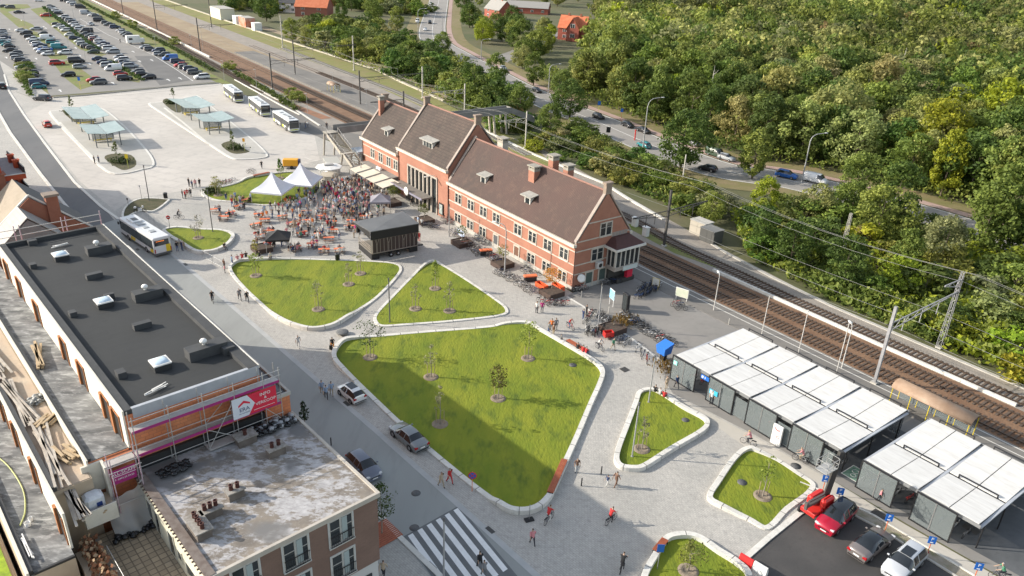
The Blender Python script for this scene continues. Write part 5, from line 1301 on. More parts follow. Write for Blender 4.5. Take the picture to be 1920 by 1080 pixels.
b_ = MB(); b_.add([(-1.5, -1.2, 2.3), (1.5, -1.2, 2.3), (1.5, 1.2, 3.1), (-1.5, 1.2, 3.1), (-1.5, -1.2, 2.38), (1.5, -1.2, 2.38), (1.5, 1.2, 3.18), (-1.5, 1.2, 3.18)], [(3, 2, 1, 0), (4, 5, 6, 7), (0, 1, 5, 4), (1, 2, 6, 5), (2, 3, 7, 6), (3, 0, 4, 7)]); b_.build('roof', mat('stall_cream', (.62, .60, .52), .7), t)
b_ = MB(); b_.box(-1.3, 1.3, -.9, 1.0, 0, 1.1); b_.box(-1.35, -1.25, .9, 1.0, 1.1, 3); b_.box(1.25, 1.35, .9, 1.0, 1.1, 3); b_.box(-1.35, -1.25, -1, -.9, 1.1, 2.3); b_.box(1.25, 1.35, -1, -.9, 1.1, 2.3); b_.build('counter', mat('stall_white', (.6, .6, .58), .6), t)
# container, generator
t = thing('container', 'pale blue grey site container against the station by the stairs', 'container', Q(72.6, 2.9), QA)
b_ = MB(); b_.bevbox(-1.9, 1.9, -1.3, 1.3, .1, 2.7, .05); b_.build('body', mat('container_grey', (.42, .48, .52), .6, (.5, .55, .58), 1, pattern=('wall', (.32, .37, .4), .3, 20, .4, 0), world=False), t)
b_ = MB(); b_.box(1.905, 1.95, -1.0, 1.0, .2, 2.5); b_.build('door', mat('container_door', (.36, .41, .44), .6), t)
t = thing('generator', 'yellow trailer generator parked behind the white tents', 'generator', at(548, 315), .15)
b_ = MB(); b_.bevbox(-1.7, 1.3, -.75, .75, .55, 1.9, .08); b_.build('housing', AMBER, t)
b_ = MB(); b_.bevbox(1.305, 1.7, -.72, .72, .6, 1.8, .06); b_.build('end_panel', mat('gen_navy', (.03, .03, .09), .5), t)
b_ = MB(); b_.box(-1.9, 1.9, -.8, .8, .38, .54); b_.box(-3.0, -1.9, -.05, .05, .4, .5); b_.build('chassis', GREYM, t)
for y in (-.82, .82):
 w_ = MB(Matrix.Translation((0, y, .33)) @ Matrix.Rotation(PI / 2, 4, 'X')); w_.lathe([(.001, .1), (.33, .1), (.33, -.1), (.001, -.1)], 12); w_.build('wheel', TYRE, t)
# ---------------------------------------------------------------- bus shelters
def shelter(label, c, rz):
 t = thing('bus_shelter', label, 'bus shelter', c, rz, 'glass roofed bus shelters on the two islands')
 for sgn in (-1, 1):
  b_ = MB()
  xa, xb = (-3.3, -.06) if sgn < 0 else (.06, 3.3)
  za, zb = (3.55, 3.1) if sgn < 0 else (3.1, 3.55)
  b_.add([(xa, -2.9, za), (xb, -2.9, zb), (xb, 2.9, zb), (xa, 2.9, za), (xa, -2.9, za + .05), (xb, -2.9, zb + .05), (xb, 2.9, zb + .05), (xa, 2.9, za + .05)], [(3, 2, 1, 0), (4, 5, 6, 7), (0, 1, 5, 4), (1, 2, 6, 5), (2, 3, 7, 6), (3, 0, 4, 7)])
  b_.build('roof_panel', GLASSG, t)
 b_ = MB(); b_.beam((0, -2.9, 3.05), (0, 2.9, 3.05), .16, .12)
 for y in (-2.7, -1.35, 0, 1.35, 2.7): b_.beam((-3.3, y, 3.5), (0, y, 3.02), .06, .08); b_.beam((0, y, 3.02), (3.3, y, 3.5), .06, .08)
 b_.build('roof_frame', GREYM, t)
 for x in (-2.0, 0, 2.3):
  for y in (-2.3, 2.3): b_ = MB(); b_.box(x - .08, x + .08, y - .08, y + .08, .16, 3.15 + abs(x) * .13); b_.build('post', mat('post_grey', (.10, .115, .12), .5), t)
 b_ = MB(); b_.box(-1.6, 1.6, .35, .8, .62, .68); b_.box(-1.4, -1.3, .4, .75, .16, .62); b_.box(1.3, 1.4, .4, .75, .16, .62); b_.build('bench', mat('bench_yellow', (.5, .38, .05), .6), t)
 b_ = MB(); b_.box(-1.8, 2.1, .9, .93, .3, 2.4); b_.build('glass_screen', SCREEN, t)
 return t
IR = rad(-30)
for lb, L_ in (('bus shelter at the far end of the outer island', [(-108.4, 179.2), (-102.7, 184.1), (-94.1, 172.5), (-99.9, 168.1)]), ('bus shelter at the near end of the outer island', [(-96.2, 163.7), (-90.2, 168), (-84.8, 161), (-90.3, 156.2)]),
    ('bus shelter at the far end of the inner island', [(-88.9, 193.7), (-83.9, 199), (-75.7, 187.6), (-81.5, 183.3)]), ('bus shelter at the near end of the inner island', [(-77.3, 178.3), (-71.7, 183), (-66.4, 175.5), (-72.1, 171.1)])):
 c = sum((Vector(p) for p in L_), Vector((0, 0))) / 4
 e = Vector(L_[1]) - Vector(L_[0]) + Vector(L_[2]) - Vector(L_[3])
 ln = (Vector(L_[3]) - Vector(L_[0])).length
 o = shelter('pale green glass roofed ' + lb, (c.x, c.y, 0), math.atan2(e.y, e.x))
 o.scale = (e.length / 2 / 6.6, ln / 5.8, 1)
# ---------------------------------------------------------------- lamps, masts, wires
def lamp_post(label, p, h, style='straight', arm=1.6, dr=0.0, col=None, r=.08, group=None, name='street_lamp'):
 t = thing(name, label, 'street lamp' if 'lamp' in name else 'post', p, dr, group)
 m_ = col or mat('lamp_grey', (.30, .30, .30), .5, (.36, .36, .36), 2)
 b_ = MB()
 if style == 'arm':
  pts = [(0, 0, 0), (0, 0, h * .82)] + [(arm * (1 - math.cos(a)) * .55, 0, h * .82 + h * .14 * math.sin(a)) for a in (.5, .9, 1.3, PI / 2)] + [(arm, 0, h * .97)]
  b_.path(pts, r, 7, 0, [r * 1.3, r * .9] + [r * .7] * 5); b_.build('pole', m_, t)
  b_ = MB(); b_.M = Matrix.Translation((arm + .3, 0, h * .97)); b_.lathe([(.001, -.08), (.2, -.04), (.22, .03), (.1, .1), (.001, .11)], 10); 
  for i, v in enumerate(b_.v): b_.v[i] = Vector((arm + .3 + (v.x - arm - .3) * 2.2, v.y, v.z))
  b_.build('lamp_head', mat('lamp_head_pale', (.6, .6, .58), .4), t)
 else:
  b_.tube((0, 0, 0), (0, 0, h), r, r * .8, 8); b_.tube((0, 0, 0), (0, 0, .12), r * 2, r * 1.8, 8); b_.build('pole', m_, t)
  b_ = MB(); b_.tube((0, 0, h), (0, 0, h + .35), r * 1.15, r * 1.15, 8); b_.build('lamp_head', mat('lamp_head_dark', (.12, .12, .12), .4), t)
 return t
DG = mat('lamp_dark', (.085, .085, .085), .5, (.11, .11, .11), 3)
for lb, u, v, h, c_ in (('tall dark slim lamp post by the dark planting bed and the bus', 280, 377, 6.2, DG), ('tall dark slim lamp post rising from the little lawn by the bus', 399, 435, 6.7, DG), ('slim grey lamp post between the two lawns before the stage', 731, 605, 5.9, DG),
      ('slim pale grey lamp post at the top of the narrow lawn', 1216, 755, 5.6, None), ('slim pale grey lamp post in the middle of the narrow lawn', 1185, 857, 6.0, None), ('slim grey lamp post beside the pedestrian crossing', 832, 1085, 5.8, None),
      ('slim grey lamp post among the bicycles by the planter', 1121, 616, 6.0, None), ('slim lamp post standing in the crowd before the cream awnings', 678, 341, 5.0, None), ('slim lamp post between the bicycles near the hall window', 842, 443, 5.2, None)):
 lamp_post(lb, at(u, v), h, 'straight', col=c_, group='slim lamp posts of the square')
for lb, u, v, h, arm, dr in (('tall curved arm lamp with pale pole before the big dark tree', 1204, 290, 13.5, 3.2, .3), ('tall curved arm lamp beside the white van on the main road', 1503, 342, 10.8, 3.2, .3), ('curved arm lamp beyond the black car on the main road', 1028, 177, 9.5, 3, .3),
        ('curved arm lamp at the far bend of the main road', 784, 68, 12.5, 3.4, 0), ('curved arm lamp near the far side road', 902, 112, 8, 3, .1), ('curved arm lamp half hidden by the trees at the far bend', 829, 64, 8.5, 3, .1)):
 lamp_post(lb, at(u, v), h, 'arm', arm, dr, group='curved arm lamps along the main road', r=.12)
t = lamp_post('grey lamp post with a bracket arm before the station front', at(946, 516), 8.2, 'arm', 1.6, PI * .85, group=None, r=.09, name='station_lamp')
for lb, u, v, h in (('white platform lamp post nearest the end of the station', 1338, 582, 5.6), ('white platform lamp post with round head beside the steel mast', 1578, 690, 6.0)):
 lamp_post(lb, at(u, v), h, 'arm', .5, PI / 2, col=mat('pole_white', (.55, .53, .5), .5), r=.06, group='white platform lamps', name='platform_lamp')
for lb, u, v, h in (('plain white post behind the cycle shed, left one', 1428, 628, 5.6), ('plain white post behind the cycle shed, middle one', 1497, 662, 6.0), ('plain white post behind the cycle shed next to the round headed lamp', 1568, 700, 6.8)):
 t = thing('post', lb, 'post', at(u, v), 0, 'plain white posts behind the shed'); b_ = MB(); b_.tube((0, 0, 0), (0, 0, h), .06, .05, 7); b_.build('pole', mat('pole_white', (.55, .53, .5)), t)
 b_ = MB(); b_.tube((0, 0, 0), (0, 0, .1), .14, .12, 8); b_.build('base', DARK, t)
for k, (u, v, h) in enumerate(((381, 94, 8), (421, 152, 6), (482, 170, 6), (538, 112, 5), (577, 212, 5), (625, 168, 5), (170, 62, 6), (140, 40, 7), (96, 44, 7), (48, 50, 7), (135, 118, 9), (163, 125, 9), (293, 95, 5), (360, 92, 5), (688, 203, 5))):
 t = thing('lamp_post', 'thin grey lamp post in the car park' if u < 290 else 'thin grey lamp post along the far platforms', 'lamp post', at(u, v), 0, 'thin lamp posts in the distance')
 b_ = MB(); b_.tube((0, 0, 0), (0, 0, h), .06, .04, 5); b_.build('pole', mat('lamp_grey', (.30, .30, .30)), t); b_ = MB(); b_.box(-.5, .1, -.08, .08, h, h + .1); b_.build('lamp_head', mat('lamp_head_pale', (.6, .6, .58)), t)
def mast(label, p, h, arms=(), lattice=False, m_=MASTM, wd=.32):
 """overhead line mast; arms: (height, length towards +b, drop)"""
 t = thing('overhead_line_mast', label, 'mast', p, QA, 'overhead line masts along the tracks')
 b_ = MB()
 if lattice:
  for sx in (-1, 1):
   for sy in (-1, 1): b_.tube((sx * wd * .6, sy * wd * .6, 0), (sx * wd * .3, sy * wd * .3, h), .045, n=4)
  n = int(h / .7)
  for k in range(n):
   z0, z1 = h * k / n, h * (k + 1) / n; f0, f1 = wd * (.6 - .3 * k / n), wd * (.6 - .3 * (k + 1) / n); s_ = 1 if k % 2 else -1
   b_.tube((-f0 * s_, -f0, z0), (f1 * s_, -f1, z1), .025, n=4); b_.tube((-f0 * s_, f0, z0), (f1 * s_, f1, z1), .025, n=4)
 else:
  b_.box(-wd / 2, wd / 2, -wd / 2, wd / 2, 0, h)
 b_.build('column', m_, t)
 for (z, L, drop) in arms:
  b_ = MB(); s_ = 1 if L > 0 else -1
  b_.beam((0, 0, z), (0, L, z + .1), .12, .12); b_.beam((0, 0, z - 1.0), (0, L, z), .09, .09)
  n = max(2, int(abs(L) / 1.0))
  for k in range(n): f0, f1 = k / n, (k + 1) / n; b_.beam((0, L * f0, z + .1 * f0 - (1.0 * (1 - f0)) * (k % 2)), (0, L * f1, z - (1.0 * (1 - f1)) * ((k + 1) % 2)), .05, .05)
  for d in drop: b_.beam((0, d * s_, z), (0, d * s_, z - 1.8), .08, .08)
  b_.build('arm', m_, t)
 b_ = MB(); b_.box(-.35, .35, -.35, .35, 0, .25); b_.build('footing', CONC, t)
 return t
MG = mat('mast_grey', (.24, .24, .25), .6, (.3, .3, .31), 2)
mast('grey steel mast behind the long cycle shed, carrying the lattice beam', Q(-37.9, 14.0), 10.0, ((7.9, 15.2, (3, 7, 11)),), m_=MG)
mast('grey lattice mast opposite the cycle shed at the foot of the shrubs', Q(-37.8, 29.4), 10.6, ((9.6, -4, ()),), True, MG, .5)
mast('dark mast between the tracks behind the signal box bay', Q(5.0, 24.2), 9.6, ((6.2, 9.5, (3, 6)), (6.2, -8, (3, 5))))
mast('pale lattice mast among the shrubs right of the concrete cabinets', Q(-14, 45), 8, (), True, mat('mast_pale', (.4, .38, .34), .7), .5)
mast('pale mast standing by the far trough wall behind the right wing', Q(65, 41.3), 8.6, ((7.0, -8, (3, 5)),), m_=mat('mast_pale', (.4, .38, .34)), wd=.25)
mast('pale mast beyond the footbridge, nearest it', Q(95, 44), 9.5, ((8.0, -10, (3, 6)),), m_=mat('mast_pale', (.4, .38, .34)), wd=.25)
mast('thin slanting pale mast by the big tree at the road', Q(26, 51.7), 6.7, (), m_=mat('mast_pale', (.4, .38, .34)), wd=.2)
for k, (a, b_, h, arm) in enumerate(((123.3, 28.0, 9.4, 20), (124.3, 48.5, 9.0, 0), (173.1, 29.3, 11, 22), (154.2, 14.6, 10.4, 14), (174.2, 50.7, 11.4, 0), (231.3, 16.2, 12, 14), (295.7, 16.8, 13, 14), (298.5, 40.7, 12, 0), (360, 16.8, 13, 14), (232, 48, 12, 0), (95, 26, 9, -9), (80, 24.8, 9, 0))):
 mast('dark slender overhead line mast on the far tracks', Q(a, b_), h, ((h * .78, arm, (abs(arm) * .3, abs(arm) * .6)),) if arm else (), wd=.3, m_=MASTM if b_ < 45 else mat('mast_pale', (.4, .38, .34)))
wm = mat('wire', (.20, .20, .19), .5)
for k, (b_, z0) in enumerate(((16.95, 6.2), (20.7, 6.2), (25.5, 6.2), (30.0, 9.2), (32.5, 9.6), (34.5, 9.0))):
 m_ = MB(); P_ = []
 span = [(-90, 0), (-38, 0), (5, 0), (65, 1), (95, 2), (124, 3), (173, 3), (231, 3)]
 for (a0, _), (a1, _2) in zip(span, span[1:]):
  for i in range(6):
   f = i / 6; sg = 4 * f * (1 - f) * (.5 if b_ < 28 else 1.2)
   P_.append(Q(a0 + (a1 - a0) * f, b_ + (0 if a0 < 60 else (a0 - 60) * (.02 if b_ < 20 else .09)), z0 - sg))
 m_.path(P_, .024, 4)
 tag(m_.build('overhead_wire', wm), 'thin overhead wire hanging along the tracks', 'wire', 'overhead wires above the tracks')
# ---------------------------------------------------------------- cabinets, signs, posters, bollards
def cab(name, label, p, lx, ly, h, m_, rz=QA, roof=None, cat='cabinet'):
 t = thing(name, label, cat, p, rz)
 b_ = MB(); b_.box(-lx / 2, lx / 2, -ly / 2, ly / 2, 0, h); b_.build('body', m_, t)
 b_ = MB(); b_.box(-lx / 2 - .1, lx / 2 + .1, -ly / 2 - .1, ly / 2 + .1, h + .002, h + .12); b_.build('roof', roof or CONC, t)
 b_ = MB(); b_.box(-lx * .32, -.02, -ly / 2 - .03, -ly / 2 - .002, .15, h - .2); b_.box(.02, lx * .32, -ly / 2 - .03, -ly / 2 - .002, .15, h - .2); b_.build('door', m_, t)
cab('relay_hut', 'pale concrete railway hut left of the dark grey one by the shrubs', at(1313, 438), 3.2, 2.2, 2.3, mat('hut_pale', (.45, .41, .34), .85))
cab('relay_hut', 'dark grey railway hut beside the pale one', at(1332, 452), 3.0, 2.4, 2.2, mat('hut_dark', (.09, .09, .085), .7), roof=mat('hut_roof', (.17, .17, .165), .8))
for k, (u, v, lb) in enumerate(((1339, 455, 'white trackside cabinet beside the dark hut'), (1210, 442, 'white trackside cabinet right of the signal box bay'), (1190, 424, 'white trackside cabinet just behind the signal box bay'), (1395, 22, 'white trackside cabinet')[:0] or (1212, 447, 'x'),)[:3]):
 cab('cabinet', lb, at(u, v), 1.0, .7, 1.5, WHITE, roof=WHITE)
def panel(name, label, p, rz, w_, h, z0, face, frame=GREYM, posts=True, cat='sign', lines=True):
 t = thing(name, label, cat, p, rz)
 b_ = MB(); b_.box(-w_ / 2, w_ / 2, -.05, .05, z0, z0 + h); b_.build('panel', frame, t)
 b_ = MB(); b_.box(-w_ / 2 + .05, w_ / 2 - .05, -.07, -.051, z0 + .05, z0 + h - .05); fo = b_.build('face', face, t)
 if posts:
  for x in (-w_ / 2 + .15, w_ / 2 - .15): b_ = MB(); b_.tube((x, .0, 0), (x, 0, z0), .05, n=6); b_.build('post', frame, t)
 if lines:
  b_ = MB()
  for k in range(5): b_.box(-w_ / 2 + .2, w_ / 2 - .3, -.076, -.071, z0 + h * .2 + k * h * .13, z0 + h * .2 + k * h * .13 + .03)
  b_.build('print', mat('print_grey', (.3, .36, .4), .6), fo)
 return t
panel('info_board', 'blue and white information board on two white legs at the forecourt', at(1146, 573), QA - .25, 1.3, 1.4, 1.0, mat('board_blue', (.10, .35, .62), .5, (.30, .62, .78), 1.2), WHITE)
t = thing('display_case', 'black upright advertising case standing on the forecourt', 'display case', at(1172, 583), QA - .2)
b_ = MB(); b_.bevbox(-.6, .6, -.22, .22, 0, 2.6, .03); b_.build('case', DARK, t); b_ = MB(); b_.box(-.45, .45, -.235, -.222, .3, 2.4); b_.build('face', GLASS, t)
panel('timetable_case', 'yellow framed timetable case on the platform side of the forecourt', at(1228, 543), QA + .35, 1.1, 1.2, .6, mat('paper', (.55, .54, .5), .6), mat('frame_ochre', (.50, .38, .12), .6))
panel('map_board', 'large pale green map board standing on the forecourt', at(1277, 563), QA + .3, 1.9, 1.3, .5, mat('map_green', (.50, .56, .42), .6, (.6, .6, .5), 1), WHITE, lines=False)
t = thing('poster_banner', 'white banner over the bicycles before the station', 'banner', at(864, 447), QA)
b_ = MB(); b_.box(-1.1, 1.1, -.03, .03, .4, 1.5); b_.build('cloth', mat('banner_pale', (.6, .63, .68), .6, (.2, .3, .5), 3), t); b_ = MB(); b_.tube((-1.1, 0, 0), (-1.1, 0, 1.6), .04); b_.tube((1.1, 0, 0), (1.1, 0, 1.6), .04); b_.build('frame', GREYM, t)
# blue parcel box on the bed by the shed
t = thing('bottle_bank', 'blue box with slanted top on a dark stand beside the planting bed', 'box', at(1243, 674), QA)
b_ = MB(); b_.add([(-.6, -.6, .9), (.6, -.6, .9), (.6, .6, .9), (-.6, .6, .9), (-.75, -.75, 1.9), (.75, -.75, 1.9), (.75, .75, 2.3), (-.75, .75, 2.3)], [(3, 2, 1, 0), (4, 5, 6, 7), (0, 1, 5, 4), (1, 2, 6, 5), (2, 3, 7, 6), (3, 0, 4, 7)]); b_.build('box', mat('box_blue', (.03, .17, .60), .45), t)
b_ = MB(); b_.box(-.3, .3, -.3, .3, 0, .9); b_.build('stand', DARK, t)
# parking signs on orange-red poles
def psign(label, p, h=2.3, rz=-.25):
 t = thing('parking_sign', label, 'parking sign', p, rz, 'blue P signs on orange poles')
 b_ = MB(); b_.tube((0, 0, 0), (0, 0, h - .5), .035, n=6); b_.tube((0, 0, .0), (0, 0, .3), .09, .07, n=6); b_.build('pole', mat('pole_orange', (.62, .12, .05), .5, (.66, .2, .05), 2), t)
 b_ = MB(); b_.bevbox(-.3, .3, -.07, -.04, h - .75, h, .012); fo = b_.build('face', BLUE, t)
 text('P', 'letter', .42, LETW, fo, (0, -.075, h - .27), (PI / 2, 0, 0), .004)
 b_ = MB(); b_.box(-.12, .12, -.08, -.071, h - .66, h - .56); b_.build('symbol', LETW, fo)
for lb, u, v in (('blue P sign behind the red platform lift', 1540, 928), ('blue P sign half hidden behind the crimson car', 1567, 952), ('blue P sign between the crimson car and the grey coupe', 1657, 1002), ('blue P sign between the grey coupe and the silver car', 1736, 1045), ('blue P sign right of the silver car at the bottom edge', 1822, 1095)):
 psign(lb, at(u, v))
def rsign(label, p, h, disc, m_face, m_rim, pole, rz=0, r=.32, post_m=None, cat='road sign'):
 t = thing('road_sign', label, cat, p, rz)
 b_ = MB(); b_.tube((0, 0, 0), (0, 0, h), .035, n=6); b_.build('pole', pole, t)
 b_ = MB(Matrix.Translation((0, -.05, h - r)) @ Matrix.Rotation(PI / 2, 4, 'X'))
 if disc: b_.lathe([(.001, .02), (r * .8, .02)], 20, 0); b_.lathe([(r * .8, .02), (r, .02), (r, 0), (.001, 0)], 20, 1)
 else: b_.box(-r, r, -r * 1.4, r * 1.4, 0, .02, 0)
 fo = b_.build('face', [m_face, m_rim], t)
 if disc == 2:
  b_ = MB(); b_.beam((-r * .6, -.08, h - r * 1.6), (r * .6, -.08, h - r * .4), .01, .07); b_.beam((r * .6, -.085, h - r * 1.6), (-r * .6, -.085, h - r * .4), .01, .07); b_.build('cross', RED, fo)
 if disc == 3:
  b_ = MB(); b_.box(-r * .6, r * .6, -.085, -.075, h - r - .06, h - r + .06); b_.build('bar', LETW, fo)
rsign('round red and blue no stopping sign on an orange pole by the crossing', at(885, 921), 2.2, 2, BLUE, RED, mat('pole_orange', (.62, .12, .05)), r=.4)
rsign('round red no entry sign on a thin pole beside the little lawn', at(319, 430), 2.4, 3, RED, RED, DG, r=.33)
rsign('small dark signpost on the dark planting bed by the road', at(243, 397), 2.4, 0, DARK, DARK, DG, r=.12)
rsign('pale signpost behind the dark planting bed', at(266, 374), 2.6, 0, WHITE, WHITE, GREYM, r=.12)
rsign('blue parking sign before the front white tent', at(512, 372), 2.6, 0, BLUE, BLUE, GREYM, r=.25)
rsign('blue info sign on a striped yellow pole at the car park entrance', at(152, 170), 3.6, 0, BLUE, BLUE, YELLOW, r=.35)
rsign('yellow flag stop sign on the planting bed of the outer island', at(241, 316), 2.8, 0, YELLOW, YELLOW, mat('pole_lime', (.5, .55, .05), .5), r=.3)
rsign('yellow flag stop sign on the planting bed of the inner island', at(459, 284), 2.8, 0, AMBER, AMBER, mat('pole_lime', (.5, .55, .05)), r=.26)
rsign('dark matrix sign board beside the main road', at(1139, 262), 3.0, 0, DARK, DARK, GREYM, r=.5)
rsign('blue pedestrian sign at the far edge of the main road, left one', at(1122, 212), 3.2, 0, BLUE, BLUE, mat('pole_lime', (.5, .55, .05)), r=.4)
rsign('blue pedestrian sign at the far edge of the main road, right one', at(1164, 228), 3.4, 0, BLUE, BLUE, mat('pole_orange', (.62, .12, .05)), r=.35)
rsign('blue stacked parking sign at the bottom lawn', at(1232, 1068), 2.6, 0, BLUE, BLUE, GREYM, r=.28)
t = thing('orange_post', 'orange red marker post at the edge of the main road', 'post', at(1190, 263), 0); b_ = MB(); b_.tube((0, 0, 0), (0, 0, 2.4), .15, n=8); b_.build('post', RED, t); b_ = MB(); b_.tube((0, 0, 2.4), (0, 0, 2.6), .2, n=8); b_.build('cap', RED, t)
for lb, u, v, m_ in (('dark steel bollard left of the walking couple', 1090, 911, DARK), ('dark steel bollard nearer the striped shirt man', 1127, 889, DARK), ('pale bollard at the corner of the station gable', 1090, 557, CONC), ('pale bollard below the blue information board', 1141, 587, CONC), ('pale round bollard behind the cycle shed', 1366, 609, CONC), ('grey bollard on the pavement behind the brick building', 621, 835, DARK)):
 b_ = MB(); b_.lathe([(.06, 0), (.06, .88), (.04, .92), (.001, .93)], 10); tag(b_.build('bollard', m_, loc=at(u, v)), lb, 'bollard', 'bollards')
b_ = MB(); b_.lathe([(.3, 0), (.5, .12), (.75, .28), (.78, .38), (.6, .46), (.001, .5)], 20); tag(b_.build('boulder_seat', mat('seat_grey', (.11, .115, .115), .7, (.15, .15, .15), 2), loc=at(642, 627)), 'smooth round grey stone seat between two lawns', 'seat')
for lb, u, v in (('black litter bin beside the dark planting bed', 311, 373), ('black litter bin at the edge of the half round lawn', 633, 488)):
 t = thing('litter_bin', lb, 'bin', at(u, v), 0); b_ = MB(); b_.lathe([(.3, 0), (.34, .05), (.36, 1.0)], 14); b_.build('body', DARK, t); b_ = MB(); b_.lathe([(.38, 1.0), (.38, 1.12), (.2, 1.14), (.18, 1.05), (.001, 1.04)], 14); b_.build('lid', mat('bin_lid', (.05, .05, .05), .5), t)
t = thing('temporary_sign', 'temporary sign on a pole with a black weighted foot at the bottom lawn corner', 'sign', at(992, 975), .4); b_ = MB(); b_.box(-.4, .4, -.25, .25, 0, .1); b_.build('foot', BLACKF, t); b_ = MB(); b_.tube((0, 0, .1), (0, 0, 1.7), .03); b_.build('pole', GREYM, t)
# benches on the walls
def wall_bench(label, a_, b_, z=.52, w_=.62, back=False):
 A_, B_ = Vector((*a_[:2], 0)), Vector((*b_[:2], 0)); d = B_ - A_; L = d.length
 t = thing('wooden_seat', label, 'bench', (A_ + B_) / 2, math.atan2(d.y, d.x), 'red brown wooden seats on the walls')
 b2_ = MB()
 for k in range(5): y = -w_ / 2 + w_ * k / 5; b2_.box(-L / 2, L / 2, y, y + w_ / 5 - .02, z, z + .07)
 b2_.build('seat', WOOD, t); b2_ = MB(); n = max(2, int(L / 1.5))
 for k in range(n + 1): x = -L / 2 + L * k / n; b2_.box(x - .04, x + .04, -w_ / 2 + .05, w_ / 2 - .05, .1, z - .002)
 b2_.build('support', DARK, t)
wall_bench('long red brown wooden seat on the wall near the white barrier end', at(1058, 870), at(1031, 932))
wall_bench('orange brown wooden seat on the wall where people sit by the bicycles', at(1064, 644), at(1099, 665))
wall_bench('short red brown wooden seat on the bottom lawn wall', at(1246, 1020), at(1228, 1042))
wall_bench('dark wooden seat on the wall behind the white tents', at(476, 333), at(505, 327), .45)
# planters with dark steel boxes
def steel_box(label, p, lx=2.6, ly=2.6, h=.75, rz=QA):
 t = thing('planter', label, 'planter', p, rz, 'dark steel planters before the station')
 b_ = MB()
 for a in ((-lx / 2, lx / 2, -ly / 2, -ly / 2 + .08), (-lx / 2, lx / 2, ly / 2 - .08, ly / 2), (-lx / 2, -lx / 2 + .08, -ly / 2 + .08, ly / 2 - .08), (lx / 2 - .08, lx / 2, -ly / 2 + .08, ly / 2 - .08)): b_.box(*a, 0, h)
 b_.build('box', BROWNP, t); b_ = MB(); b_.box(-lx / 2 + .085, lx / 2 - .085, -ly / 2 + .085, ly / 2 - .085, 0, h - .1); b_.build('soil', mat('planter_soil', (.055, .04, .03), .95, (.09, .065, .05), 3), t)
PLANT = [('dark steel planter beside the grey gazebo', 735, 384), ('dark steel planter left of the hall entrance by the bicycles', 796, 417), ('dark steel planter near the right wing door', 866, 459), ('dark steel planter between bicycles in front of the right wing', 942, 499),
   ('dark steel planter with the orange tree at the station corner', 1034, 553), ('dark steel planter with the red trailer before it', 1148, 621), ('dark round planter at the edge of the half round lawn', 491, 470)]
for lb, u, v in PLANT: steel_box(lb, at(u, v))
# shelters on platforms, far sheds
def barrel(label, p, L, rz, w_=2.2, n=5):
 t = thing('platform_shelter', label, 'shelter', p, rz)
 b_ = MB(); k_ = 8
 vs = []; 
 for i in range(k_ + 1):
  a = PI * i / k_; y, z = -w_ / 2 * math.cos(a), 2.2 + .75 * math.sin(a)
  vs += [(-L / 2, y, z), (L / 2, y, z), (-L / 2, y * .95, z - .06), (L / 2, y * .95, z - .06)]
 fs = []
 for i in range(k_): a, b2_ = 4 * i, 4 * (i + 1); fs += [(a, a + 1, b2_ + 1, b2_), (b2_ + 2, b2_ + 3, a + 3, a + 2), (a, b2_, b2_ + 2, a + 2), (a + 1, a + 3, b2_ + 3, b2_ + 1)]
 b_.add(vs, fs, 0, True); b_.build('roof', mat('shelter_brown', (.26, .17, .11), .6, (.33, .23, .16), 1), t)
 for i in range(n):
  x = -L / 2 + .2 + (L - .4) * i / (n - 1)
  for y in (-w_ / 2 + .1, w_ / 2 - .1): b_ = MB(); b_.tube((x, y, 0), (x, y, 2.3), .05, n=6); b_.build('post', YELLOW, t)
 b_ = MB(); b_.box(-L / 2 + .2, L / 2 - .2, w_ / 2 - .14, w_ / 2 - .1, .3, 2.0); b_.build('glass_screen', SCREEN, t)
barrel('brown barrel roofed shelter with yellow posts behind the cycle sheds', at(1742, 787), 8.6, QA)
barrel('small brown barrel roofed shelter with yellow posts on the far platform', at(626, 173), 5, QA, 2.2, 3)
for lb, u, v, lx, ly, h, m_ in (('long cream white shed by the far sidings', 418, 34, 16, 7, 5, mat('shed_cream', (.66, .62, .50), .7)), ('white container left of the orange one by the sidings', 448, 45, 5, 4, 3.6, WHITE), ('orange painted container by the far sidings', 464, 50, 9, 4.5, 4.2, mat('container_orange', (.50, .13, .05), .6, (.55, .40, .35), .35)), ('small white box trailer right of the orange container', 482, 57, 4, 3.4, 3.2, WHITE)):
 cab('site_shed', lb, at(u, v), lx, ly, h, m_, cat='shed', roof=mat('shed_roof', (.4, .38, .34), .8) if lx > 6 else WHITE)
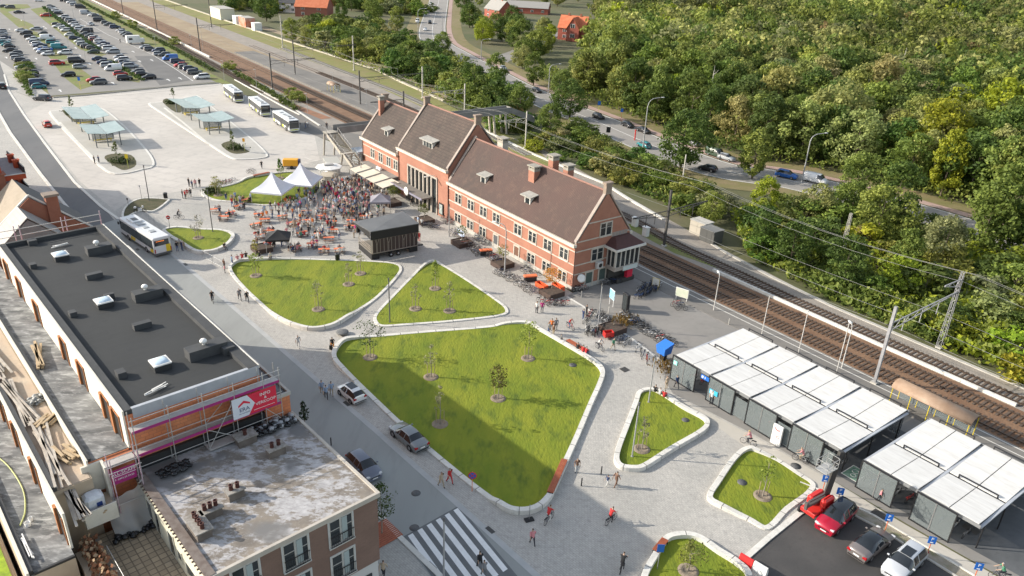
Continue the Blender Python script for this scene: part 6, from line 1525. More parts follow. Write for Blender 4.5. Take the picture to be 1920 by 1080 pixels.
# houses beyond
def house(label, p, rz, lx, ly, e, r_, wall, roof, chim=True, wins=2):
 t = thing('house', label, 'house', p, rz)
 b_ = MB(); b_.box(-lx / 2, lx / 2, -ly / 2, ly / 2, 0, e); b_.add([(-lx / 2, -ly / 2, e), (-lx / 2, ly / 2, e), (-lx / 2, 0, r_), (lx / 2, -ly / 2, e), (lx / 2, ly / 2, e), (lx / 2, 0, r_)], [(0, 2, 1), (3, 4, 5)]); w_ = b_.build('wall', wall, t)
 b_ = MB()
 for s_ in (-1, 1):
  a = [(-lx / 2 - .3, s_ * (ly / 2 + .4), e - .3), (lx / 2 + .3, s_ * (ly / 2 + .4), e - .3), (lx / 2 + .3, 0, r_ + .05), (-lx / 2 - .3, 0, r_ + .05)]
  b_.add(a + [(q[0], q[1], q[2] + .2) for q in a], [(0, 1, 2, 3), (7, 6, 5, 4), (0, 4, 5, 1), (1, 5, 6, 2), (3, 7, 4, 0)])
 ro = b_.build('roof', roof, t)
 if chim:
  for x in (-lx * .25, lx * .2): b_ = MB(); b_.box(x, x + .8, -.4, .4, r_ - .8, r_ + 1.2); b_.build('chimney', BRICKR, ro)
 for k in range(wins):
  x = -lx / 2 + lx * (k + .5) / wins
  for z in (1.0, 3.6) if e > 4.5 else (1.0,): window(t, Matrix.Translation((x, -ly / 2 - .01, z)), 1.4, 1.2, 2, frame=WHITE, sill=False, bars=0)
 return t
h1 = house('orange roofed red brick villa with a front gable beyond the main road', at(1075, 74), -.35, 13, 9, 5.5, 10.5, mat('villa_brick', (.36, .10, .07), .85, (.3, .09, .06), .6), TILEO)
b_ = MB(); b_.box(-1.5, 4.5, -7.5, -4.51, 0, 5.2); b_.add([(-1.5, -7.5, 5.2), (4.5, -7.5, 5.2), (1.5, -7.5, 10.2)], [(0, 1, 2)]); b_.build('gable_wall', mat('villa_brick', (.36, .10, .07)), h1)
b_ = MB(); 
for s_ in (-1, 1):
 a = [(1.5 + s_ * 3.4, -7.9, 4.8), (1.5 + s_ * 3.4, 0, 4.8), (1.5, 0, 10.3), (1.5, -7.9, 10.3)]; b_.add(a + [(q[0], q[1], q[2] + .2) for q in a], [(0, 1, 2, 3), (7, 6, 5, 4), (0, 4, 5, 1), (3, 7, 4, 0)])
b_.build('roof', TILEO, h1)
window(h1, Matrix.Translation((1.5, -7.52, 6.0)), 1.8, 1.6, 2, frame=WHITE, sill=False, bars=0); window(h1, Matrix.Translation((1.5, -7.52, 1.6)), 1.9, 1.6, 2, frame=WHITE, sill=False, bars=0)
house('orange roofed brick house at the top behind the sidings', at(590, 30), -.05, 17, 12, 5, 9.5, mat('house_brick', (.26, .10, .07), .85), TILEO)
house('red brick house with grey roof at the top between the trees', at(935, 34), -.9, 14, 10, 5, 9.5, mat('villa_brick', (.36, .10, .07)), mat('far_grey_roof', (.30, .29, .27), .85))
house('long low pale grey roofed house at the top edge', at(990, 24), -.15, 26, 12, 3.6, 6.5, mat('villa_brick', (.36, .10, .07)), mat('far_grey_roof', (.30, .29, .27)), chim=False, wins=4)
house('dark grey roofed house at the top left of the orange roof', at(546, 22), -.05, 10, 9, 5, 8, WHITE, SLATE, chim=False)
# ================================================================ vehicles
# (x along the car from tail to nose; per station: x, half width at belt, belt z, roof z, half width of roof)
def prof(kind):
 if kind == 'sedan': L = 4.8; S_ = [(0, .78, .75, .86, .6), (.03, .86, .78, .98, .7), (.18, .89, .9, 1.03, .72), (.30, .9, .93, 1.38, .60), (.38, .9, .93, 1.44, .6), (.55, .9, .92, 1.44, .6), (.60, .9, .91, 1.40, .6), (.73, .89, .9, 1.0, .72), (.90, .88, .78, .86, .7), (.97, .82, .66, .72, .6), (1, .72, .55, .6, .5)]; gl = (2, 7)
 elif kind == 'hatch': L = 4.1; S_ = [(0, .78, .8, .95, .62), (.02, .84, .85, 1.1, .6), (.12, .86, .93, 1.40, .56), (.22, .87, .95, 1.47, .58), (.5, .87, .94, 1.49, .58), (.58, .87, .92, 1.45, .58), (.75, .86, .92, 1.02, .7), (.9, .84, .8, .88, .66), (.97, .78, .66, .74, .56), (1, .7, .55, .62, .5)]; gl = (1, 6)
 elif kind == 'small': L = 3.6; S_ = [(0, .72, .75, .85, .55), (.03, .79, .82, 1.05, .56), (.15, .81, .92, 1.38, .52), (.28, .82, .93, 1.47, .54), (.52, .82, .92, 1.48, .54), (.6, .82, .9, 1.42, .54), (.76, .81, .9, .99, .62), (.9, .78, .82, .88, .58), (.97, .7, .68, .74, .5), (1, .6, .55, .62, .44)]; gl = (1, 6)
 elif kind == 'suv': L = 4.6; S_ = [(0, .84, .9, 1.05, .66), (.02, .9, .95, 1.2, .66), (.09, .92, 1.02, 1.58, .62), (.18, .93, 1.04, 1.66, .63), (.52, .93, 1.03, 1.67, .63), (.6, .93, 1.01, 1.62, .63), (.75, .92, 1.0, 1.12, .76), (.92, .9, .9, 1.0, .72), (.98, .84, .75, .85, .6), (1, .76, .6, .7, .54)]; gl = (1, 6)
 else: L = 5.0; S_ = [(0, .9, 1.1, 1.8, .78), (.02, .94, 1.12, 1.96, .8), (.3, .95, 1.12, 2.0, .8), (.6, .95, 1.1, 2.0, .8), (.72, .95, 1.06, 1.92, .8), (.84, .94, 1.05, 1.25, .8), (.95, .9, .9, 1.02, .7), (1, .82, .65, .75, .6)]; gl = (0, 5)
 return L, S_, gl
def car_body(kind, glassroof=False):
 L, S_, gl = prof(kind)
 b = MB(); n = len(S_); gr = .22
 k = 7
 vs = []
 for (f, w_, zb, zr, wr) in S_:
  x = (f - .5) * L
  row = [(0, zr + .015), (wr * .85, zr), (wr, zr - .06), (w_, zb), (w_ + .02, zb - .2), (w_, gr + .22), (w_ * .93, gr)]
  vs += [(x, y, z) for y, z in row] + [(x, -y, z) for y, z in row[1:]]
 W = 13
 order = [6, 5, 4, 3, 2, 1, 0, 7, 8, 9, 10, 11, 12]
 b.add(vs, [], 0)
 for i in range(n - 1):
  for j in range(12):
   a, c = order[j], order[j + 1]
   f = (i * W + a, i * W + c, (i + 1) * W + c, (i + 1) * W + a)
   m = 0
   lo, hi = gl
   slope = abs(S_[i + 1][3] - S_[i][3])
   if lo <= i < hi:
    if j in (3, 8) : m = 1
    if slope > .16 and j in (4, 5, 6, 7): m = 1
    if kind == 'van' and j in (3, 8) and i < 3: m = 0
    if glassroof and slope < .1 and j in (4, 5, 6, 7): m = 1
   b.f.append(list(f)); b.m.append(m); b.sm.append(True)
  b.f.append([i * W + 6, (i + 1) * W + 6, (i + 1) * W + 12, i * W + 12]); b.m.append(2); b.sm.append(False)
 b.f.append([order[j] for j in range(12, -1, -1)]); b.m.append(0); b.sm.append(False)
 b.f.append([(n - 1) * W + order[j] for j in range(13)]); b.m.append(0); b.sm.append(False)
 # pillars
 return b, L, S_
def wheels_of(L, kind):
 r = .31 if kind in ('small', 'hatch') else .34
 wb = L * .6
 return r, [(-wb / 2 + .02, 1), (-wb / 2 + .02, -1), (wb / 2, 1), (wb / 2, -1)], (.80 if kind != 'small' else .74)
def wheel_mb(r):
 w_ = MB(Matrix.Rotation(PI / 2, 4, 'X')); w_.lathe([(r * .5, .1), (r * .92, .11), (r, .07), (r, -.07), (r * .92, -.11), (r * .5, -.1)], 16)
 q = MB(Matrix.Rotation(PI / 2, 4, 'X'))
 q.lathe([(.001, -.09), (r * .12, -.095), (r * .5, -.085), (r * .64, -.112)], 14); q.lathe([(.001, .09), (r * .12, .095), (r * .5, .085), (r * .64, .112)], 14)
 return w_, q
FAR = {}
def far_car(kind):
 if kind in FAR: return FAR[kind]
 b, L, S_ = car_body(kind)
 r, ws, y = wheels_of(L, kind)
 for x, s_ in ws:
  b.M = Matrix.Translation((x, s_ * y, r)) @ Matrix.Rotation(PI / 2, 4, 'X'); b.lathe([(.001, .13), (r, .13), (r, -.13), (.001, -.13)], 8, 2); b.lathe([(.001, .135 * -s_), (r * .6, .134 * -s_)], 8, 3)
 b.M = Matrix.Identity(4)
 w_ = S_[0][1]; x0, x1 = -L / 2, L / 2
 for s_ in (-1, 1):
  b.box(x0 - .02, x0 + .05, s_ * w_ * .72 - .14, s_ * w_ * .72 + .14, .72, .9, 4)
  b.box(x1 - .16, x1 - .02, s_ * w_ * .62 - .14, s_ * w_ * .62 + .14, .56, .70, 3)
 b.box(x0 - .03, x0, -.26, .26, .5, .62, 5)
 FAR[kind] = b.mesh('car_' + kind, [PAINT, CARGL, TYRE, RIM, LAMPR, PLATE])
 return FAR[kind]
CC = {'k': ((.012, .012, .015), 'black'), 'g': ((.10, .105, .11), 'grey'), 's': ((.36, .38, .40), 'silver'), 'w': ((.74, .74, .74), 'white'), 'n': ((.02, .035, .085), 'dark blue'), 'b': ((.02, .12, .42), 'bright blue'),
  'r': ((.48, .02, .02), 'red'), 't': ((.02, .20, .22), 'teal'), 'e': ((.035, .06, .035), 'dark green'), 'o': ((.30, .08, .06), 'maroon')}
KN = {'hatch': 'hatchback', 'sedan': 'saloon car', 'suv': 'tall car', 'van': 'van', 'small': 'small car'}
NCAR = QA + PI / 2
def put_far(kind, c, p, rz, where, group):
 o = bpy.data.objects.new('parked_car' if 'road' not in group else 'car', far_car(kind))
 COL.objects.link(o)
 o.location = p; o.rotation_euler = (0, 0, rz); o.color = (*CC[c][0], 1)
 tag(o, CC[c][1] + ' ' + KN[kind] + ' ' + where, 'van' if kind == 'van' else 'car', group)
 return o
rc = random.Random(11)
# rows of the car park: coordinates on eight times and four times enlargements of the survey photograph
ROWS = [
 ('parked in the row by the railway fence', 8, 'k965,22 g1030,35 w1070,50 s1110,85 k1210,122vp s1290,212v w1400,240 g1450,265 k1490,325v g1590,360 g1640,385 n1730,425u s1810,478 w1845,498 g1880,525 g1915,548'),
 ('parked in the row by the railway fence', 4, 's1090,365 g1130,380 n1190,390u s1195,415 g1232,420 b1278,450v n1330,472 r1355,500 g1388,515 n1430,530u g1460,555u w1515,590u'),
 ('parked right of the long green hedge', 8, 'g765,112 w775,138 w850,178 k880,218 w960,275 g1010,300 s1060,322 g1095,348 w1100,380 w1165,410 w1200,452 k1300,490v g1300,530 g1370,560 w1420,590 o1425,615 w1500,640 n1545,678 w1570,715 w1640,748u s1695,800u'),
 ('parked right of the long green hedge', 4, 's895,440 w915,462 g940,478 n955,490 s980,508u g1035,550 k1070,568 k1118,592'),
 ('parked left of the long green hedge', 8, 'k860,385 w880,412 w950,442 w990,470 w1040,540 n1120,592 w1190,640 s1240,685 k1300,720 g1370,738 e1400,800'),
 ('parked left of the long green hedge', 4, 'n745,452 n785,478 s812,502 w850,527v r905,565 k935,600u'),
 ('parked on the grassy middle strip', 8, 's550,450 e650,525 w720,592v t795,655 w850,700 t890,735v w980,815'),
 ('parked on the grassy middle strip', 4, 'r430,485u k575,470v s600,512 k512,572 r705,612 g740,632u'),
 ('parked in the middle double row', 8, 'w330,475 k395,520u k450,572 w500,605 s530,655 w570,680 n600,705 w620,752 b680,765 s660,798 w720,830'),
 ('parked in the row nearest the road', 8, 's20,490 s30,525 n60,585 w80,625 t70,660 t100,692 k150,718 k155,778 g240,820 g250,855 s270,895 k340,935u k370,970 s360,1035'),
 ('parked in the row nearest the road', 4, 'k235,560 k240,588 n298,640v t295,662'),
 ('standing alone in the car park', 8, 'k290,200 r690,250 w1365,380 w580,22 g150,125 g60,110'),
]
TYPES = {'v': 'van', 'u': 'suv'}
for where, sc_, data in ROWS:
 for it in data.split():
  c = it[0]; s_ = it[1:]; ty = None
  while s_[-1].isalpha():
   if s_[-1] in TYPES: ty = TYPES[s_[-1]]
   s_ = s_[:-1]
  x, y = map(float, s_.split(','))
  ty = ty or rc.choice(['hatch', 'hatch', 'hatch', 'sedan', 'suv', 'small'])
  o = put_far(ty, c, at(x / sc_, y / sc_), NCAR + rc.choice((0, PI)) + rc.uniform(-.04, .04) + (.9 if x == 1365 else 0), where, 'cars in the big car park')
# box lorry in the fence row
def hdg(u0, v0, u1, v1):
 a, b = at(u0, v0), at(u1, v1); return math.atan2(b.y - a.y, b.x - a.x)
t = thing('camper_van', 'white high motor caravan among the cars by the railway fence', 'van', at(255, 82), NCAR)
b = MB(); b.bevbox(-3.2, 1.6, -1.1, 1.1, .5, 3.1, .12); b.bevbox(1.4, 3.1, -1.0, 1.0, .5, 2.0, .12); b.build('body', WHITE, t)
b = MB(); b.box(2.9, 3.14, -.85, .85, 1.2, 1.85); b.box(-2.5, -1.2, -1.13, -1.105, 1.6, 2.3); b.build('window', CARGL, t)
for x in (-1.9, 2.2):
 for y in (-1.0, 1.0): w_, q = wheel_mb(.35); wo = w_.build('wheel', TYRE, t, loc=(x, y, .35))
def near_car(kind, label, p, rz, col, roofdark=False, group=None, name='parked_car', rimc=None, sunroof=False):
 t = thing(name, label, 'car', p, rz, group)
 b, L, S_ = car_body(kind, roofdark)
 bb, gg = MB(), MB()
 bb.v = b.v; gg.v = b.v
 for f, m, s_ in zip(b.f, b.m, b.sm):
  tgt = gg if m == 1 else bb
  tgt.f.append(f); tgt.m.append(0 if m != 2 else 1); tgt.sm.append(s_)
 paint = mat('paint_' + ''.join('%02x' % int(255 * c) for c in col), col, .3, coat=.7, metal=.15)
 bo = bb.build('body', [paint, DARK], t); go = gg.build('window_glass', CARGL, t)
 mod = bo.modifiers.new('bevel', 'BEVEL'); mod.width = .02; mod.segments = 1
 # pillars and door seams
 pl = MB(); lo = S_[2]; 
 for f in (.40, .58) if kind != 'small' else (.44,):
  i = [j for j in range(len(S_) - 1) if S_[j][0] <= f][-1]; a, c = S_[i], S_[i + 1]; q = (f - a[0]) / (c[0] - a[0]); x = (f - .5) * L
  w1, zb, zr, wr = (a[k] + (c[k] - a[k]) * q for k in (1, 2, 3, 4))
  for s_ in (-1, 1):
   pl.beam((x, s_ * (w1 + .004), zb), (x, s_ * (wr + .006), zr - .06), .07, .012); pl.beam((x + .05, s_ * (w1 + .018), zb - .2), (x + .05, s_ * (w1 + .004), .45), .012, .008, 1)
 pl.build('door_pillar', [paint, DARK], t)
 r, ws, y = wheels_of(L, kind)
 for x, s_ in ws:
  w_, q = wheel_mb(r); wo = w_.build('wheel', TYRE, t, loc=(x, s_ * (S_[3][1] - .09), r)); q.build('rim', RIM, wo)
  a_ = MB(Matrix.Translation((x, s_ * (S_[3][1] - .03), r)) @ Matrix.Rotation(PI / 2, 4, 'X')); a_.lathe([(r * 1.02, 0), (r * 1.18, 0), (r * 1.18, -.055 * 1), (r * 1.02, -.055)], 16); a_.build('wheel_arch', DARK, t)
 w0, w1 = S_[1][1], S_[-2][1]; x0, x1 = -L / 2, L / 2
 zt = S_[1][2]
 for s_ in (-1, 1):
  b = MB(); b.bevbox(x0 - .03, x0 + .16, s_ * (w0 - .17) - .17, s_ * (w0 - .17) + .17, zt - .16, zt + .06, .03); b.build('tail_light', LAMPR, t)
  b = MB(); b.bevbox(x1 - .30, x1 - .06, s_ * (w1 - .16) - .2, s_ * (w1 - .16) + .16, S_[-2][2] - .06, S_[-2][2] + .09, .03); b.build('headlight', LAMPW, t)
  b = MB(); b.bevbox(L * .16, L * .16 + .14, s_ * (S_[5][1] + .12) - .1, s_ * (S_[5][1] + .12) + .1, S_[5][2] + .02, S_[5][2] + .16, .03); b.build('mirror', paint, t)
 b = MB(); b.box(x0 - .035, x0 - .002, -.26, .26, .55, .66); b.build('number_plate', PLATE, t)
 b = MB(); b.box(x1 - .02, x1 + .02, -.26, .26, .38, .48); b.build('number_plate', PLATE, t)
 b = MB(); b.box(x1 - .06, x1 + .01, -.5, .5, .5, .6); b.box(x0 - .02, x0 + .05, -.7, .7, .28, .40); b.box(x1 - .1, x1 - .01, -.6, .6, .26, .36); b.build('bumper_trim', DARK, t)
 if sunroof:
  b = MB(); b.box(-.75, .45, -.42, .42, S_[4][3] + .006, S_[4][3] + .03); b.build('sunroof', CARGL, t)
 return t
near_car('small', 'small white hatchback with glass roof parked beside the largest lawn', at(659, 744), hdg(661.7, 761.7, 638, 742.5), (.78, .78, .77), sunroof=True)
near_car('sedan', 'grey saloon car parked beside the largest lawn', at(766, 826), hdg(766.7, 847.5, 735.8, 821), (.20, .215, .225))
near_car('hatch', 'blue grey hatchback driving past the brick building', at(683, 882), hdg(662, 857, 697, 893), (.14, .155, .20), name='car')
near_car('suv', 'crimson car with black roof parked nearest the red platform lift', at(1565, 979), hdg(1590, 955, 1548, 995), (.38, .008, .03), True)
near_car('sedan', 'grey brown coupe with dark glass roof between the crimson and silver cars', at(1631, 1028), hdg(1612, 1044, 1655, 1010), (.17, .15, .145), True)
near_car('suv', 'silver car with large dark sunroof parked at the bottom edge', at(1692, 1064), hdg(1715, 1040, 1668, 1085), (.50, .52, .55), sunroof=True)
near_car('suv', 'dark grey car leaving the car park past the bus islands', at(80, 188), hdg(100, 190, 60, 187), (.03, .035, .045), name='car')
near_car('small', 'small red car driving beside the outer bus island', at(89, 237), hdg(92, 241, 84, 231), (.55, .04, .015), name='car')
near_car('suv', 'black car on the dark road at the left edge', at(5, 165), hdg(6, 168, 0, 155), (.01, .01, .012), name='car')
for c, ty, u, v in (('k', 'hatch', 1007, 173), ('k', 'hatch', 1122, 222), ('k', 'hatch', 1177, 238), ('k', 'sedan', 1206, 248), ('t', 'hatch', 1207, 276), ('e', 'van', 1341, 293), ('s', 'hatch', 1362, 300), ('k', 'hatch', 1326, 320), ('b', 'suv', 1474, 333), ('w', 'van', 1528, 342), ('w', 'sedan', 1892, 448), ('w', 'van', 783, 42), ('k', 'suv', 806, 44), ('w', 'sedan', 797, 57), ('w', 'hatch', 808, 8), ('s', 'hatch', 944, 131), ('w', 'hatch', 1366, 262), ('g', 'hatch', 1300, 272)):
 i = min(range(len(RL) - 1), key=lambda j: (Vector(RL[j]) - at(u, v)).length); e = Vector(RL[i + 1]) - Vector(RL[i])
 put_far(ty, c, at(u, v) + Vector((0, 0, .01)), math.atan2(e.y, e.x) + (PI if u in (1326, 1207) else 0), 'on the main road behind the railway', 'cars on the main road')
# ---------------------------------------------------------------- buses
BWHITE = mat('bus_white', (.66, .67, .67), .35, (.6, .61, .61), .5)
BYEL = mat('bus_yellow', (.72, .52, .02), .4)
BGREY = mat('bus_grey', (.10, .105, .105), .5)
BLIME = mat('bus_lime', (.52, .58, .03), .4)
def bus(label, p, rz, yel=BLIME, rear=False):
 t = thing('bus', label, 'bus', p, rz, 'white city buses')
 L, W, H_ = 12.0, 1.27, 3.0
 b = MB(); b.bevbox(-L / 2, L / 2, -W, W, .32, H_, .10); bo = b.build('body', BWHITE, t)
 b = MB(); b.box(-L / 2 + .02, L / 2 - .02, -W - .01, W + .01, .30, .62); b.build('skirt', BGREY, t)
 for s_ in (-1, 1):
  b = MB(); b.box(-L / 2 + .35, L / 2 - .15, min(s_ * W, s_ * (W + .015)), max(s_ * W, s_ * (W + .015)), 1.25, 2.62); g = b.build('side_windows', GLASS, t)
  b = MB()
  for k in range(1, 8): x = -L / 2 + L * k / 8; b.box(x - .03, x + .03, min(s_ * W, s_ * (W + .025)), max(s_ * W, s_ * (W + .025)), 1.25, 2.62)
  b.build('pillar', DARK, g)
  b = MB(); ys = (min(s_ * (W + .003), s_ * (W + .014)), max(s_ * (W + .003), s_ * (W + .014)))
  b.add([(-L / 2 + .5, s_ * (W + .012), .64), (-L / 2 + 1.5, s_ * (W + .012), .64), (-L / 2 + 1.2, s_ * (W + .012), 1.2), (-L / 2 + .3, s_ * (W + .012), 1.24)], [(0, 1, 2, 3)]); b.add([(.8, s_ * (W + .012), .64), (2.4, s_ * (W + .012), .64), (2.0, s_ * (W + .012), 1.2), (.4, s_ * (W + .012), 1.2)], [(0, 1, 2, 3)])
  b.build('yellow_patch', yel, bo)
 for x in ((L / 2 - 1.6), .2):
  b = MB(); b.box(x - .6, x + .6, -W - .03, -W - .016, .4, 2.5); b.build('door', mat('bus_door', (.03, .032, .035), .15), t)
 b = MB(); b.box(L / 2 + .001, L / 2 + .03, -W + .12, W - .12, 1.05, 2.45); b.build('windscreen', GLASS, t)
 b = MB(); b.box(L / 2 + .001, L / 2 + .035, -W + .15, W - .15, 2.5, 2.85); b.build('destination_sign', DARK, t)
 b = MB(); b.box(L / 2 + .001, L / 2 + .025, -W + .1, W - .1, .62, .82); b.build('bumper', yel, t)
 b = MB(); b.box(-L / 2 - .03, -L / 2 - .001, -W + .3, W - .12, 1.75, 2.6); rw_ = b.build('rear_window', GLASS, t)
 text('317 STATION', 'lettering', .2, mat('led_orange', (.8, .2, .02), .5, emit=(1, .25, .03, 1.2)), rw_, (-L / 2 - .035, .3, 2.42), (PI / 2, 0, -PI / 2), .003)
 b = MB(); b.box(-L / 2 - .02, -L / 2 - .001, -W + .1, -W + .8, .64, 1.74); b.build('yellow_patch', BYEL, bo)
 b = MB(); b.box(-L / 2 - .04, -L / 2 - .001, -W + .02, W - .02, .3, .62); b.build('bumper', BGREY, t)
 for s_ in (-1, 1):
  b = MB(); b.box(-L / 2 - .035, -L / 2 - .001, s_ * (W - .1) - .07, s_ * (W - .1) + .07, .7, 1.3); b.build('tail_light', LAMPR, t)
  b = MB(); b.box(L / 2, L / 2 + .04, s_ * (W - .3) - .15, s_ * (W - .3) + .15, .66, .82); b.build('headlight', LAMPW, t)
  b = MB(); b.box(L / 2 - .05, L / 2 + .3, s_ * (W + .12) - .08, s_ * (W + .12) + .08, 1.9, 2.3); b.build('mirror', DARK, t)
  for x in (-L / 2 + 2.9, L / 2 - 2.7):
   w_, q = wheel_mb(.48); wo = w_.build('wheel', TYRE, t, loc=(x, s_ * (W - .08), .48)); q.build('rim', RIM, wo)
 for (x0, x1, y0, y1, h, m_) in ((2.0, 4.4, -.75, .75, .22, BWHITE), (-1.2, -.4, -.4, .4, .08, mat('hatch_grey', (.33, .35, .36), .5)), (-3.4, -2.5, -.45, .45, .1, mat('hatch_grey', (.33, .35, .36))), (.5, 1.6, -.55, .55, .14, mat('hatch_grey', (.33, .35, .36)))):
  b = MB(); b.bevbox(x0, x1, y0, y1, H_, H_ + h, .03); b.build('roof_unit', m_, t)
 b = MB(); b.box(2.6, 3.8, -.4, .4, H_ + .222, H_ + .26); b.build('roof_grille', BGREY, t)
 return t
for lb, a, c, yl in (('white bus with yellow rear patch standing beside the little lawn', (292, 484), (229, 442), BYEL),):
 A_, C_ = at(*a), at(*c); e = (C_ - A_).normalized(); sd = Vector((e.y, -e.x, 0))
 bus(lb, A_ + e * 6 + sd * 1.27, math.atan2(e.y, e.x), yl)
for lb, a, c in (('white and lime bus, farthest of three parked behind each other', (440, 194), (417, 176)), ('white and lime bus, middle one of three parked behind each other', (490, 220), (462, 198)), ('white and lime bus, nearest of three parked behind each other', (543, 250), (510, 228))):
 A_, C_ = at(*a), at(*c); e = (A_ - C_).normalized(); sd = Vector((-e.y, e.x, 0))
 bus(lb, A_ - e * 6 + sd * 1.27, math.atan2(e.y, e.x))
# red boom lift
lf = thing('boom_lift', 'red articulated boom lift with raised grey basket at the lawn corner', 'boom lift', at(1527, 962), hdg(1545, 955, 1512, 975))
b = MB(); b.bevbox(-1.25, 1.25, -.75, .75, .42, .85, .06); b.build('chassis', RED, lf)
for x in (-.95, .95):
 for y in (-.85, .85): w_, q = wheel_mb(.38); wo = w_.build('wheel', TYRE, lf, loc=(x, y, .38)); q.build('rim', mat('rim_grey', (.25, .25, .24), .6), wo)
b = MB(); b.bevbox(-1.4, .5, -.8, -.25, .9, 1.75, .12); b.bevbox(-1.4, .2, .25, .8, .9, 1.9, .16); b.build('cowl', RED, lf)
b = MB(); b.beam((-1.3, 0, 1.35), (1.7, 0, 1.55), .28, .26); b.beam((1.7, 0, 1.2), (1.75, 0, 2.0), .25, .2); b.beam((-1.1, 0, 1.8), (1.5, 0, 1.95), .16, .16); b.build('lower_boom', mat('boom_dark', (.10, .09, .085), .6), lf)
b = MB(); b.beam((-1.2, 0, 1.5), (-1.5, .15, 6.3), .36, .4); b.beam((-.85, 0, 1.7), (-1.2, .15, 5.8), .14, .14); b.build('upper_boom', mat('boom_grey', (.05, .047, .045), .6), lf)
b = MB(); b.beam((-1.6, .1, 6.1), (-.9, .2, 5.6), .14, .14); b.box(-1.0, -.75, -.1, .45, 5.2, 6.0); b.build('jib', DARK, lf)
b = MB(); b.box(-.7, .9, -.5, .6, 5.0, 5.06)
for z in (5.5, 6.05):
 for a, c in (((-.7, -.5), (.9, -.5)), ((.9, -.5), (.9, .6)), ((.9, .6), (-.7, .6)), ((-.7, .6), (-.7, -.5))): b.tube((*a, z), (*c, z), .025, n=5)
for x in (-.7, .1, .9):
 for y in (-.5, .6): b.tube((x, y, 5.0), (x, y, 6.05), .025, n=5)
b.build('basket', mat('basket_grey', (.36, .36, .35), .5), lf)
# plastic road barriers
for lb, u, v, m_ in (('red plastic road barrier at the corner of the dark parking area', 1398, 1058, mat('barrier_red', (.62, .03, .03), .45)), ('white plastic road barrier next to the red one', 1424, 1073, mat('barrier_white', (.72, .71, .68), .45))):
 b = MB(); b.add([(-.6, -.25, 0), (.6, -.25, 0), (.6, .25, 0), (-.6, .25, 0), (-.6, -.22, .3), (.6, -.22, .3), (.6, .22, .3), (-.6, .22, .3), (-.58, -.1, .8), (.58, -.1, .8), (.58, .1, .8), (-.58, .1, .8)],
     [(3, 2, 1, 0), (8, 9, 10, 11)] + [f for l in (0, 4) for f in ((l, l + 1, l + 5, l + 4), (l + 1, l + 2, l + 6, l + 5), (l + 2, l + 3, l + 7, l + 6), (l + 3, l, l + 4, l + 7))])
 tag(b.build('road_barrier', m_, loc=at(u, v), rz=hdg(1390, 1052, 1432, 1078)), lb, 'barrier')
# ================================================================ trees
def crown_arrays(R, z0, z1, ncl, nl, ls, seed, shape='round', fill=.55):
 """many leaf sized faces gathered in clumps through an uneven crown"""
 g = np.random.default_rng(seed)
 C = []; 
 H_ = (z1 - z0) / 2; zc = (z0 + z1) / 2
 ang = g.uniform(0, 6.283, 3); amp = g.uniform(.08, .22, 3)
 for i in range(ncl):
  t = g.uniform(-1, 1) if i else 1.0
  a = g.uniform(0, 6.283)
  wob = 1 + sum(amp[k] * math.sin((k + 1) * a + ang[k]) for k in range(3))
  if shape == 'cone': rr_ = R * (1 - (t + 1) / 2) ** .8 * .95 + .12 * R
  elif shape == 'tall': rr_ = R * math.sqrt(max(0, 1 - abs(t) ** 3))
  else: rr_ = R * math.sqrt(max(0, 1 - t * t)) * (1.0 if t > -.3 else 1.08)
  f = g.uniform(fill, 1.0) ** .5
  C.append((rr_ * wob * f * math.cos(a), rr_ * wob * f * math.sin(a), zc + H_ * t * g.uniform(.86, 1.0)))
 C = np.array(C)
 cr = R * g.uniform(.24, .46, ncl) * (1 if shape != 'cone' else .8)
 n = ncl * nl
 ci = np.repeat(np.arange(ncl), nl)
 d = g.normal(size=(n, 3)); d[:, 2] += .25; d /= np.linalg.norm(d, axis=1)[:, None]
 rad_ = cr[ci] * g.uniform(.55, 1.05, n)
 P = C[ci] + d * rad_[:, None] * np.array([1, 1, .75])
 N_ = d + g.normal(size=(n, 3)) * .45; N_ /= np.linalg.norm(N_, axis=1)[:, None]
 A = np.cross(N_, g.normal(size=(n, 3))); A /= np.linalg.norm(A, axis=1)[:, None]
 B = np.cross(N_, A)
 s = ls * g.uniform(.55, 1.2, n)[:, None]
 V = np.stack([P - A * s, P - B * s * .6, P + A * s, P + B * s * .6], 1).reshape(-1, 3)
 val = np.clip(.5 + .18 * g.normal(size=ncl)[ci] + .2 * g.normal(size=n), 0, 1)
 return V, val
def leaf_mesh(name, V, val, mats=None):
 me = bpy.data.meshes.new(name); n = len(V) // 4
 me.vertices.add(len(V)); me.vertices.foreach_set('co', V.astype(np.float32).ravel())
 me.loops.add(n * 4); me.loops.foreach_set('vertex_index', np.arange(n * 4, dtype=np.int32))
 me.polygons.add(n); me.polygons.foreach_set('loop_start', np.arange(0, n * 4, 4, dtype=np.int32)); me.polygons.foreach_set('loop_total', np.full(n, 4, dtype=np.int32))
 me.update(calc_edges=True)
 at_ = me.attributes.new('v', 'FLOAT', 'FACE'); at_.data.foreach_set('value', val.astype(np.float32))
 me.materials.append(mats or LEAF)
 return me
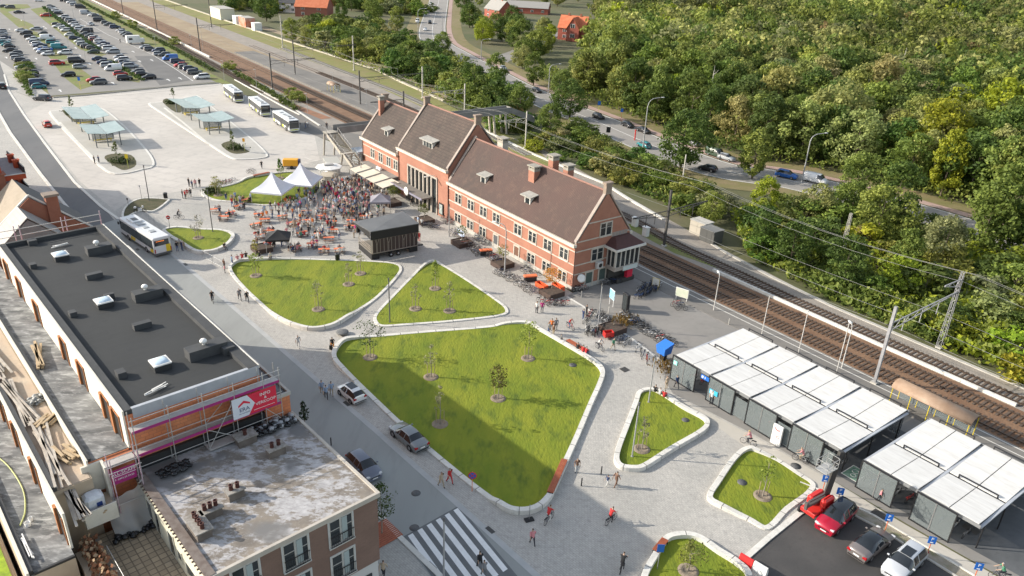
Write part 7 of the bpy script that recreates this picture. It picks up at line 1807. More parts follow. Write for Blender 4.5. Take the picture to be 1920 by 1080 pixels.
def trunk_mesh(name, h, r, m, branches=6, spread=2.0, seed=0, top=.6):
 g = random.Random(seed); b = MB()
 pts = [(0, 0, 0), (.05, .02, h * .3), (-.03, .06, h * top), (0, 0, h * .9)]
 b.path(pts, r, 7, 0, [r * 1.25, r * .85, r * .55, r * .12])
 for k in range(branches):
  z = h * g.uniform(.3, .75); a = g.uniform(0, 6.28); s_ = spread * g.uniform(.6, 1)
  b.path([(0, 0, z), (math.cos(a) * s_ * .5, math.sin(a) * s_ * .5, z + s_ * .35), (math.cos(a) * s_, math.sin(a) * s_, z + s_ * .9)], 0, 5, 0, [r * .4, r * .25, r * .06])
 return b.mesh(name, m)
BIG = []
for i in range(7):
 sh = ['round', 'round', 'tall', 'round', 'tall', 'round', 'tall'][i]
 V, val = crown_arrays(4.3 if sh == 'round' else 3.4, 1.4, 12.5 if sh == 'round' else 14, 72, 52, .35, 100 + i, sh)
 BIG.append((leaf_mesh('crown', V, val), trunk_mesh('trunk', 11, .24, BARK, 6, 2.2, i), sh))
SHR = []
for i in range(5):
 V, val = crown_arrays(2.6, .1, 4.6, 34, 44, .27, 200 + i, 'round', .3)
 SHR.append((leaf_mesh('foliage', V, val), trunk_mesh('stem', 3.5, .09, BARK, 5, 1.2, 40 + i)))
def put_tree(name, var, p, rz, sc, col, label, cat, group, parts=('trunk', 'crown')):
 t = thing(name, label, cat, p, rz, group)
 t.scale = sc
 o = bpy.data.objects.new(parts[0], var[1]); COL.objects.link(o); o.parent = t
 o = bpy.data.objects.new(parts[1], var[0]); COL.objects.link(o); o.parent = t; o.color = (*col, 1)
 return t
GREENS = [((.092, .142, .030), 'dark green'), ((.150, .200, .042), 'mid green'), ((.220, .258, .055), 'fresh green'), ((.290, .302, .100), 'pale olive'), ((.225, .24, .105), 'greyish olive'), ((.270, .320, .030), 'yellow green'), ((.30, .21, .09), 'brownish')]
def pick(g, wts): return GREENS[g.choices(range(7), wts)[0]]
def jitter_grid(poly, step, g, jit=.38):
 xs = [p[0] for p in poly]; ys = [p[1] for p in poly]; out = []
 y = min(ys); row = 0
 while y < max(ys):
  x = min(xs) + (row % 2) * step / 2
  while x < max(xs):
   p = (x + g.uniform(-jit, jit) * step, y + g.uniform(-jit, jit) * step)
   if inside(p, poly): out.append(p)
   x += step
  y += step * .87; row += 1
 return out
gt = random.Random(21)
# the wood beyond the main road
edge = side(RL, 14.5)
WOODP = [(p[0], p[1]) for p in edge if 1065 < px(p)[0] < 2600] + [(420, 60), (900, 500), (1150, 1250), (300, 1350), (70, 800), (40, 560), tuple(at(1130, 120)[:2]), tuple(at(1085, 150)[:2])]
CL = [at(1884, 175), at(1905, 150)]     # a small clearing
pts = []
for p in jitter_grid(WOODP, 7.6, gt):
 u, v = px((p[0], p[1], 8)); dist = math.hypot(*p)
 if dist > 420 and gt.random() < .5: continue
 if u < 800 or u > 2080 or v > 900: continue
 if u < 1128 and v < 95 and dist > 300: continue
 pts.append((dist, p, u, v))
pts.sort()
NEARW = pts[:200]; FARW = pts[200:]
RANKS = ['at the wood edge', 'in the second rank', 'in the third rank', 'in the fourth rank', 'in the fifth rank', 'deep inside the wood']
SIDES = [(1120, 'near the villa'), (1300, 'behind the curved lamp'), (1480, 'behind the blue car'), (1640, 'behind the white van'), (1780, 'above the open road'), (9999, 'near the right edge')]
for i, (dist, p, u, v) in enumerate(NEARW):
 gi = gt.choices(range(7), (16, 28, 24, 22, 6, 3, 0) if u > 1400 else (28, 32, 20, 14, 4, 2, 0))[0]
 col, cn = GREENS[gi]
 var = gt.choice(BIG); tall = var[2] == 'tall'
 k = gt.uniform(.88, 1.28)
 c = tuple(x * gt.uniform(.9, 1.12) for x in col)
 # how far behind the road edge
 de = min((Vector(p) - Vector(e[:2])).length for e in edge)
 rk = RANKS[min(5, int(de / 14))]; sd_ = [s for x, s in SIDES if u < x][0]
 if de < 14: k *= .9
 put_tree('tree', var, (p[0], p[1], -.05), gt.uniform(0, 6.28), (k * gt.uniform(.9, 1.2), k * gt.uniform(.9, 1.2), k * gt.uniform(.9, 1.12)), c, ('slender ' if tall else 'broad ') + cn + ' tree ' + rk + ' ' + sd_, 'tree', 'trees of the wood beyond the road')
# the far wood, one mass past the trees one can tell apart
vs, vv, cc = [], [], []
LO = [crown_arrays(4.2, 1.5, 12.5, 30, 16, .62, 300 + i, 'round' if i % 2 else 'tall') for i in range(6)]
for dist, p, u, v in FARW:
 if dist > 1150 or v < -70: continue
 V, val = LO[gt.randrange(6)]; a = gt.uniform(0, 6.28); k = gt.uniform(.95, 1.35) * (1.3 if dist > 420 else 1.05); ca, sa = math.cos(a) * k, math.sin(a) * k
 W = np.stack([V[:, 0] * ca - V[:, 1] * sa + p[0], V[:, 0] * sa + V[:, 1] * ca + p[1], V[:, 2] * k], 1)
 vs.append(W); vv.append(val); c = pick(gt, (14, 24, 20, 30, 9, 2, 1))[0]; cc.append(np.tile(np.array([*c, 1]) * gt.uniform(.8, 1.25) * (.85 + .3 * math.sin(p[0] * .03) * math.sin(p[1] * .024)), (len(val), 1)))
V = np.concatenate(vs); val = np.concatenate(vv); cc = np.concatenate(cc)
LEAF2 = LEAF.copy(); LEAF2.name = 'far_leaves'
t_ = LEAF2.node_tree; oi = [n for n in t_.nodes if n.type == 'OBJECT_INFO'][0]; ca_ = t_.nodes.new('ShaderNodeAttribute'); ca_.attribute_name = 'col'
for l in list(oi.outputs['Color'].links): t_.links.new(ca_.outputs['Color'], l.to_socket)
me = leaf_mesh('far_wood', V, val, LEAF2); a_ = me.attributes.new('col', 'FLOAT_COLOR', 'FACE'); a_.data.foreach_set('color', cc.astype(np.float32).ravel())
o = bpy.data.objects.new('far_wood', me); COL.objects.link(o); tag(o, 'dense far wood of mixed green trees filling the upper right', 'wood', kind='stuff')
# single big trees and belts; (u, v) is where the trunk stands
for u, v, k, gi, lb in ((1275, 318, 1.0, 0, 'big round dark green tree standing between the railway and the main road'), (1068, 222, .82, 0, 'tall dark green tree right beside the main road crossing'), (1055, 190, .7, 1, 'mid green tree between the curved lamp and the main road'), (1030, 255, .62, 1, 'bushy green tree at the near edge of the road by the footbridge'), (1410, 335, .75, 2, 'fresh green tree right of the dark car on the road'),
      (1425, 415, .58, 5, 'yellow green round tree before the dark car on the road'), (1330, 420, .45, 2, 'low fresh green tree behind the railway huts'), (1525, 425, .62, 3, 'olive tree with brownish top under the white van'), (1640, 455, .78, 2, 'round green and yellow tree below the wood'), (1590, 420, .62, 1, 'mid green tree hiding the road right of the white van'), (1760, 500, .66, 4, 'greyish olive willow like tree at the right'),
      (1605, 392, .85, 1, 'tall green tree just right of the white van'), (1668, 424, .85, 0, 'dark green tree left of the open road stretch'), (1872, 466, 1.1, 1, 'very broad green tree at the right hiding the road'), (1955, 492, 1.1, 2, 'fresh green tree cut by the right edge'), (1835, 478, .9, 1, 'large mid green tree hiding the road at the right'), (1905, 480, .95, 0, 'large dark green tree at the right edge'), (1575, 545, .62, 0, 'dark round tree standing above the track curve'), (1480, 500, .58, 0, 'dark bushy tree right of the dark railway hut'), (1425, 480, .5, 0, 'dark bushy tree just right of the railway huts'), (1690, 520, .55, 1, 'green tree left of the slanting lattice mast'),
      (885, 180, .8, 0, 'dark tree left of the footbridge end'), (930, 165, .75, 1, 'mid green tree above the footbridge end'), (975, 215, .65, 1, 'green tree right beyond the footbridge end'), (880, 52, .9, 0, 'dark tree by the far road bend'), (905, 82, .8, 5, 'yellow green tree at the far side road'), (975, 95, .9, 1, 'green tree left of the villa'), (1010, 110, .95, 2, 'fresh tall tree below the villa'),
      (1160, 60, 1.1, 0, 'dark fir like tree right of the villa'), (1045, 12, 1.0, 3, 'golden olive tree behind the villa'), (870, 22, 1.1, 0, 'dark broad tree at the top edge by the road'), (500, 40, 1.0, 0, 'dark tree behind the orange container'), (455, 14, 1.0, 0, 'dark tree behind the cream shed'), (548, 78, .7, 2, 'fresh green tree by the siding path'), (572, 85, .55, 3, 'olive round bush tree by the siding path'), (640, 55, .8, 0, 'dark tree right of the orange roofed house'), (700, 40, .9, 1, 'mid green tree beyond the shrub belt'), (745, 60, .8, 2, 'fresh green tree left of the far lamp'), (520, 20, 1, 1, 'mid green tree left of the dark roofed house'),
      (960, 50, .8, 0, 'dark hedge like tree by the side road'), (1100, 130, .9, 1, 'green tree at the corner of the wood below the villa'), (830, 105, .7, 1, 'mid green tree on the near side of the road bend'), (1000, 160, .75, 1, 'green tree on the far side of the road by the cycle path')):
 var = BIG[(u * 7 + v) % 7]; put_tree('tree', var, at(u, v), u * .37, (k * (1.12 if gi != 1 else 1), k * 1.1, k), GREENS[gi][0], lb, 'tree', None)
def undergrowth(label, poly, n, zmax, cols, ls=.42):
 g = np.random.default_rng(n); P_ = [tuple(q[:2]) for q in poly]; lo = np.min(P_, 0); hi = np.max(P_, 0); c = []
 rl = np.array([tuple(e[:2]) for e in RL])
 while len(c) < n:
  q = g.uniform(lo, hi)
  if inside(q, P_) and np.hypot(*(rl - q).T).min() > 9.6: c.append(q)
 c = np.array(c); hm = .5 + .5 * np.sin(c[:, 0] * .55 + 2 * np.sin(c[:, 1] * .31)) * np.sin(c[:, 1] * .47 + 1.3 * np.sin(c[:, 0] * .23))
 z = zmax * (.25 + .75 * hm) * g.random(n) ** .5; P3 = np.column_stack([c, z]); N_ = g.normal(size=(n, 3)); N_[:, 2] += .5; N_ /= np.linalg.norm(N_, axis=1)[:, None]
 A = np.cross(N_, g.normal(size=(n, 3))); A /= np.linalg.norm(A, axis=1)[:, None]; B = np.cross(N_, A); s = ls * g.uniform(.5, 1.3, n)[:, None]
 V = np.stack([P3 - A * s, P3 - B * s * .6, P3 + A * s, P3 + B * s * .6], 1).reshape(-1, 3); me = leaf_mesh('undergrowth', V, np.clip(.5 + .2 * g.normal(size=n), 0, 1), LEAF2)
 k = ((np.sin(c[:, 0] * .21 + 1) + np.sin(c[:, 1] * .17)) * .25 + .5 + g.normal(size=n) * .12).clip(0, .999); cc = np.array([(*GREENS[cols[int(x * len(cols))]][0], 1) for x in k])
 a_ = me.attributes.new('col', 'FLOAT_COLOR', 'FACE'); a_.data.foreach_set('color', cc.astype(np.float32).ravel())
 o = bpy.data.objects.new('undergrowth', me); COL.objects.link(o); tag(o, label, 'undergrowth', kind='stuff')
E_ = [p for p in side(RL, 12.5) if 1000 < px(p)[0] < 2300]; F_ = [p for p in side(RL, 22) if 1000 < px(p)[0] < 2300]
undergrowth('mixed green undergrowth along the front edge of the wood', E_ + F_[::-1], 9000, 4.2, (0, 1, 2, 1))
undergrowth('green and yellow undergrowth covering the slope right of the railway huts', pxs('1365,405 1440,385 1560,395 1700,430 1830,466 2000,526 2080,600 2080,785 1940,730 1800,667 1640,592 1500,528 1400,485'), 20000, 3.0, (1, 2, 5, 1, 5, 2))
undergrowth('green undergrowth between the trough and the main road', pxs('985,262 1060,240 1180,292 1235,324 1300,347 1350,368 1330,405 1290,410 1230,378 1160,343 1080,300'), 7000, 1.9, (1, 0, 2, 3))
undergrowth('green undergrowth between the sidings and the far road bend', pxs('575,88 680,128 760,158 800,180 870,212 985,262 985,205 900,150 830,110 780,85 690,52 600,60'), 9000, 2.4, (0, 1, 2, 3))
undergrowth('low green growth right beside the pale cable trough', [Q(-90, 29.4), Q(-26, 29.2), Q(-14, 30.6), Q(-10, 36), Q(-30, 38), Q(-90, 36)], 9000, 2.3, (1, 2, 0, 1, 5))
# shrub belts
def belt(poly, step, hmin, hmax, wts, where, nm='shrub', exc=None):
 n = 0
 for p in jitter_grid([tuple(q[:2]) for q in poly], step * 1.42, gt):
  u, v = px((p[0], p[1], 0))
  if u > 2010 or v > 1120 or u < -60: continue
  if min((Vector(p) - Vector(e[:2])).length for e in RL) < 9.5: continue
  if exc and any((Vector(p) - Vector(e[:2])).length < r for e, r in exc): continue
  col, cn = pick(gt, wts); h = gt.uniform(hmin, hmax); k = h / 4.8; wk = k ** .6 * gt.uniform(1.2, 1.55)
  put_tree(nm, gt.choice(SHR), (p[0], p[1], -.05), gt.uniform(0, 6.28), (wk, wk, k), tuple(x * gt.uniform(.9, 1.15) for x in col), ('low ' if h < (hmin + hmax) / 2 else 'tall ') + cn + ' bush ' + where, 'bush', 'bushes beside the railway and the road', ('stem', 'foliage')); n += 1
 return n
n1 = belt(pxs('1000,265 1060,238 1180,290 1235,322 1300,345 1360,372 1340,410 1290,415 1230,380 1160,345 1080,305'), 4.3, 2.6, 4.6, (16, 30, 24, 16, 5, 6, 0), 'before the main road', exc=[(at(1313, 438), 4), (at(1332, 452), 4)])
n2 = belt(pxs('1365,420 1440,395 1560,400 1700,435 1830,470 2000,530 2080,600 2080,780 1940,725 1800,662 1640,588 1500,520 1400,480'), 4.5, 3.0, 5.4, (20, 26, 22, 10, 3, 14, 0), 'right of the railway huts')
n3 = belt(pxs('600,92 680,120 760,150 800,172 870,205 960,235 975,200 900,150 830,110 780,85 690,52 610,52 560,60'), 5.4, 4.6, 8.2, (34, 30, 18, 10, 3, 5, 0), 'between sidings and road')
n4 = belt(pxs('905,245 985,262 1000,285 1060,315 1000,230 930,205'), 4.6, 2.2, 4.2, (20, 30, 20, 14, 6, 8, 1), 'below the footbridge end')
n5 = belt(pxs('35,128 52,122 62,150 48,160'), 2.6, 1.6, 2.6, (30, 30, 20, 10, 5, 5, 0), 'at the car park corner')
n6 = belt(pxs('405,8 470,-5 560,-10 700,0 820,20 800,35 700,25 600,8 520,28 430,20'), 7, 5, 8, (40, 30, 14, 8, 4, 4, 0), 'behind the sheds at the top')
for u, v in ((218, 33), (248, 50), (328, 83), (432, 130), (560, 190), (548, 184)): put_tree('shrub', SHR[u % 5], at(u, v), u, (.9, .9, .6), GREENS[2][0], 'round green bush on the verge beside the far tracks', 'bush', 'bushes on the verge', ('stem', 'foliage'))
# long clipped hedges of the car park
def hedge(label, pts_, w_, h, col, n, ls=.2):
 P_ = [at(*q) for q in pts_]; g = np.random.default_rng(n)
 seg = [(P_[i], P_[i + 1]) for i in range(len(P_) - 1)]; L_ = np.array([(b_ - a).length for a, b_ in seg]); k = g.choice(len(seg), n, p=L_ / L_.sum())
 t0 = g.random(n); A0 = np.array([tuple(s[0]) for s in seg])[k]; B0 = np.array([tuple(s[1]) for s in seg])[k]
 c = A0 + (B0 - A0) * t0[:, None] + g.normal(size=(n, 3)) * np.array([w_, w_, 0]) * .33; c[:, 2] = h * g.random(n) ** .6
 N_ = g.normal(size=(n, 3)); N_[:, 2] = abs(N_[:, 2]) + .4; N_ /= np.linalg.norm(N_, axis=1)[:, None]; A = np.cross(N_, g.normal(size=(n, 3))); A /= np.linalg.norm(A, axis=1)[:, None]; B = np.cross(N_, A); s = ls * g.uniform(.6, 1.3, n)[:, None]
 V = np.stack([c - A * s, c - B * s, c + A * s, c + B * s], 1).reshape(-1, 3)
 o_ = P_[0]; V = V - np.array(tuple(o_)); o = bpy.data.objects.new('hedge', leaf_mesh('hedge', V, np.clip(.5 + .22 * g.normal(size=n), 0, 1))); COL.objects.link(o); o.location = o_; o.color = (*col, 1)
 tag(o, label, 'hedge')
hedge('long green hedge running between the car rows', ((83, 15), (105, 34), (150, 70), (185, 95)), 1.3, .9, (.05, .09, .03), 2600, .35)
hedge('short green hedge between the near middle car rows', ((205, 115), (232, 128), (268, 152)), 1.2, .6, (.07, .11, .03), 900, .3)
hedge('green hedge along the railway fence of the car park', ((150, 3), (200, 30), (270, 64), (330, 95), (400, 135)), 1.3, 1.0, (.07, .10, .03), 3000, .35)
hedge('ragged green hedge beside the dark road at the car park', ((38, 125), (48, 160), (58, 182)), 1.1, 1.0, (.07, .11, .02), 900, .25)
hedge('green weeds along the fence behind the parked buses', ((440, 138), (480, 160), (520, 185), (556, 208)), 1.4, 1.1, (.09, .12, .03), 1600, .3)
for lb, u, v, rx in (('dark shrubs on the bed of the outer bus island', 226, 306, 2.2), ('dark shrubs on the bed of the inner bus island', 442, 280, 2.2), ('shrubs at the far end of the inner bus island', 322, 195, 1.6), ('shrubs at the far end of the outer bus island', 132, 215, 1.6), ('yellow brown grasses on the bed beside the long cycle shed', 1245, 690, 2.0), ('tufts of dry grasses between the bicycles and the forecourt', 1170, 605, 2.2), ('shrubs at the left end of the lawn under the tents', 398, 362, 1.6)):
 p = at(u, v); g = np.random.default_rng(u); n = 260; dry = 'grasses' in lb
 c = g.normal(size=(n, 3)) * np.array([rx * .4, rx * .4, 0]); c[:, 2] = g.random(n) * (.9 if not dry else .6) + .15
 N_ = g.normal(size=(n, 3)); N_ /= np.linalg.norm(N_, axis=1)[:, None]; A = np.cross(N_, g.normal(size=(n, 3))); A /= np.linalg.norm(A, axis=1)[:, None]; B = np.cross(N_, A)
 if dry: A = A * .4 + np.array([0, 0, 1.0]); 
 s = .2 * g.uniform(.6, 1.3, n)[:, None]
 V = np.stack([c - A * s, c - B * s * (.5 if dry else 1), c + A * s, c + B * s * (.5 if dry else 1)], 1).reshape(-1, 3)
 o = bpy.data.objects.new('shrubs', leaf_mesh('shrubs', V, np.clip(.5 + .22 * g.normal(size=n), 0, 1))); COL.objects.link(o); o.location = p; o.color = (.22, .14, .04, 1) if dry else (.05, .07, .025, 1)
 tag(o, lb, 'shrubs', kind='stuff')
# ---------------------------------------------------------------- young trees
def young(label, p, h, r, n, col, z=0.1, pit=True, stakes=True, bark=BARKG, dens=1.0, name='young_tree', seed=None):
 seed = int(abs(p[0] * 13 + p[1] * 7)) if seed is None else seed
 t = thing(name, label, 'tree', (p[0], p[1], z), 0, 'young trees of the square')
 o = bpy.data.objects.new('trunk', trunk_mesh('trunk', h, .05, bark, 7, r * .9, seed, .7)); COL.objects.link(o); o.parent = t
 V, val = crown_arrays(r, h * .36, h, max(16, int(n / 6)), 8, .085 * dens, seed, 'cone' if r < .9 else 'round', .2)
 o = bpy.data.objects.new('crown', leaf_mesh('crown', V, val)); COL.objects.link(o); o.parent = t; o.color = (*col, 1)
 if stakes:
  for s_ in (-.4, .4): b = MB(); b.tube((s_, .1, 0), (s_, .1, 1.6), .035, n=5); b.build('stake', mat('stake_wood', (.36, .27, .18), .8), t)
 if pit:
  b = MB(Matrix.Translation((p[0], p[1], z))); b.lathe([(.001, .02), (.4, .02), (.55, .12), (.7, .11), (.85, .01)], 18); o = b.build('mulch_ring', SOIL); o['kind'] = 'structure'
 return t
YG, YB, YO = (.24, .30, .06), (.26, .26, .15), (.55, .27, .05)
for lb, u, v, h, r, n, c in (('young pale green tree at the left end of the half round lawn', 480, 517, 3.4, .9, 260, YG), ('thin bare young tree at the bottom of the half round lawn', 597, 580, 4.0, .9, 90, YB), ('thin bare young tree on the right of the half round lawn', 654, 533, 3.2, .8, 80, YB), ('thin young tree close to the stage on the half round lawn', 676, 513, 3.4, .9, 100, YB),
        ('young green tree at the top of the three cornered lawn', 816, 541, 4.2, .8, 300, YG), ('thin young tree at the left of the three cornered lawn', 779, 579, 3.6, .7, 90, YB), ('thin sparse young tree at the right of the three cornered lawn', 843, 583, 4.2, .8, 120, YB),
        ('young spreading tree at the left corner of the largest lawn', 694, 670, 4.6, 1.5, 260, (.07, .11, .04)), ('young green tree at the right corner of the largest lawn', 990, 672, 4.8, 1.1, 360, YG), ('thin bare young tree in the upper middle of the largest lawn', 808, 707, 4.0, .9, 90, YB), ('young brownish leaved tree in the middle of the largest lawn', 934, 747, 4.0, .9, 380, (.13, .12, .035)), ('thin bare young tree low on the largest lawn', 825, 795, 4.6, .8, 90, YB),
        ('thin young tree low on the narrow lawn', 1203, 842, 3.8, .8, 110, YB), ('young tree with a yellow stake on the pear shaped lawn', 1430, 930, 4.6, .8, 160, YG), ('pale bare young tree on the little lawn by the bus', 372, 446, 3.6, 1.1, 170, (.34, .33, .27)), ('young yellow green tree on the lawn left of the tents', 409, 366, 3.4, 1.1, 330, (.22, .22, .07)), ('young green tree just behind the white tents', 526, 334, 3.8, .8, 420, (.10, .17, .03))):
 young(lb, at(u, v, .1), h, r, n, c, dens=1.5)
for (lb, u, v), (h, r, n, c) in zip([('small green tree in the planter beside the grey gazebo', 738, 380), ('small olive tree in the planter left of the hall entrance', 796, 414), ('small green tree in the planter near the right wing door', 866, 455), ('small yellow green tree in the planter before the right wing', 942, 495), ('small orange leaved tree in the planter at the station corner', 1034, 548), ('tiny plant in the planter with the red trailer', 1150, 617), ('small yellowish tree beside the round planter', 479, 480)],
        ((2.4, 1.2, 400, (.11, .14, .02)), (2.4, .9, 380, (.10, .12, .03)), (2.2, .9, 240, (.13, .15, .04)), (2.4, 1.0, 260, (.18, .19, .04)), (2.9, 1.3, 520, YO), (1.2, .5, 60, (.2, .14, .06)), (2.6, .6, 220, (.30, .28, .08)))):
 young(lb, at(u, v), h, r, n, c, .65 if u != 479 else .0, False, False, dens=1.3, name='potted_tree')
for lb, u, v, h in (('thin young tree on the bed of the outer bus island', 222, 308, 4.5), ('thin young tree on the bed of the inner bus island', 438, 285, 4.5), ('thin young tree beyond the outer island shelters', 136, 212, 4), ('thin young tree beyond the inner island shelters', 326, 190, 3.4)):
 young(lb, at(u, v), h, .7, 200, (.12, .15, .05), .17, False, False, dens=1.8)
p = at(716, 1001)
young('street tree with green crown in a wooden grate beside the brick building', p, 5.2, 1.0, 620, (.07, .105, .03), 0.0, False, False, dens=1.2, name='street_tree')
gr = thing('tree_grate', 'red brown slatted wooden tree surround on the pavement by the brick building', 'tree grate', (p[0], p[1], 0), SA)
b = MB()
for k in range(12): b.box(-1.25, 1.25, -1.25 + k * .21, -1.25 + k * .21 + .17, .02, .10)
b.build('slats', WOOD, gr)
young('small dark conifer on the pavement beside the scaffold', at(572, 806), 3.4, .55, 300, (.035, .06, .03), 0.0, False, False, dens=1.3, name='street_tree')
young('pale low leafy bush on the bottom lawn', at(1290, 1072), 2.6, 1.1, 420, (.20, .21, .06), .1, True, False, dens=1.2)
for p in jitter_grid([tuple(q[:2]) for q in pxs('640,30 720,45 760,20 640,-5')], 19, gt) + jitter_grid([tuple(q[:2]) for q in pxs('880,45 960,62 1040,78 1052,100 1000,140 960,118 890,75')], 13.5, gt) + jitter_grid([tuple(q[:2]) for q in pxs('840,5 900,12 1130,8 1140,55 1110,50 1100,-25 840,-25')], 24, gt):
 u, v = px((p[0], p[1], 0))
 if abs(u - 1072) < 34 and v > 60 or abs(u - 935) < 24 and 20 < v < 60: continue
 k = gt.uniform(.55, .85); c, cn = pick(gt, (34, 30, 20, 8, 2, 5, 0)); put_tree('tree', gt.choice(BIG), (p[0], p[1], 0), gt.uniform(0, 6), (k * 1.1, k * 1.1, k), c, cn + ' garden tree among the houses at the top', 'tree', 'garden trees around the far houses')
# dead pale birch trunks standing out of the wood
for lb, u, v, h in (('bare white birch trunk in the upper wood', 1675, 130, 13), ('forked bare dead tree at the right of the wood', 1826, 215, 9), ('thin bare birch trunk left in the wood', 1606, 190, 10), ('bare birch trunk above the middle of the road', 1326, 160, 10)):
 t = thing('bare_tree', lb, 'bare tree', at(u, v + 60), 0); o = bpy.data.objects.new('trunk', trunk_mesh('trunk', h + 6, .2, mat('birch_bark', (.5, .48, .42), .8), 8, 2.4, u, .75)); COL.objects.link(o); o.parent = t
# ================================================================ people
SKIN = mat('skin', (.42, .28, .20), .6)
def M_(n, c): return mat('cloth_' + n, c, .85)
TOPS = [('white', (.62, .62, .60)), ('black', (.02, .02, .022)), ('grey', (.22, .22, .23)), ('pale blue', (.28, .38, .52)), ('dark blue', (.03, .05, .12)), ('red', (.48, .03, .03)), ('beige', (.45, .36, .26)), ('pink', (.60, .24, .26)), ('green', (.06, .22, .13)), ('brown', (.16, .09, .06)), ('orange', (.65, .17, .03)), ('magenta', (.50, .03, .20))]
LEGS = [('dark', (.03, .03, .04)), ('blue', (.07, .11, .22)), ('beige', (.38, .31, .22)), ('white', (.58, .57, .54)), ('grey', (.15, .15, .155))]
TD, LD = dict(TOPS), dict(LEGS); LD['orange'] = (.65, .25, .04); TD['yellow'] = (.6, .45, .04)
HAIRS = [M_('hair_dark', (.03, .02, .015)), M_('hair_brown', (.10, .055, .03)), M_('hair_grey', (.35, .33, .31)), M_('hair_fair', (.35, .24, .12))]
SHOE = M_('shoe', (.03, .028, .026))
def body(pose):
 """one continuous skinned figure 1.75 m tall, facing +x; slots: skin, top, thigh, shin, shoe, hair"""
 V = []; E = []; R_ = []; K = []
 def v(p, r, par=None, k=1):
  V.append(p); R_.append(r)
  if par is not None: E.append((par, len(V) - 1)); K.append(k)
  return len(V) - 1
 sit = pose in ('sit', 'ride'); hz = .50 if pose == 'sit' else (.95 if pose == 'ride' else .93)
 lean = {'sit': .06, 'ride': .22, 'walk': .04}.get(pose, .0)
 pel = v((0, 0, hz), (.15, .115)); wa = v((lean * .3, 0, hz + .16), (.135, .10), pel); ch = v((lean * .8, 0, hz + .36), (.165, .115), wa); nk = v((lean * 1.2, 0, hz + .54), (.06, .06), ch)
 jaw = v((lean * 1.2 + .03, 0, hz + .62), (.07, .075), nk, 0); hd = v((lean * 1.2 + .01, 0, hz + .71), (.085, .10), jaw, 0); v((lean * 1.2, 0, hz + .79), (.06, .07), hd, 5); v((lean * 1.2 + .115, 0, hz + .675), (.016, .016), hd, 0)
 for s_ in (-1, 1):
  sh = v((lean * 1.0, s_ * .19, hz + .48), (.062, .062), ch)
  if pose == 'ride': el, ha = (.34, s_ * .24, hz + .30), (.58, s_ * .22, hz + .16)
  elif pose == 'sit': el, ha = (.14, s_ * .25, hz + .22), (.36, s_ * .14, hz + .22)
  elif pose == 'walk': el, ha = (-.10 * s_, s_ * .25, hz + .22), (.02 - .2 * s_, s_ * .24, hz + .0)
  elif pose == 'talk': el, ha = (.02, s_ * .26, hz + .21), (.26, s_ * .12, hz + .26)
  else: el, ha = (-.02, s_ * .24, hz + .20), (.03, s_ * .24, hz - .05)
  e_ = v(el, (.045, .045), sh); h_ = v(ha, (.03, .03), e_, 0); d = (Vector(ha) - Vector(el)).normalized(); q = Vector((0, 1, 0)) if abs(d.y) < .7 else Vector((1, 0, 0))
  pm_ = Vector(ha) + d * .07; pi_ = v(tuple(pm_), (.036, .02), h_, 0)
  for k in range(4): f0 = pm_ + d * .03 + q * (.03 - .02 * k); v(tuple(f0 + d * (.05 + .012 * (1.5 - abs(k - 1.5)))), (.009, .009), pi_, 0)
  v(tuple(Vector(ha) + d * .05 + q * .055), (.010, .010), h_, 0)
  hp = v((0, s_ * .095, hz - .04), (.095, .10), pel, 2)
  if pose == 'sit': kn, an = (.42, s_ * .12, .50), (.44, s_ * .12, .09)
  elif pose == 'ride': kn, an = ((.36, s_ * .11, .82), (.22, s_ * .11, .42)) if s_ > 0 else ((.26, s_ * .11, .60), (.12, s_ * .11, .20))
  elif pose == 'walk': kn, an = (.14 * s_ + .04, s_ * .10, .50), (.26 * s_ - (.05 if s_ < 0 else 0), s_ * .10, .09 + (.05 if s_ < 0 else 0))
  else: kn, an = (.02, s_ * .11, .50), (0, s_ * .12, .08)
  k_ = v(kn, (.06, .062), hp, 2); a_ = v(an, (.036, .036), k_, 3); v((an[0] + .15, an[1], max(.04, an[2] - .045)), (.035, .028), a_, 4); v((an[0] - .04, an[1], max(.04, an[2] - .045)), (.035, .03), a_, 4)
 me = bpy.data.meshes.new('tmp'); me.from_pydata(V, E, []); o = bpy.data.objects.new('tmp', me); COL.objects.link(o)
 m = o.modifiers.new('s', 'SKIN'); 
 for i, r in enumerate(R_): me.skin_vertices[0].data[i].radius = r
 me.skin_vertices[0].data[0].use_root = True
 m.use_smooth_shade = True
 ss = o.modifiers.new('u', 'SUBSURF'); ss.levels = 1
 dg = bpy.context.evaluated_depsgraph_get(); r = bpy.data.meshes.new_from_object(o.evaluated_get(dg)); bpy.data.objects.remove(o); r.name = 'person_' + pose
 c = np.array([tuple(p.center) for p in r.polygons]); A = np.array(V)[[e[0] for e in E]]; B = np.array(V)[[e[1] for e in E]]; rr_ = np.array([R_[e[1]][0] for e in E])
 ab = B - A; t = np.clip(((c[:, None] - A) * ab).sum(2) / np.maximum((ab * ab).sum(1), 1e-9), 0, 1); dd = np.linalg.norm(c[:, None] - (A + t[..., None] * ab), axis=2) - rr_ * .6
 kk = np.array(K)[dd.argmin(1)]
 hx = V[5]; hair = (kk == 0) & (c[:, 2] > hx[2] - .03) & ((c[:, 0] < hx[0] + .02) | (c[:, 2] > hx[2] + .06)) & (abs(c[:, 1]) < .13); kk[hair] = 5
 for _ in range(6): r.materials.append(SKIN)
 r.polygons.foreach_set('material_index', kk.astype(np.int32)); r.update()
 return r
BOD = {k: body(k) for k in ('stand', 'talk', 'walk', 'sit', 'ride')}
gp = random.Random(33)
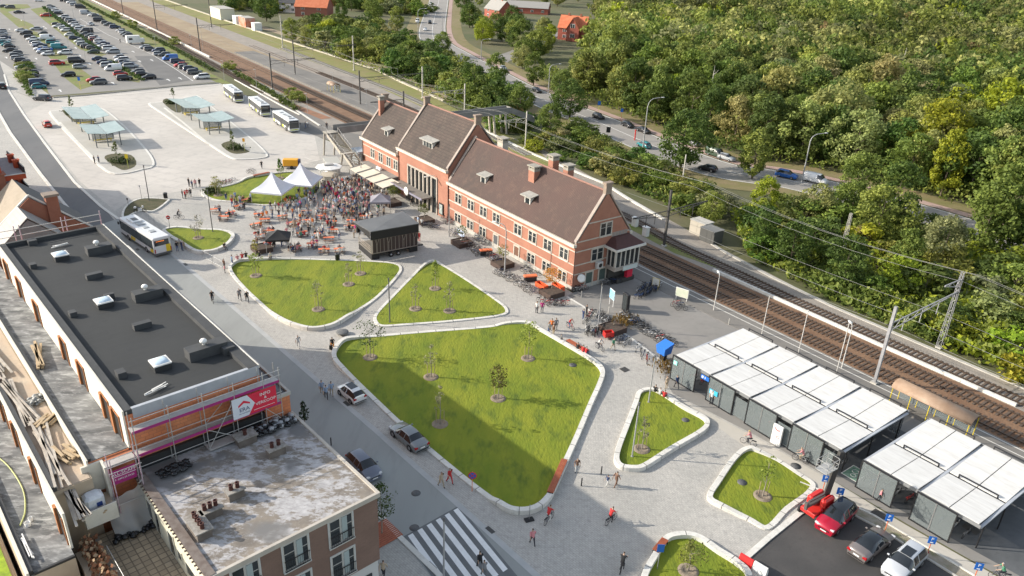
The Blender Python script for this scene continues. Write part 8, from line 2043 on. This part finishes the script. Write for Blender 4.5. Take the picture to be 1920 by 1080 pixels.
def person(pose, p, rz, top, leg, label, sc=1.0, group=None, shorts=None, hair=None, z=None):
 o = bpy.data.objects.new('person', BOD[pose]); COL.objects.link(o)
 o.location = (p[0], p[1], p[2] if z is None else z); o.rotation_euler = (0, 0, rz); s_ = sc * gp.uniform(.96, 1.04); o.scale = (s_ * 1.08, s_ * 1.08, s_)
 shorts = gp.random() < .3 if shorts is None else shorts
 lm_ = M_('leg_' + leg, LD[leg]) if leg != 'same' else M_(top, TD[top])
 ms = [SKIN, M_(top, TD[top]), lm_, SKIN if shorts else lm_, SHOE, hair or gp.choice(HAIRS)]
 for i, m in enumerate(ms): o.material_slots[i].link = 'OBJECT'; o.material_slots[i].material = m
 return tag(o, label, 'person', group)
def rp(): return gp.choices([t[0] for t in TOPS], (34, 13, 11, 13, 8, 8, 12, 8, 3, 3, 3, 3))[0], gp.choices([t[0] for t in LEGS], (34, 26, 14, 12, 14))[0]
NEAR = [('walk', 998, 1022, 1.9, 'pink', 'dark', 'person in pale pink shirt walking alone near the crossing'), ('walk', 1138, 911, .7, 'dark blue', 'white', 'child in dark top walking hand in hand with an adult', .72), ('walk', 1154, 913, .7, 'brown', 'same', 'adult in brown clothes leading a child across the square'),
  ('stand', 1081, 886, -1.5, 'brown', 'white', 'person in striped shirt and white trousers near the wooden seat'), ('walk', 827, 913, -.8, 'beige', 'beige', 'person in light patterned clothes walking along the largest lawn'), ('walk', 843, 906, -.8, 'red', 'same', 'person in dark red dress walking along the largest lawn'),
  ('walk', 900, 1066, 2.1, 'black', 'same', 'person in black dress on the pedestrian crossing'), ('walk', 908, 1081, 2.1, 'grey', 'grey', 'person in grey clothes at the foot of the crossing'), ('walk', 719, 1083, 1.5, 'beige', 'dark', 'person with black hair below the brick building corner'),
  ('walk', 604, 739, 1.9, 'pale blue', 'beige', 'man in blue shirt, left of three on the street'), ('walk', 612, 748, 1.9, 'pale blue', 'dark', 'man in blue shirt and dark trousers, front of three'), ('walk', 622, 742, 1.9, 'pale blue', 'beige', 'man in blue shirt, right of three by the white car'),
  ('walk', 560, 652, -1.3, 'white', 'white', 'person in pale clothes walking between street and lawns'), ('walk', 624, 656, 2, 'black', 'orange', 'person in dark top pulling a suitcase by the stone seat'), ('walk', 450, 563, -1, 'grey', 'grey', 'person in grey walking below the half round lawn'), ('walk', 464, 567, -1, 'black', 'dark', 'person in black walking below the half round lawn'),
  ('stand', 1249, 729, 2.2, 'beige', 'beige', 'person in beige standing before the seated group of three'), ('walk', 1268, 728, 2.0, 'dark blue', 'dark', 'person in dark blue coat at the glass shed corner'), ('sit', 1227, 740, 1.0, 'black', 'dark', 'person in black seated on the narrow lawn wall'), ('sit', 1236, 745, 1.0, 'white', 'dark', 'person in white seated on the narrow lawn wall'), ('sit', 1244, 750, 1.0, 'red', 'dark', 'person in red seated on the narrow lawn wall'),
  ('stand', 1333, 757, -2, 'white', 'dark', 'person in white top at the shed entrance'), ('walk', 1647, 940, -.6, 'pink', 'dark', 'child in pink top before the shorter cycle shed', .85), ('stand', 1034, 620, 1.2, 'orange', 'dark', 'man in orange shirt by the right corner of the largest lawn'), ('stand', 1042, 619, 1.8, 'grey', 'dark', 'person in dark grey next to the orange shirt man'),
  ('stand', 1028, 626, .5, 'grey', 'blue', 'person in grey left of the orange shirt man'), ('stand', 1037, 630, .5, 'brown', 'beige', 'person in brown in front of the orange shirt man'), ('stand', 1052, 642, 1, 'grey', 'dark', 'small person by the end of the orange brown seat', .7), ('sit', 1082, 659, .9, 'black', 'dark', 'person in black on the orange brown seat'), ('sit', 1092, 665, .9, 'red', 'dark', 'person in red seated, left one of a pair on the seat'), ('sit', 1098, 667, .9, 'red', 'blue', 'person in red seated, right one of a pair on the seat'),
  ('walk', 1149, 656, -1, 'green', 'beige', 'person in green top below the planter with the red trailer'), ('stand', 1006, 587, 1, 'white', 'dark', 'person in white top, left of a pair before the planter'), ('stand', 1016, 586, 1.6, 'magenta', 'grey', 'person in bright pink, right of a pair before the planter'), ('stand', 1093, 600, .5, 'dark blue', 'blue', 'person in dark top at the left end of the bicycles'), ('stand', 1099, 592, .4, 'black', 'dark', 'person in black helmet among the bicycles'),
  ('stand', 786, 452, 1.2, 'red', 'same', 'person in long red dress right of the stage'), ('stand', 784, 422, .7, 'pale blue', 'white', 'person in pale blue by the planter at the hall'), ('stand', 791, 426, 1.4, 'white', 'dark', 'person in white by the planter at the hall'), ('walk', 772, 386, -1, 'black', 'dark', 'person in black walking out under the station clock'), ('walk', 491, 316, -1.4, 'black', 'dark', 'person in black alone behind the tents'),
  ('stand', 343, 372, .5, 'black', 'dark', 'person in black, left of four by the bin'), ('stand', 348, 373, 1, 'red', 'dark', 'person in red, second of four by the bin'), ('stand', 352, 370, 2, 'red', 'beige', 'person in red top and beige trousers by the bin'), ('stand', 358, 369, 2.5, 'black', 'dark', 'person in black, right of four by the bin'), ('stand', 355, 350, 1, 'black', 'dark', 'person in black, left of four near the loop'), ('stand', 361, 354, 1, 'dark blue', 'grey', 'person in dark blue, nearest of four near the loop'), ('stand', 367, 352, 1.7, 'pink', 'grey', 'person in pink, third of four near the loop'), ('stand', 375, 350, 2.7, 'black', 'dark', 'person in black, right of four near the loop'),
  ('stand', 333, 471, 2.5, 'black', 'blue', 'person in dark top standing by the bus rear'), ('stand', 342, 470, 1, 'dark blue', 'blue', 'person in dark blue standing at the little lawn wall'), ('sit', 338, 460, -2, 'white', 'beige', 'person in white seated on the wall behind the bus'), ('sit', 346, 465, -2, 'beige', 'beige', 'person in beige seated on the wall behind the bus'), ('sit', 421, 468, -.6, 'black', 'dark', 'person in black seated at the right of the little lawn'),
  ('stand', 422, 512, .4, 'pink', 'dark', 'child in pink at the tip of the half round lawn', .75), ('stand', 421, 503, 1, 'brown', 'dark', 'person with dark hair behind the child in pink', .9), ('stand', 436, 498, .7, 'pale blue', 'blue', 'person in pale blue at the half round lawn tip'), ('sit', 446, 492, 2, 'pink', 'white', 'person in light pink seated on the half round lawn wall'), ('sit', 455, 488, 2, 'red', 'dark', 'person in red seated on the half round lawn wall'), ('sit', 462, 486, 2, 'black', 'dark', 'person in black seated on the half round lawn wall'), ('sit', 487, 485, 2, 'black', 'dark', 'person in black seated beside the yellowish small tree'), ('sit', 508, 487, -1.5, 'white', 'dark', 'person in white seated with legs over the lawn'),
  ('stand', 178, 307, 1, 'black', 'dark', 'person in black waiting at the outer island shelter'), ('stand', 186, 306, 1, 'dark blue', 'dark', 'person in dark blue waiting at the outer island shelter'), ('walk', 226, 81, 1, 'black', 'dark', 'person walking across the car park lane'), ('walk', 573, 241, 1, 'grey', 'blue', 'left of two people beside the nearest parked bus'), ('walk', 577, 240, 1, 'white', 'grey', 'right of two people beside the nearest parked bus')]
for q in NEAR:
 z = None
 if q[0] == 'sit': z = .0
 person(q[0], at(q[1], q[2]), q[3], q[4], q[5], q[6], q[7] if len(q) > 7 else 1.0, z=z, shorts=False, hair=HAIRS[0])
person('stand', at(613, 243, 5.4), 2, 'black', 'dark', 'person in black standing on the footbridge landing', z=5.4)
t = thing('suitcase', 'black wheeled suitcase behind the person by the stone seat', 'suitcase', at(621, 656)); b = MB(); b.bevbox(-.2, .2, -.14, .14, .06, .62, .04); b.build('case', BLACKF, t); b = MB(); b.tube((-.1, 0, .62), (-.1, 0, .95), .012); b.tube((.1, 0, .62), (.1, 0, .95), .012); b.tube((-.1, 0, .95), (.1, 0, .95), .015); b.build('handle', DARK, t)
# the standing crowd and the seated guests
placed = []
def free(p, d):
 for q in placed:
  if (q[0] - p[0]) ** 2 + (q[1] - p[1]) ** 2 < d * d: return False
 placed.append((p[0], p[1])); return True
def crowd(poly, n, where, d=.55, poses=('stand', 'talk', 'stand', 'walk')):
 P_ = [tuple(q[:2]) for q in pxs(poly)]; xs = [p[0] for p in P_]; ys = [p[1] for p in P_]; k = 0; tries = 0
 while k < n and tries < 4000:
  tries += 1; p = (gp.uniform(min(xs), max(xs)), gp.uniform(min(ys), max(ys)))
  if inside(p, P_) and free(p, d):
   a, b_ = rp(); person(gp.choice(poses), (p[0], p[1], .02), gp.uniform(0, 6.28), a, b_, 'person in ' + a + ' top and ' + b_ + ' trousers ' + where, gp.uniform(.93, 1.05), 'people standing in the crowd'); k += 1
crowd('640,345 668,338 700,350 690,385 650,385', 34, 'before the cream awnings')
crowd('600,352 640,345 650,385 612,385', 30, 'below the round bar kiosk')
crowd('605,385 650,385 690,387 690,420 640,412', 26, 'in the middle of the crowd')
crowd('690,350 716,362 742,385 690,388', 16, 'left of the grey gazebo')
crowd('505,392 520,400 600,392 600,380 540,375', 16, 'below the white tents', .6)
crowd('690,425 738,425 735,400 700,398', 9, 'below the grey gazebo', .6)
crowd('540,430 560,425 590,432 560,440', 8, 'beside the seated guests', .5)
crowd('420,378 475,372 470,392 425,392', 8, 'below the lawn of the tents', .6)
# the rest of the throng, past the people one can count
me = bpy.data.meshes.new('crowd'); W_ = {}; cv, cf, cm, mats_ = [], [], [], [SKIN, SHOE] + HAIRS + [M_(n, c) for n, c in TOPS] + [M_('leg_' + n, c) for n, c in LEGS]; nv = 0
for poly, n in (('600,352 668,338 700,350 700,395 640,412 605,385', 120), ('510,392 600,378 690,420 600,440 480,405', 55), ('555,362 600,355 605,380 570,384', 14), ('470,440 560,430 700,420 690,440 560,475 480,465', 26)):
 P_ = [tuple(q[:2]) for q in pxs(poly)]; xs = [p[0] for p in P_]; ys = [p[1] for p in P_]; k = tr = 0
 while k < n and tr < 4000:
  tr += 1; p = (gp.uniform(min(xs), max(xs)), gp.uniform(min(ys), max(ys)))
  if not inside(p, P_) or not free(p, .42): continue
  kind = gp.choice(('stand', 'talk', 'stand')); k += 1; r = BOD[kind]
  if kind not in W_: W_[kind] = (np.array([tuple(v.co) for v in r.vertices]), [tuple(f.vertices) for f in r.polygons], [f.material_index for f in r.polygons])
  v_, f_, i_ = W_[kind]; a = gp.uniform(0, 6.28); ca, sa = math.cos(a), math.sin(a); cv.append(np.stack([v_[:, 0] * ca - v_[:, 1] * sa + p[0], v_[:, 0] * sa + v_[:, 1] * ca + p[1], v_[:, 2] * gp.uniform(.93, 1.04)], 1))
  a, b_ = rp(); mp = [0, 6 + [t[0] for t in TOPS].index(a), 18 + [t[0] for t in LEGS].index(b_)]; mp += [mp[2] if gp.random() < .7 else 0, 1, gp.choice((2, 3, 4, 5))]
  cf += [tuple(j + nv for j in f) for f in f_]; cm += [mp[j] for j in i_]; nv += len(v_)
me.from_pydata(np.concatenate(cv).tolist(), [], cf); [me.materials.append(m) for m in mats_]; me.polygons.foreach_set('material_index', cm)
o = bpy.data.objects.new('crowd', me); COL.objects.link(o); tag(o, 'dense standing crowd in mixed clothes filling the square before the awnings', 'crowd', kind='stuff')
_tb = None
def table_set(u, v, an, L=2.2, seats=5, where='', solo=False):
 global _tb, _bn
 p = at(u, v)
 if _tb is None:
  _tb = thing('beer_table', 'x', 'table', (0, 0, 0)); b = MB(); b.box(-.85, .85, -.32, .32, .72, .76); b.build('tabletop', ORANGE, _tb)
  for x in (-.6, .6): b = MB(); b.beam((x, -.25, 0), (x, .2, .72), .04, .04); b.beam((x, .25, 0), (x, -.2, .72), .04, .04); b.build('leg', DARK, _tb)
  _bn = thing('beer_bench', 'x', 'bench', (0, 0, 0)); b = MB(); b.box(-.85, .85, -.12, .12, .44, .47); b.build('seat', mat('bench_slat', (.22, .12, .08), .7), _bn)
  for x in (-.6, .6): b = MB(); b.box(x - .02, x + .02, -.12, .12, 0, .44); b.build('leg', DARK, _bn)
  tb, b1 = _tb, _bn
  tb.location = p; tb.rotation_euler.z = an
  for o_, cl in ((tb, 'tables'), (b1, 'benches')): o_['group'] = 'beer garden ' + cl
  tb['label'] = 'orange folding table ' + where; q = p + Vector((-math.sin(an), math.cos(an), 0)) * .62; b1.location = q; b1.rotation_euler.z = an; b1['label'] = 'narrow folding bench ' + where
  sides = (-1,)
 else:
  copy_thing(_tb, p, an, 'orange folding table ' + where, 'beer garden tables'); sides = (-1, 1)
 for s_ in sides: copy_thing(_bn, p + Vector((-math.sin(an), math.cos(an), 0)) * .62 * s_, an, 'narrow folding bench ' + where, 'beer garden benches')
 sl = [(x, s_) for x in (-.6, 0, .6) for s_ in (-1, 1)]; gp.shuffle(sl)
 for x, s_ in sl[:seats]:
  q = p + Vector((math.cos(an), math.sin(an), 0)) * x + Vector((-math.sin(an), math.cos(an), 0)) * .62 * s_
  placed.append((q.x, q.y)); a, b_ = rp(); person('sit', q, an - s_ * PI / 2, a, b_, 'person in ' + a + ' top and ' + b_ + ' trousers seated ' + where, gp.uniform(.95, 1.03), 'guests seated at the orange tables')
T0 = .35
for u, v, an, n, wh in ((405, 399, .4, 3, 'left of all tables'), (433, 405, .9, 3, 'left of the tents'), (449, 392, .95, 4, 'left of the tents'), (460, 381, .95, 3, 'left of the tents'), (420, 413, .2, 2, 'left of all tables'), (486, 408, T0, 4, 'left of the black gazebo'), (497, 418, T0, 3, 'left of the black gazebo'), (480, 427, .8, 2, 'left of the black gazebo'), (487, 448, T0, 4, 'left of the black gazebo'),
      (505, 440, T0, 3, 'above the black gazebo'), (530, 412, T0, 3, 'above the black gazebo'), (575, 383 + 20, T0, 3, 'below the white tents'), (604, 399, T0, 3, 'below the white tents'), (548, 424, .7, 3, 'above the black gazebo'), (577, 420, T0, 4, 'in the middle of the guests'), (602, 412, .2, 4, 'in the middle of the guests'), (622, 422, .1, 4, 'in the middle of the guests'), (655, 404, T0, 3, 'below the crowd'),
      (660, 420, .1, 3, 'below the crowd'), (655, 431, .3, 4, 'left of the stage'), (682, 412, .2, 2, 'above the stage'), (624, 438, .2, 3, 'left of the stage'), (567, 443, .8, 4, 'right of the black gazebo'), (600, 445, .5, 4, 'right of the black gazebo'), (586, 464, .2, 4, 'below the empty table'), (608, 475, .2, 3, 'near the lawn wall'), (637, 474, .3, 3, 'near the litter bin'), (617, 453, .2, 0, 'standing empty in the open'), (555, 470, .6, 4, 'right of the black gazebo'), (505, 462, .6, 4, 'left of the black gazebo')):
 table_set(u, v, an, 2.2, n, where=wh)
# ---------------------------------------------------------------- bicycles
def bike_parts():
 fr = MB(); A_, B_, C_, D_ = (-.52, 0, .34), (-.05, 0, .30), (-.18, 0, .78), (.38, 0, .82)
 for a, c in ((A_, B_), (A_, C_), (B_, C_), (B_, D_), (C_, (.36, 0, .72)), (D_, (.52, 0, .34))): fr.tube(a, c, .022, n=5)
 hb = MB(); hb.tube((.36, 0, .82), (.33, 0, 1.0), .018, n=5); hb.path([(.2, -.28, 1.0), (.36, -.1, 1.04), (.36, .1, 1.04), (.2, .28, 1.0)], .016, 5)
 sa_ = MB(); sa_.tube((-.18, 0, .78), (-.21, 0, .90), .016, n=5); sa_.bevbox(-.36, -.08, -.08, .08, .90, .96, .02)
 rk = MB(); rk.box(-.78, -.3, -.07, .07, .70, .73)
 def wh(x): w_ = MB(); w_.torus((x, 0, .34), .32, .022, 'Y', 14, 4); [w_.beam((x + .3 * math.cos(a), 0, .34 + .3 * math.sin(a)), (x - .3 * math.cos(a), 0, .34 - .3 * math.sin(a)), .008, .008, 0) for a in (0, .8, 1.6, 2.4)]; return w_
 return fr, hb, sa_, rk, wh
BKP = objcol('bike_paint', .4)
fr, hb, sa_, rk, wh = bike_parts()
allb = MB()
for q, m in ((fr, 0), (rk, 0), (hb, 1), (sa_, 1), (wh(-.52), 1), (wh(.52), 1)):
 allb.add([tuple(v) for v in q.v], q.f, m, True)
BIKE = allb.mesh('bicycle', [BKP, TYRE])
BC = [((.015, .015, .016), 'black'), ((.12, .12, .125), 'grey'), ((.35, .35, .36), 'silver'), ((.02, .05, .14), 'dark blue'), ((.35, .03, .03), 'red'), ((.45, .44, .42), 'white')]
def bike(p, rz, col, label, group='bicycles parked on the square', lean=.12):
 o = bpy.data.objects.new('bicycle', BIKE); COL.objects.link(o); o.location = p; o.rotation_euler = (lean, 0, rz); o.color = (*col[0], 1); return tag(o, col[1] + ' bicycle ' + label, 'bicycle', group)
gb = random.Random(5)
for path_, n, an, where, cw in (('868,455 886,468 905,482', 12, .5, 'right of the planter by the door', None), ('905,474 925,486 938,496', 10, .5, 'before the middle of the right wing', None), ('930,510 950,520 966,530', 9, .5, 'below the fourth planter', None), ('972,533 990,545 1002,552', 8, .5, 'left of the orange tree planter', None), ('832,408 846,424', 5, .4, 'below the poster case', None),
        ('798,424 818,430', 6, .3, 'beside the planter left of the hall', None), ('850,438 862,446', 4, .5, 'near the white banner', None), ('890,446 915,460', 6, .5, 'against the station wall', None), ('980,508 1002,516', 4, .5, 'against the wall near the corner', None), ('1012,566 1040,574 1062,572', 8, .2, 'around the orange tree planter', None),
        ('1094,604 1112,590 1135,600 1142,612', 13, 1.1, 'in the crowded group by the lamp post', None), ('1098,618 1112,628 1128,622', 10, 1.1, 'in the front of the crowded group', None), ('1150,642 1172,640 1178,650', 6, .9, 'right of the planter with the red trailer', None), ('1168,592 1190,606 1212,622', 15, .2, 'in the long row along the forecourt', None), ('1215,628 1235,636 1262,650', 12, .2, 'in the long row near the shed', None),
        ('1078,548 1092,544', 4, .2, 'at the station gable corner', None), ('1135,535 1155,530', 5, .1, 'under the signal box bay', None), ('1196,560 1214,552 1236,540', 14, 1.0, 'in the rental group on the forecourt', 3), ('1196,550 1210,540 1226,534', 8, 1.0, 'in the rental group on the forecourt', 3), ('1262,572 1282,582', 4, .3, 'below the map board', None), ('400,352 420,346 440,342', 7, .2, 'on the lawn left of the tents', None), ('466,326 476,325', 2, .1, 'behind the wooden seat of the tents', None), ('1192,655 1212,682', 4, 1.3, 'standing loose before the shed', None)):
 P_ = [at(*map(float, q.split(','))) for q in path_.split()]; ln = [(P_[i + 1] - P_[i]).length for i in range(len(P_) - 1)]; tot = sum(ln)
 for k in range(n):
  d = tot * (k + .5) / n; i = 0
  while i < len(ln) - 1 and d > ln[i]: d -= ln[i]; i += 1
  p = P_[i] + (P_[i + 1] - P_[i]) * (d / ln[i]); p += Vector((gb.uniform(-.25, .25), gb.uniform(-.3, .3), 0))
  bike(p, an + gb.uniform(-.25, .25) + (PI if gb.random() < .3 else 0), BC[3] if cw and gb.random() < .8 else gb.choice(BC), where, lean=gb.uniform(-.18, .18))
for k in range(15): bike(Q(-25.6 - k * 1.35, -3.4 + (k % 2) * .3), QA + PI / 2 + gb.uniform(-.15, .15), gb.choice(BC), 'inside the long cycle shed', lean=.08)
for k in range(9): bike(Q(-47.8 - k * 1.05, -3.0 + (k % 2) * .3), QA + PI / 2 + gb.uniform(-.15, .15), gb.choice(BC), 'inside the shorter cycle shed', lean=.08)
def ridden(label, p, rz, col, top, leg, plabel, hair=None):
 t = thing('bicycle', label, 'bicycle', p, rz, 'ridden bicycles'); c = mat('bike_' + label[:5], col, .4)
 fr.build('frame', c, t); hb.build('handlebar', DARK, t); sa_.build('saddle', DARK, t); rk.build('rack', DARK, t); wh(-.52).build('wheel', TYRE, t); wh(.52).build('wheel', TYRE, t)
 d = Vector((math.cos(rz), math.sin(rz), 0)); person('ride', p - d * .2, rz, top, leg, plabel, 1.0, shorts=False, hair=hair or HAIRS[0])
for a in (('dark bicycle under the rider at the bottom lawn corner', at(1029, 978), 1.0, (.03, .04, .07), 'red', 'white', 'cyclist in dark red top and white trousers at the lawn corner'), ('black bicycle under the rider with the backpack', at(1145, 980), .8, (.015, .015, .016), 'red', 'dark', 'cyclist in red top with dark backpack in the square'), ('black bicycle under the rider in black at the bottom', at(1166, 1068), 1.2, (.015, .015, .016), 'black', 'dark', 'cyclist in black riding up from the bottom edge'),
   ('dark bicycle under the rider on the street', at(399, 566), -1.1, (.02, .02, .02), 'black', 'dark', 'cyclist in black on the street beside the black roof'), ('silver bicycle with child seat beside the long shed', at(1402, 834), 2.6, (.35, .35, .36), 'pink', 'dark', 'cyclist with yellow helmet beside the white totem'), ('red bicycle under the rider near the orange shirt man', at(1069, 617), -.9, (.4, .04, .03), 'red', 'blue', 'cyclist in red passing the parked bicycles'),
   ('dark bicycle under the rider in white', at(1124, 656), -.9, (.02, .02, .02), 'white', 'dark', 'cyclist in white top below the planter'), ('pale bicycle beside the boom lift basket', at(1500, 866), 2.6, (.4, .4, .4), 'pink', 'beige', 'cyclist in pale pink next to the lift basket'), ('dark bicycle under the rider by the no entry sign', at(336, 411), .3, (.02, .02, .02), 'black', 'dark', 'cyclist in black near the no entry sign'), ('dark bicycle of the rider in green', at(1872, 1086), 2.9, (.02, .02, .02), 'green', 'dark', 'cyclist in green with white helmet at the bottom right')):
 ridden(*a, hair=M_('helmet_yellow', (.7, .6, .03)) if 'yellow' in a[-1] else (M_('helmet_white', (.7, .7, .7)) if 'white helmet' in a[-1] else None))
b = MB(); b.bevbox(-.17, .0, -.16, .16, 1.2, 1.65, .05)
# motorcycle, red trailer, cargo bikes
t = thing('motorcycle', 'white and black motorcycle parked by the dark planting bed', 'motorcycle', at(263, 398), .3)
for x in (-.68, .7): w_ = MB(); w_.torus((x, 0, .31), .25, .07, 'Y', 14, 6); wo = w_.build('wheel', TYRE, t)
b = MB(); b.bevbox(-.3, .35, -.16, .16, .4, .8, .08); b.bevbox(-.9, -.5, -.2, .2, .75, 1.05, .06); b.build('body', WHITE, t); b = MB(); b.bevbox(-.5, .1, -.15, .15, .8, .9, .03); b.build('seat', DARK, t); b = MB(); b.tube((.7, 0, .31), (.42, 0, 1.0), .04); b.tube((.4, -.35, 1.02), (.4, .35, 1.02), .02); b.build('handlebar', DARK, t); b = MB(); b.bevbox(.4, .62, -.2, .2, .75, 1.2, .06); b.build('fairing', WHITE, t)
for lb, u, v, rz in (('red bicycle trailer before the dark planter', 1140, 634, .3), ('orange red cargo crate left of the orange leaved tree', 1015, 543, -.9), ('orange red cargo crate right of the orange leaved tree', 1046, 545, -.9)):
 t = thing('cargo_trailer', lb, 'trailer', at(u, v), rz); b = MB(); k = 1.0 if u < 1100 else .6
 for a in ((-k, k, -.4, -.34), (-k, k, .34, .4), (-k, -k + .06, -.34, .34), (k - .06, k, -.34, .34)): b.box(*a, .35, .95)
 b.box(-k, k, -.4, .4, .3, .35); b.build('box', RED if u > 1100 else mat('crate_orange', (.7, .1, .03), .5), t)
 for y in (-.46, .46): w_ = MB(); w_.torus((0, y, .25), .22, .03, 'Y', 12, 4); w_.build('wheel', TYRE, t)
# orange table tops folded before the station
for lb, u, v in (('orange covered bicycle rack box before the right wing', 911, 478), ('orange covered box left of the orange tree planter', 994, 527)): t = thing('orange_cover', lb, 'cover', at(u, v), .3); b = MB(); b.bevbox(-1.0, 1.0, -.4, .4, .75, .95, .05); b.build('top', ORANGE, t); b = MB(); b.box(-.9, .9, -.3, .3, 0, .75); b.build('base', DARK, t)
# wire crowd barriers
def barrier(label, a, c):
 A_, C_ = at(*a), at(*c); d = C_ - A_; n = max(1, int(d.length / 2.2))
 for k in range(n):
  p = A_ + d * (k + .5) / n; t = thing('crowd_barrier', label, 'barrier', p, math.atan2(d.y, d.x), 'grey crowd barriers'); L = d.length / n / 2 - .05
  b = MB(); b.tube((-L, 0, .15), (L, 0, .15), .02, n=5); b.tube((-L, 0, 1.1), (L, 0, 1.1), .02, n=5); b.tube((-L, 0, .0), (-L, 0, 1.1), .02, n=5); b.tube((L, 0, 0), (L, 0, 1.1), .02, n=5); b.build('frame', STEEL, t)
  b = MB(); [b.tube((-L + 2 * L * i / 12, 0, .15), (-L + 2 * L * i / 12, 0, 1.1), .007, n=3) for i in range(1, 12)]; b.build('bars', STEEL, t)
barrier('grey wire barrier behind the parked bus', (270, 404), (300, 430)); barrier('grey wire barrier below the little lawn', (380, 482), (418, 503)); barrier('grey wire barrier under the footbridge stairs', (572, 290), (598, 292)); barrier('grey wire barrier beside the generator', (570, 305), (598, 312))
finish_labels()
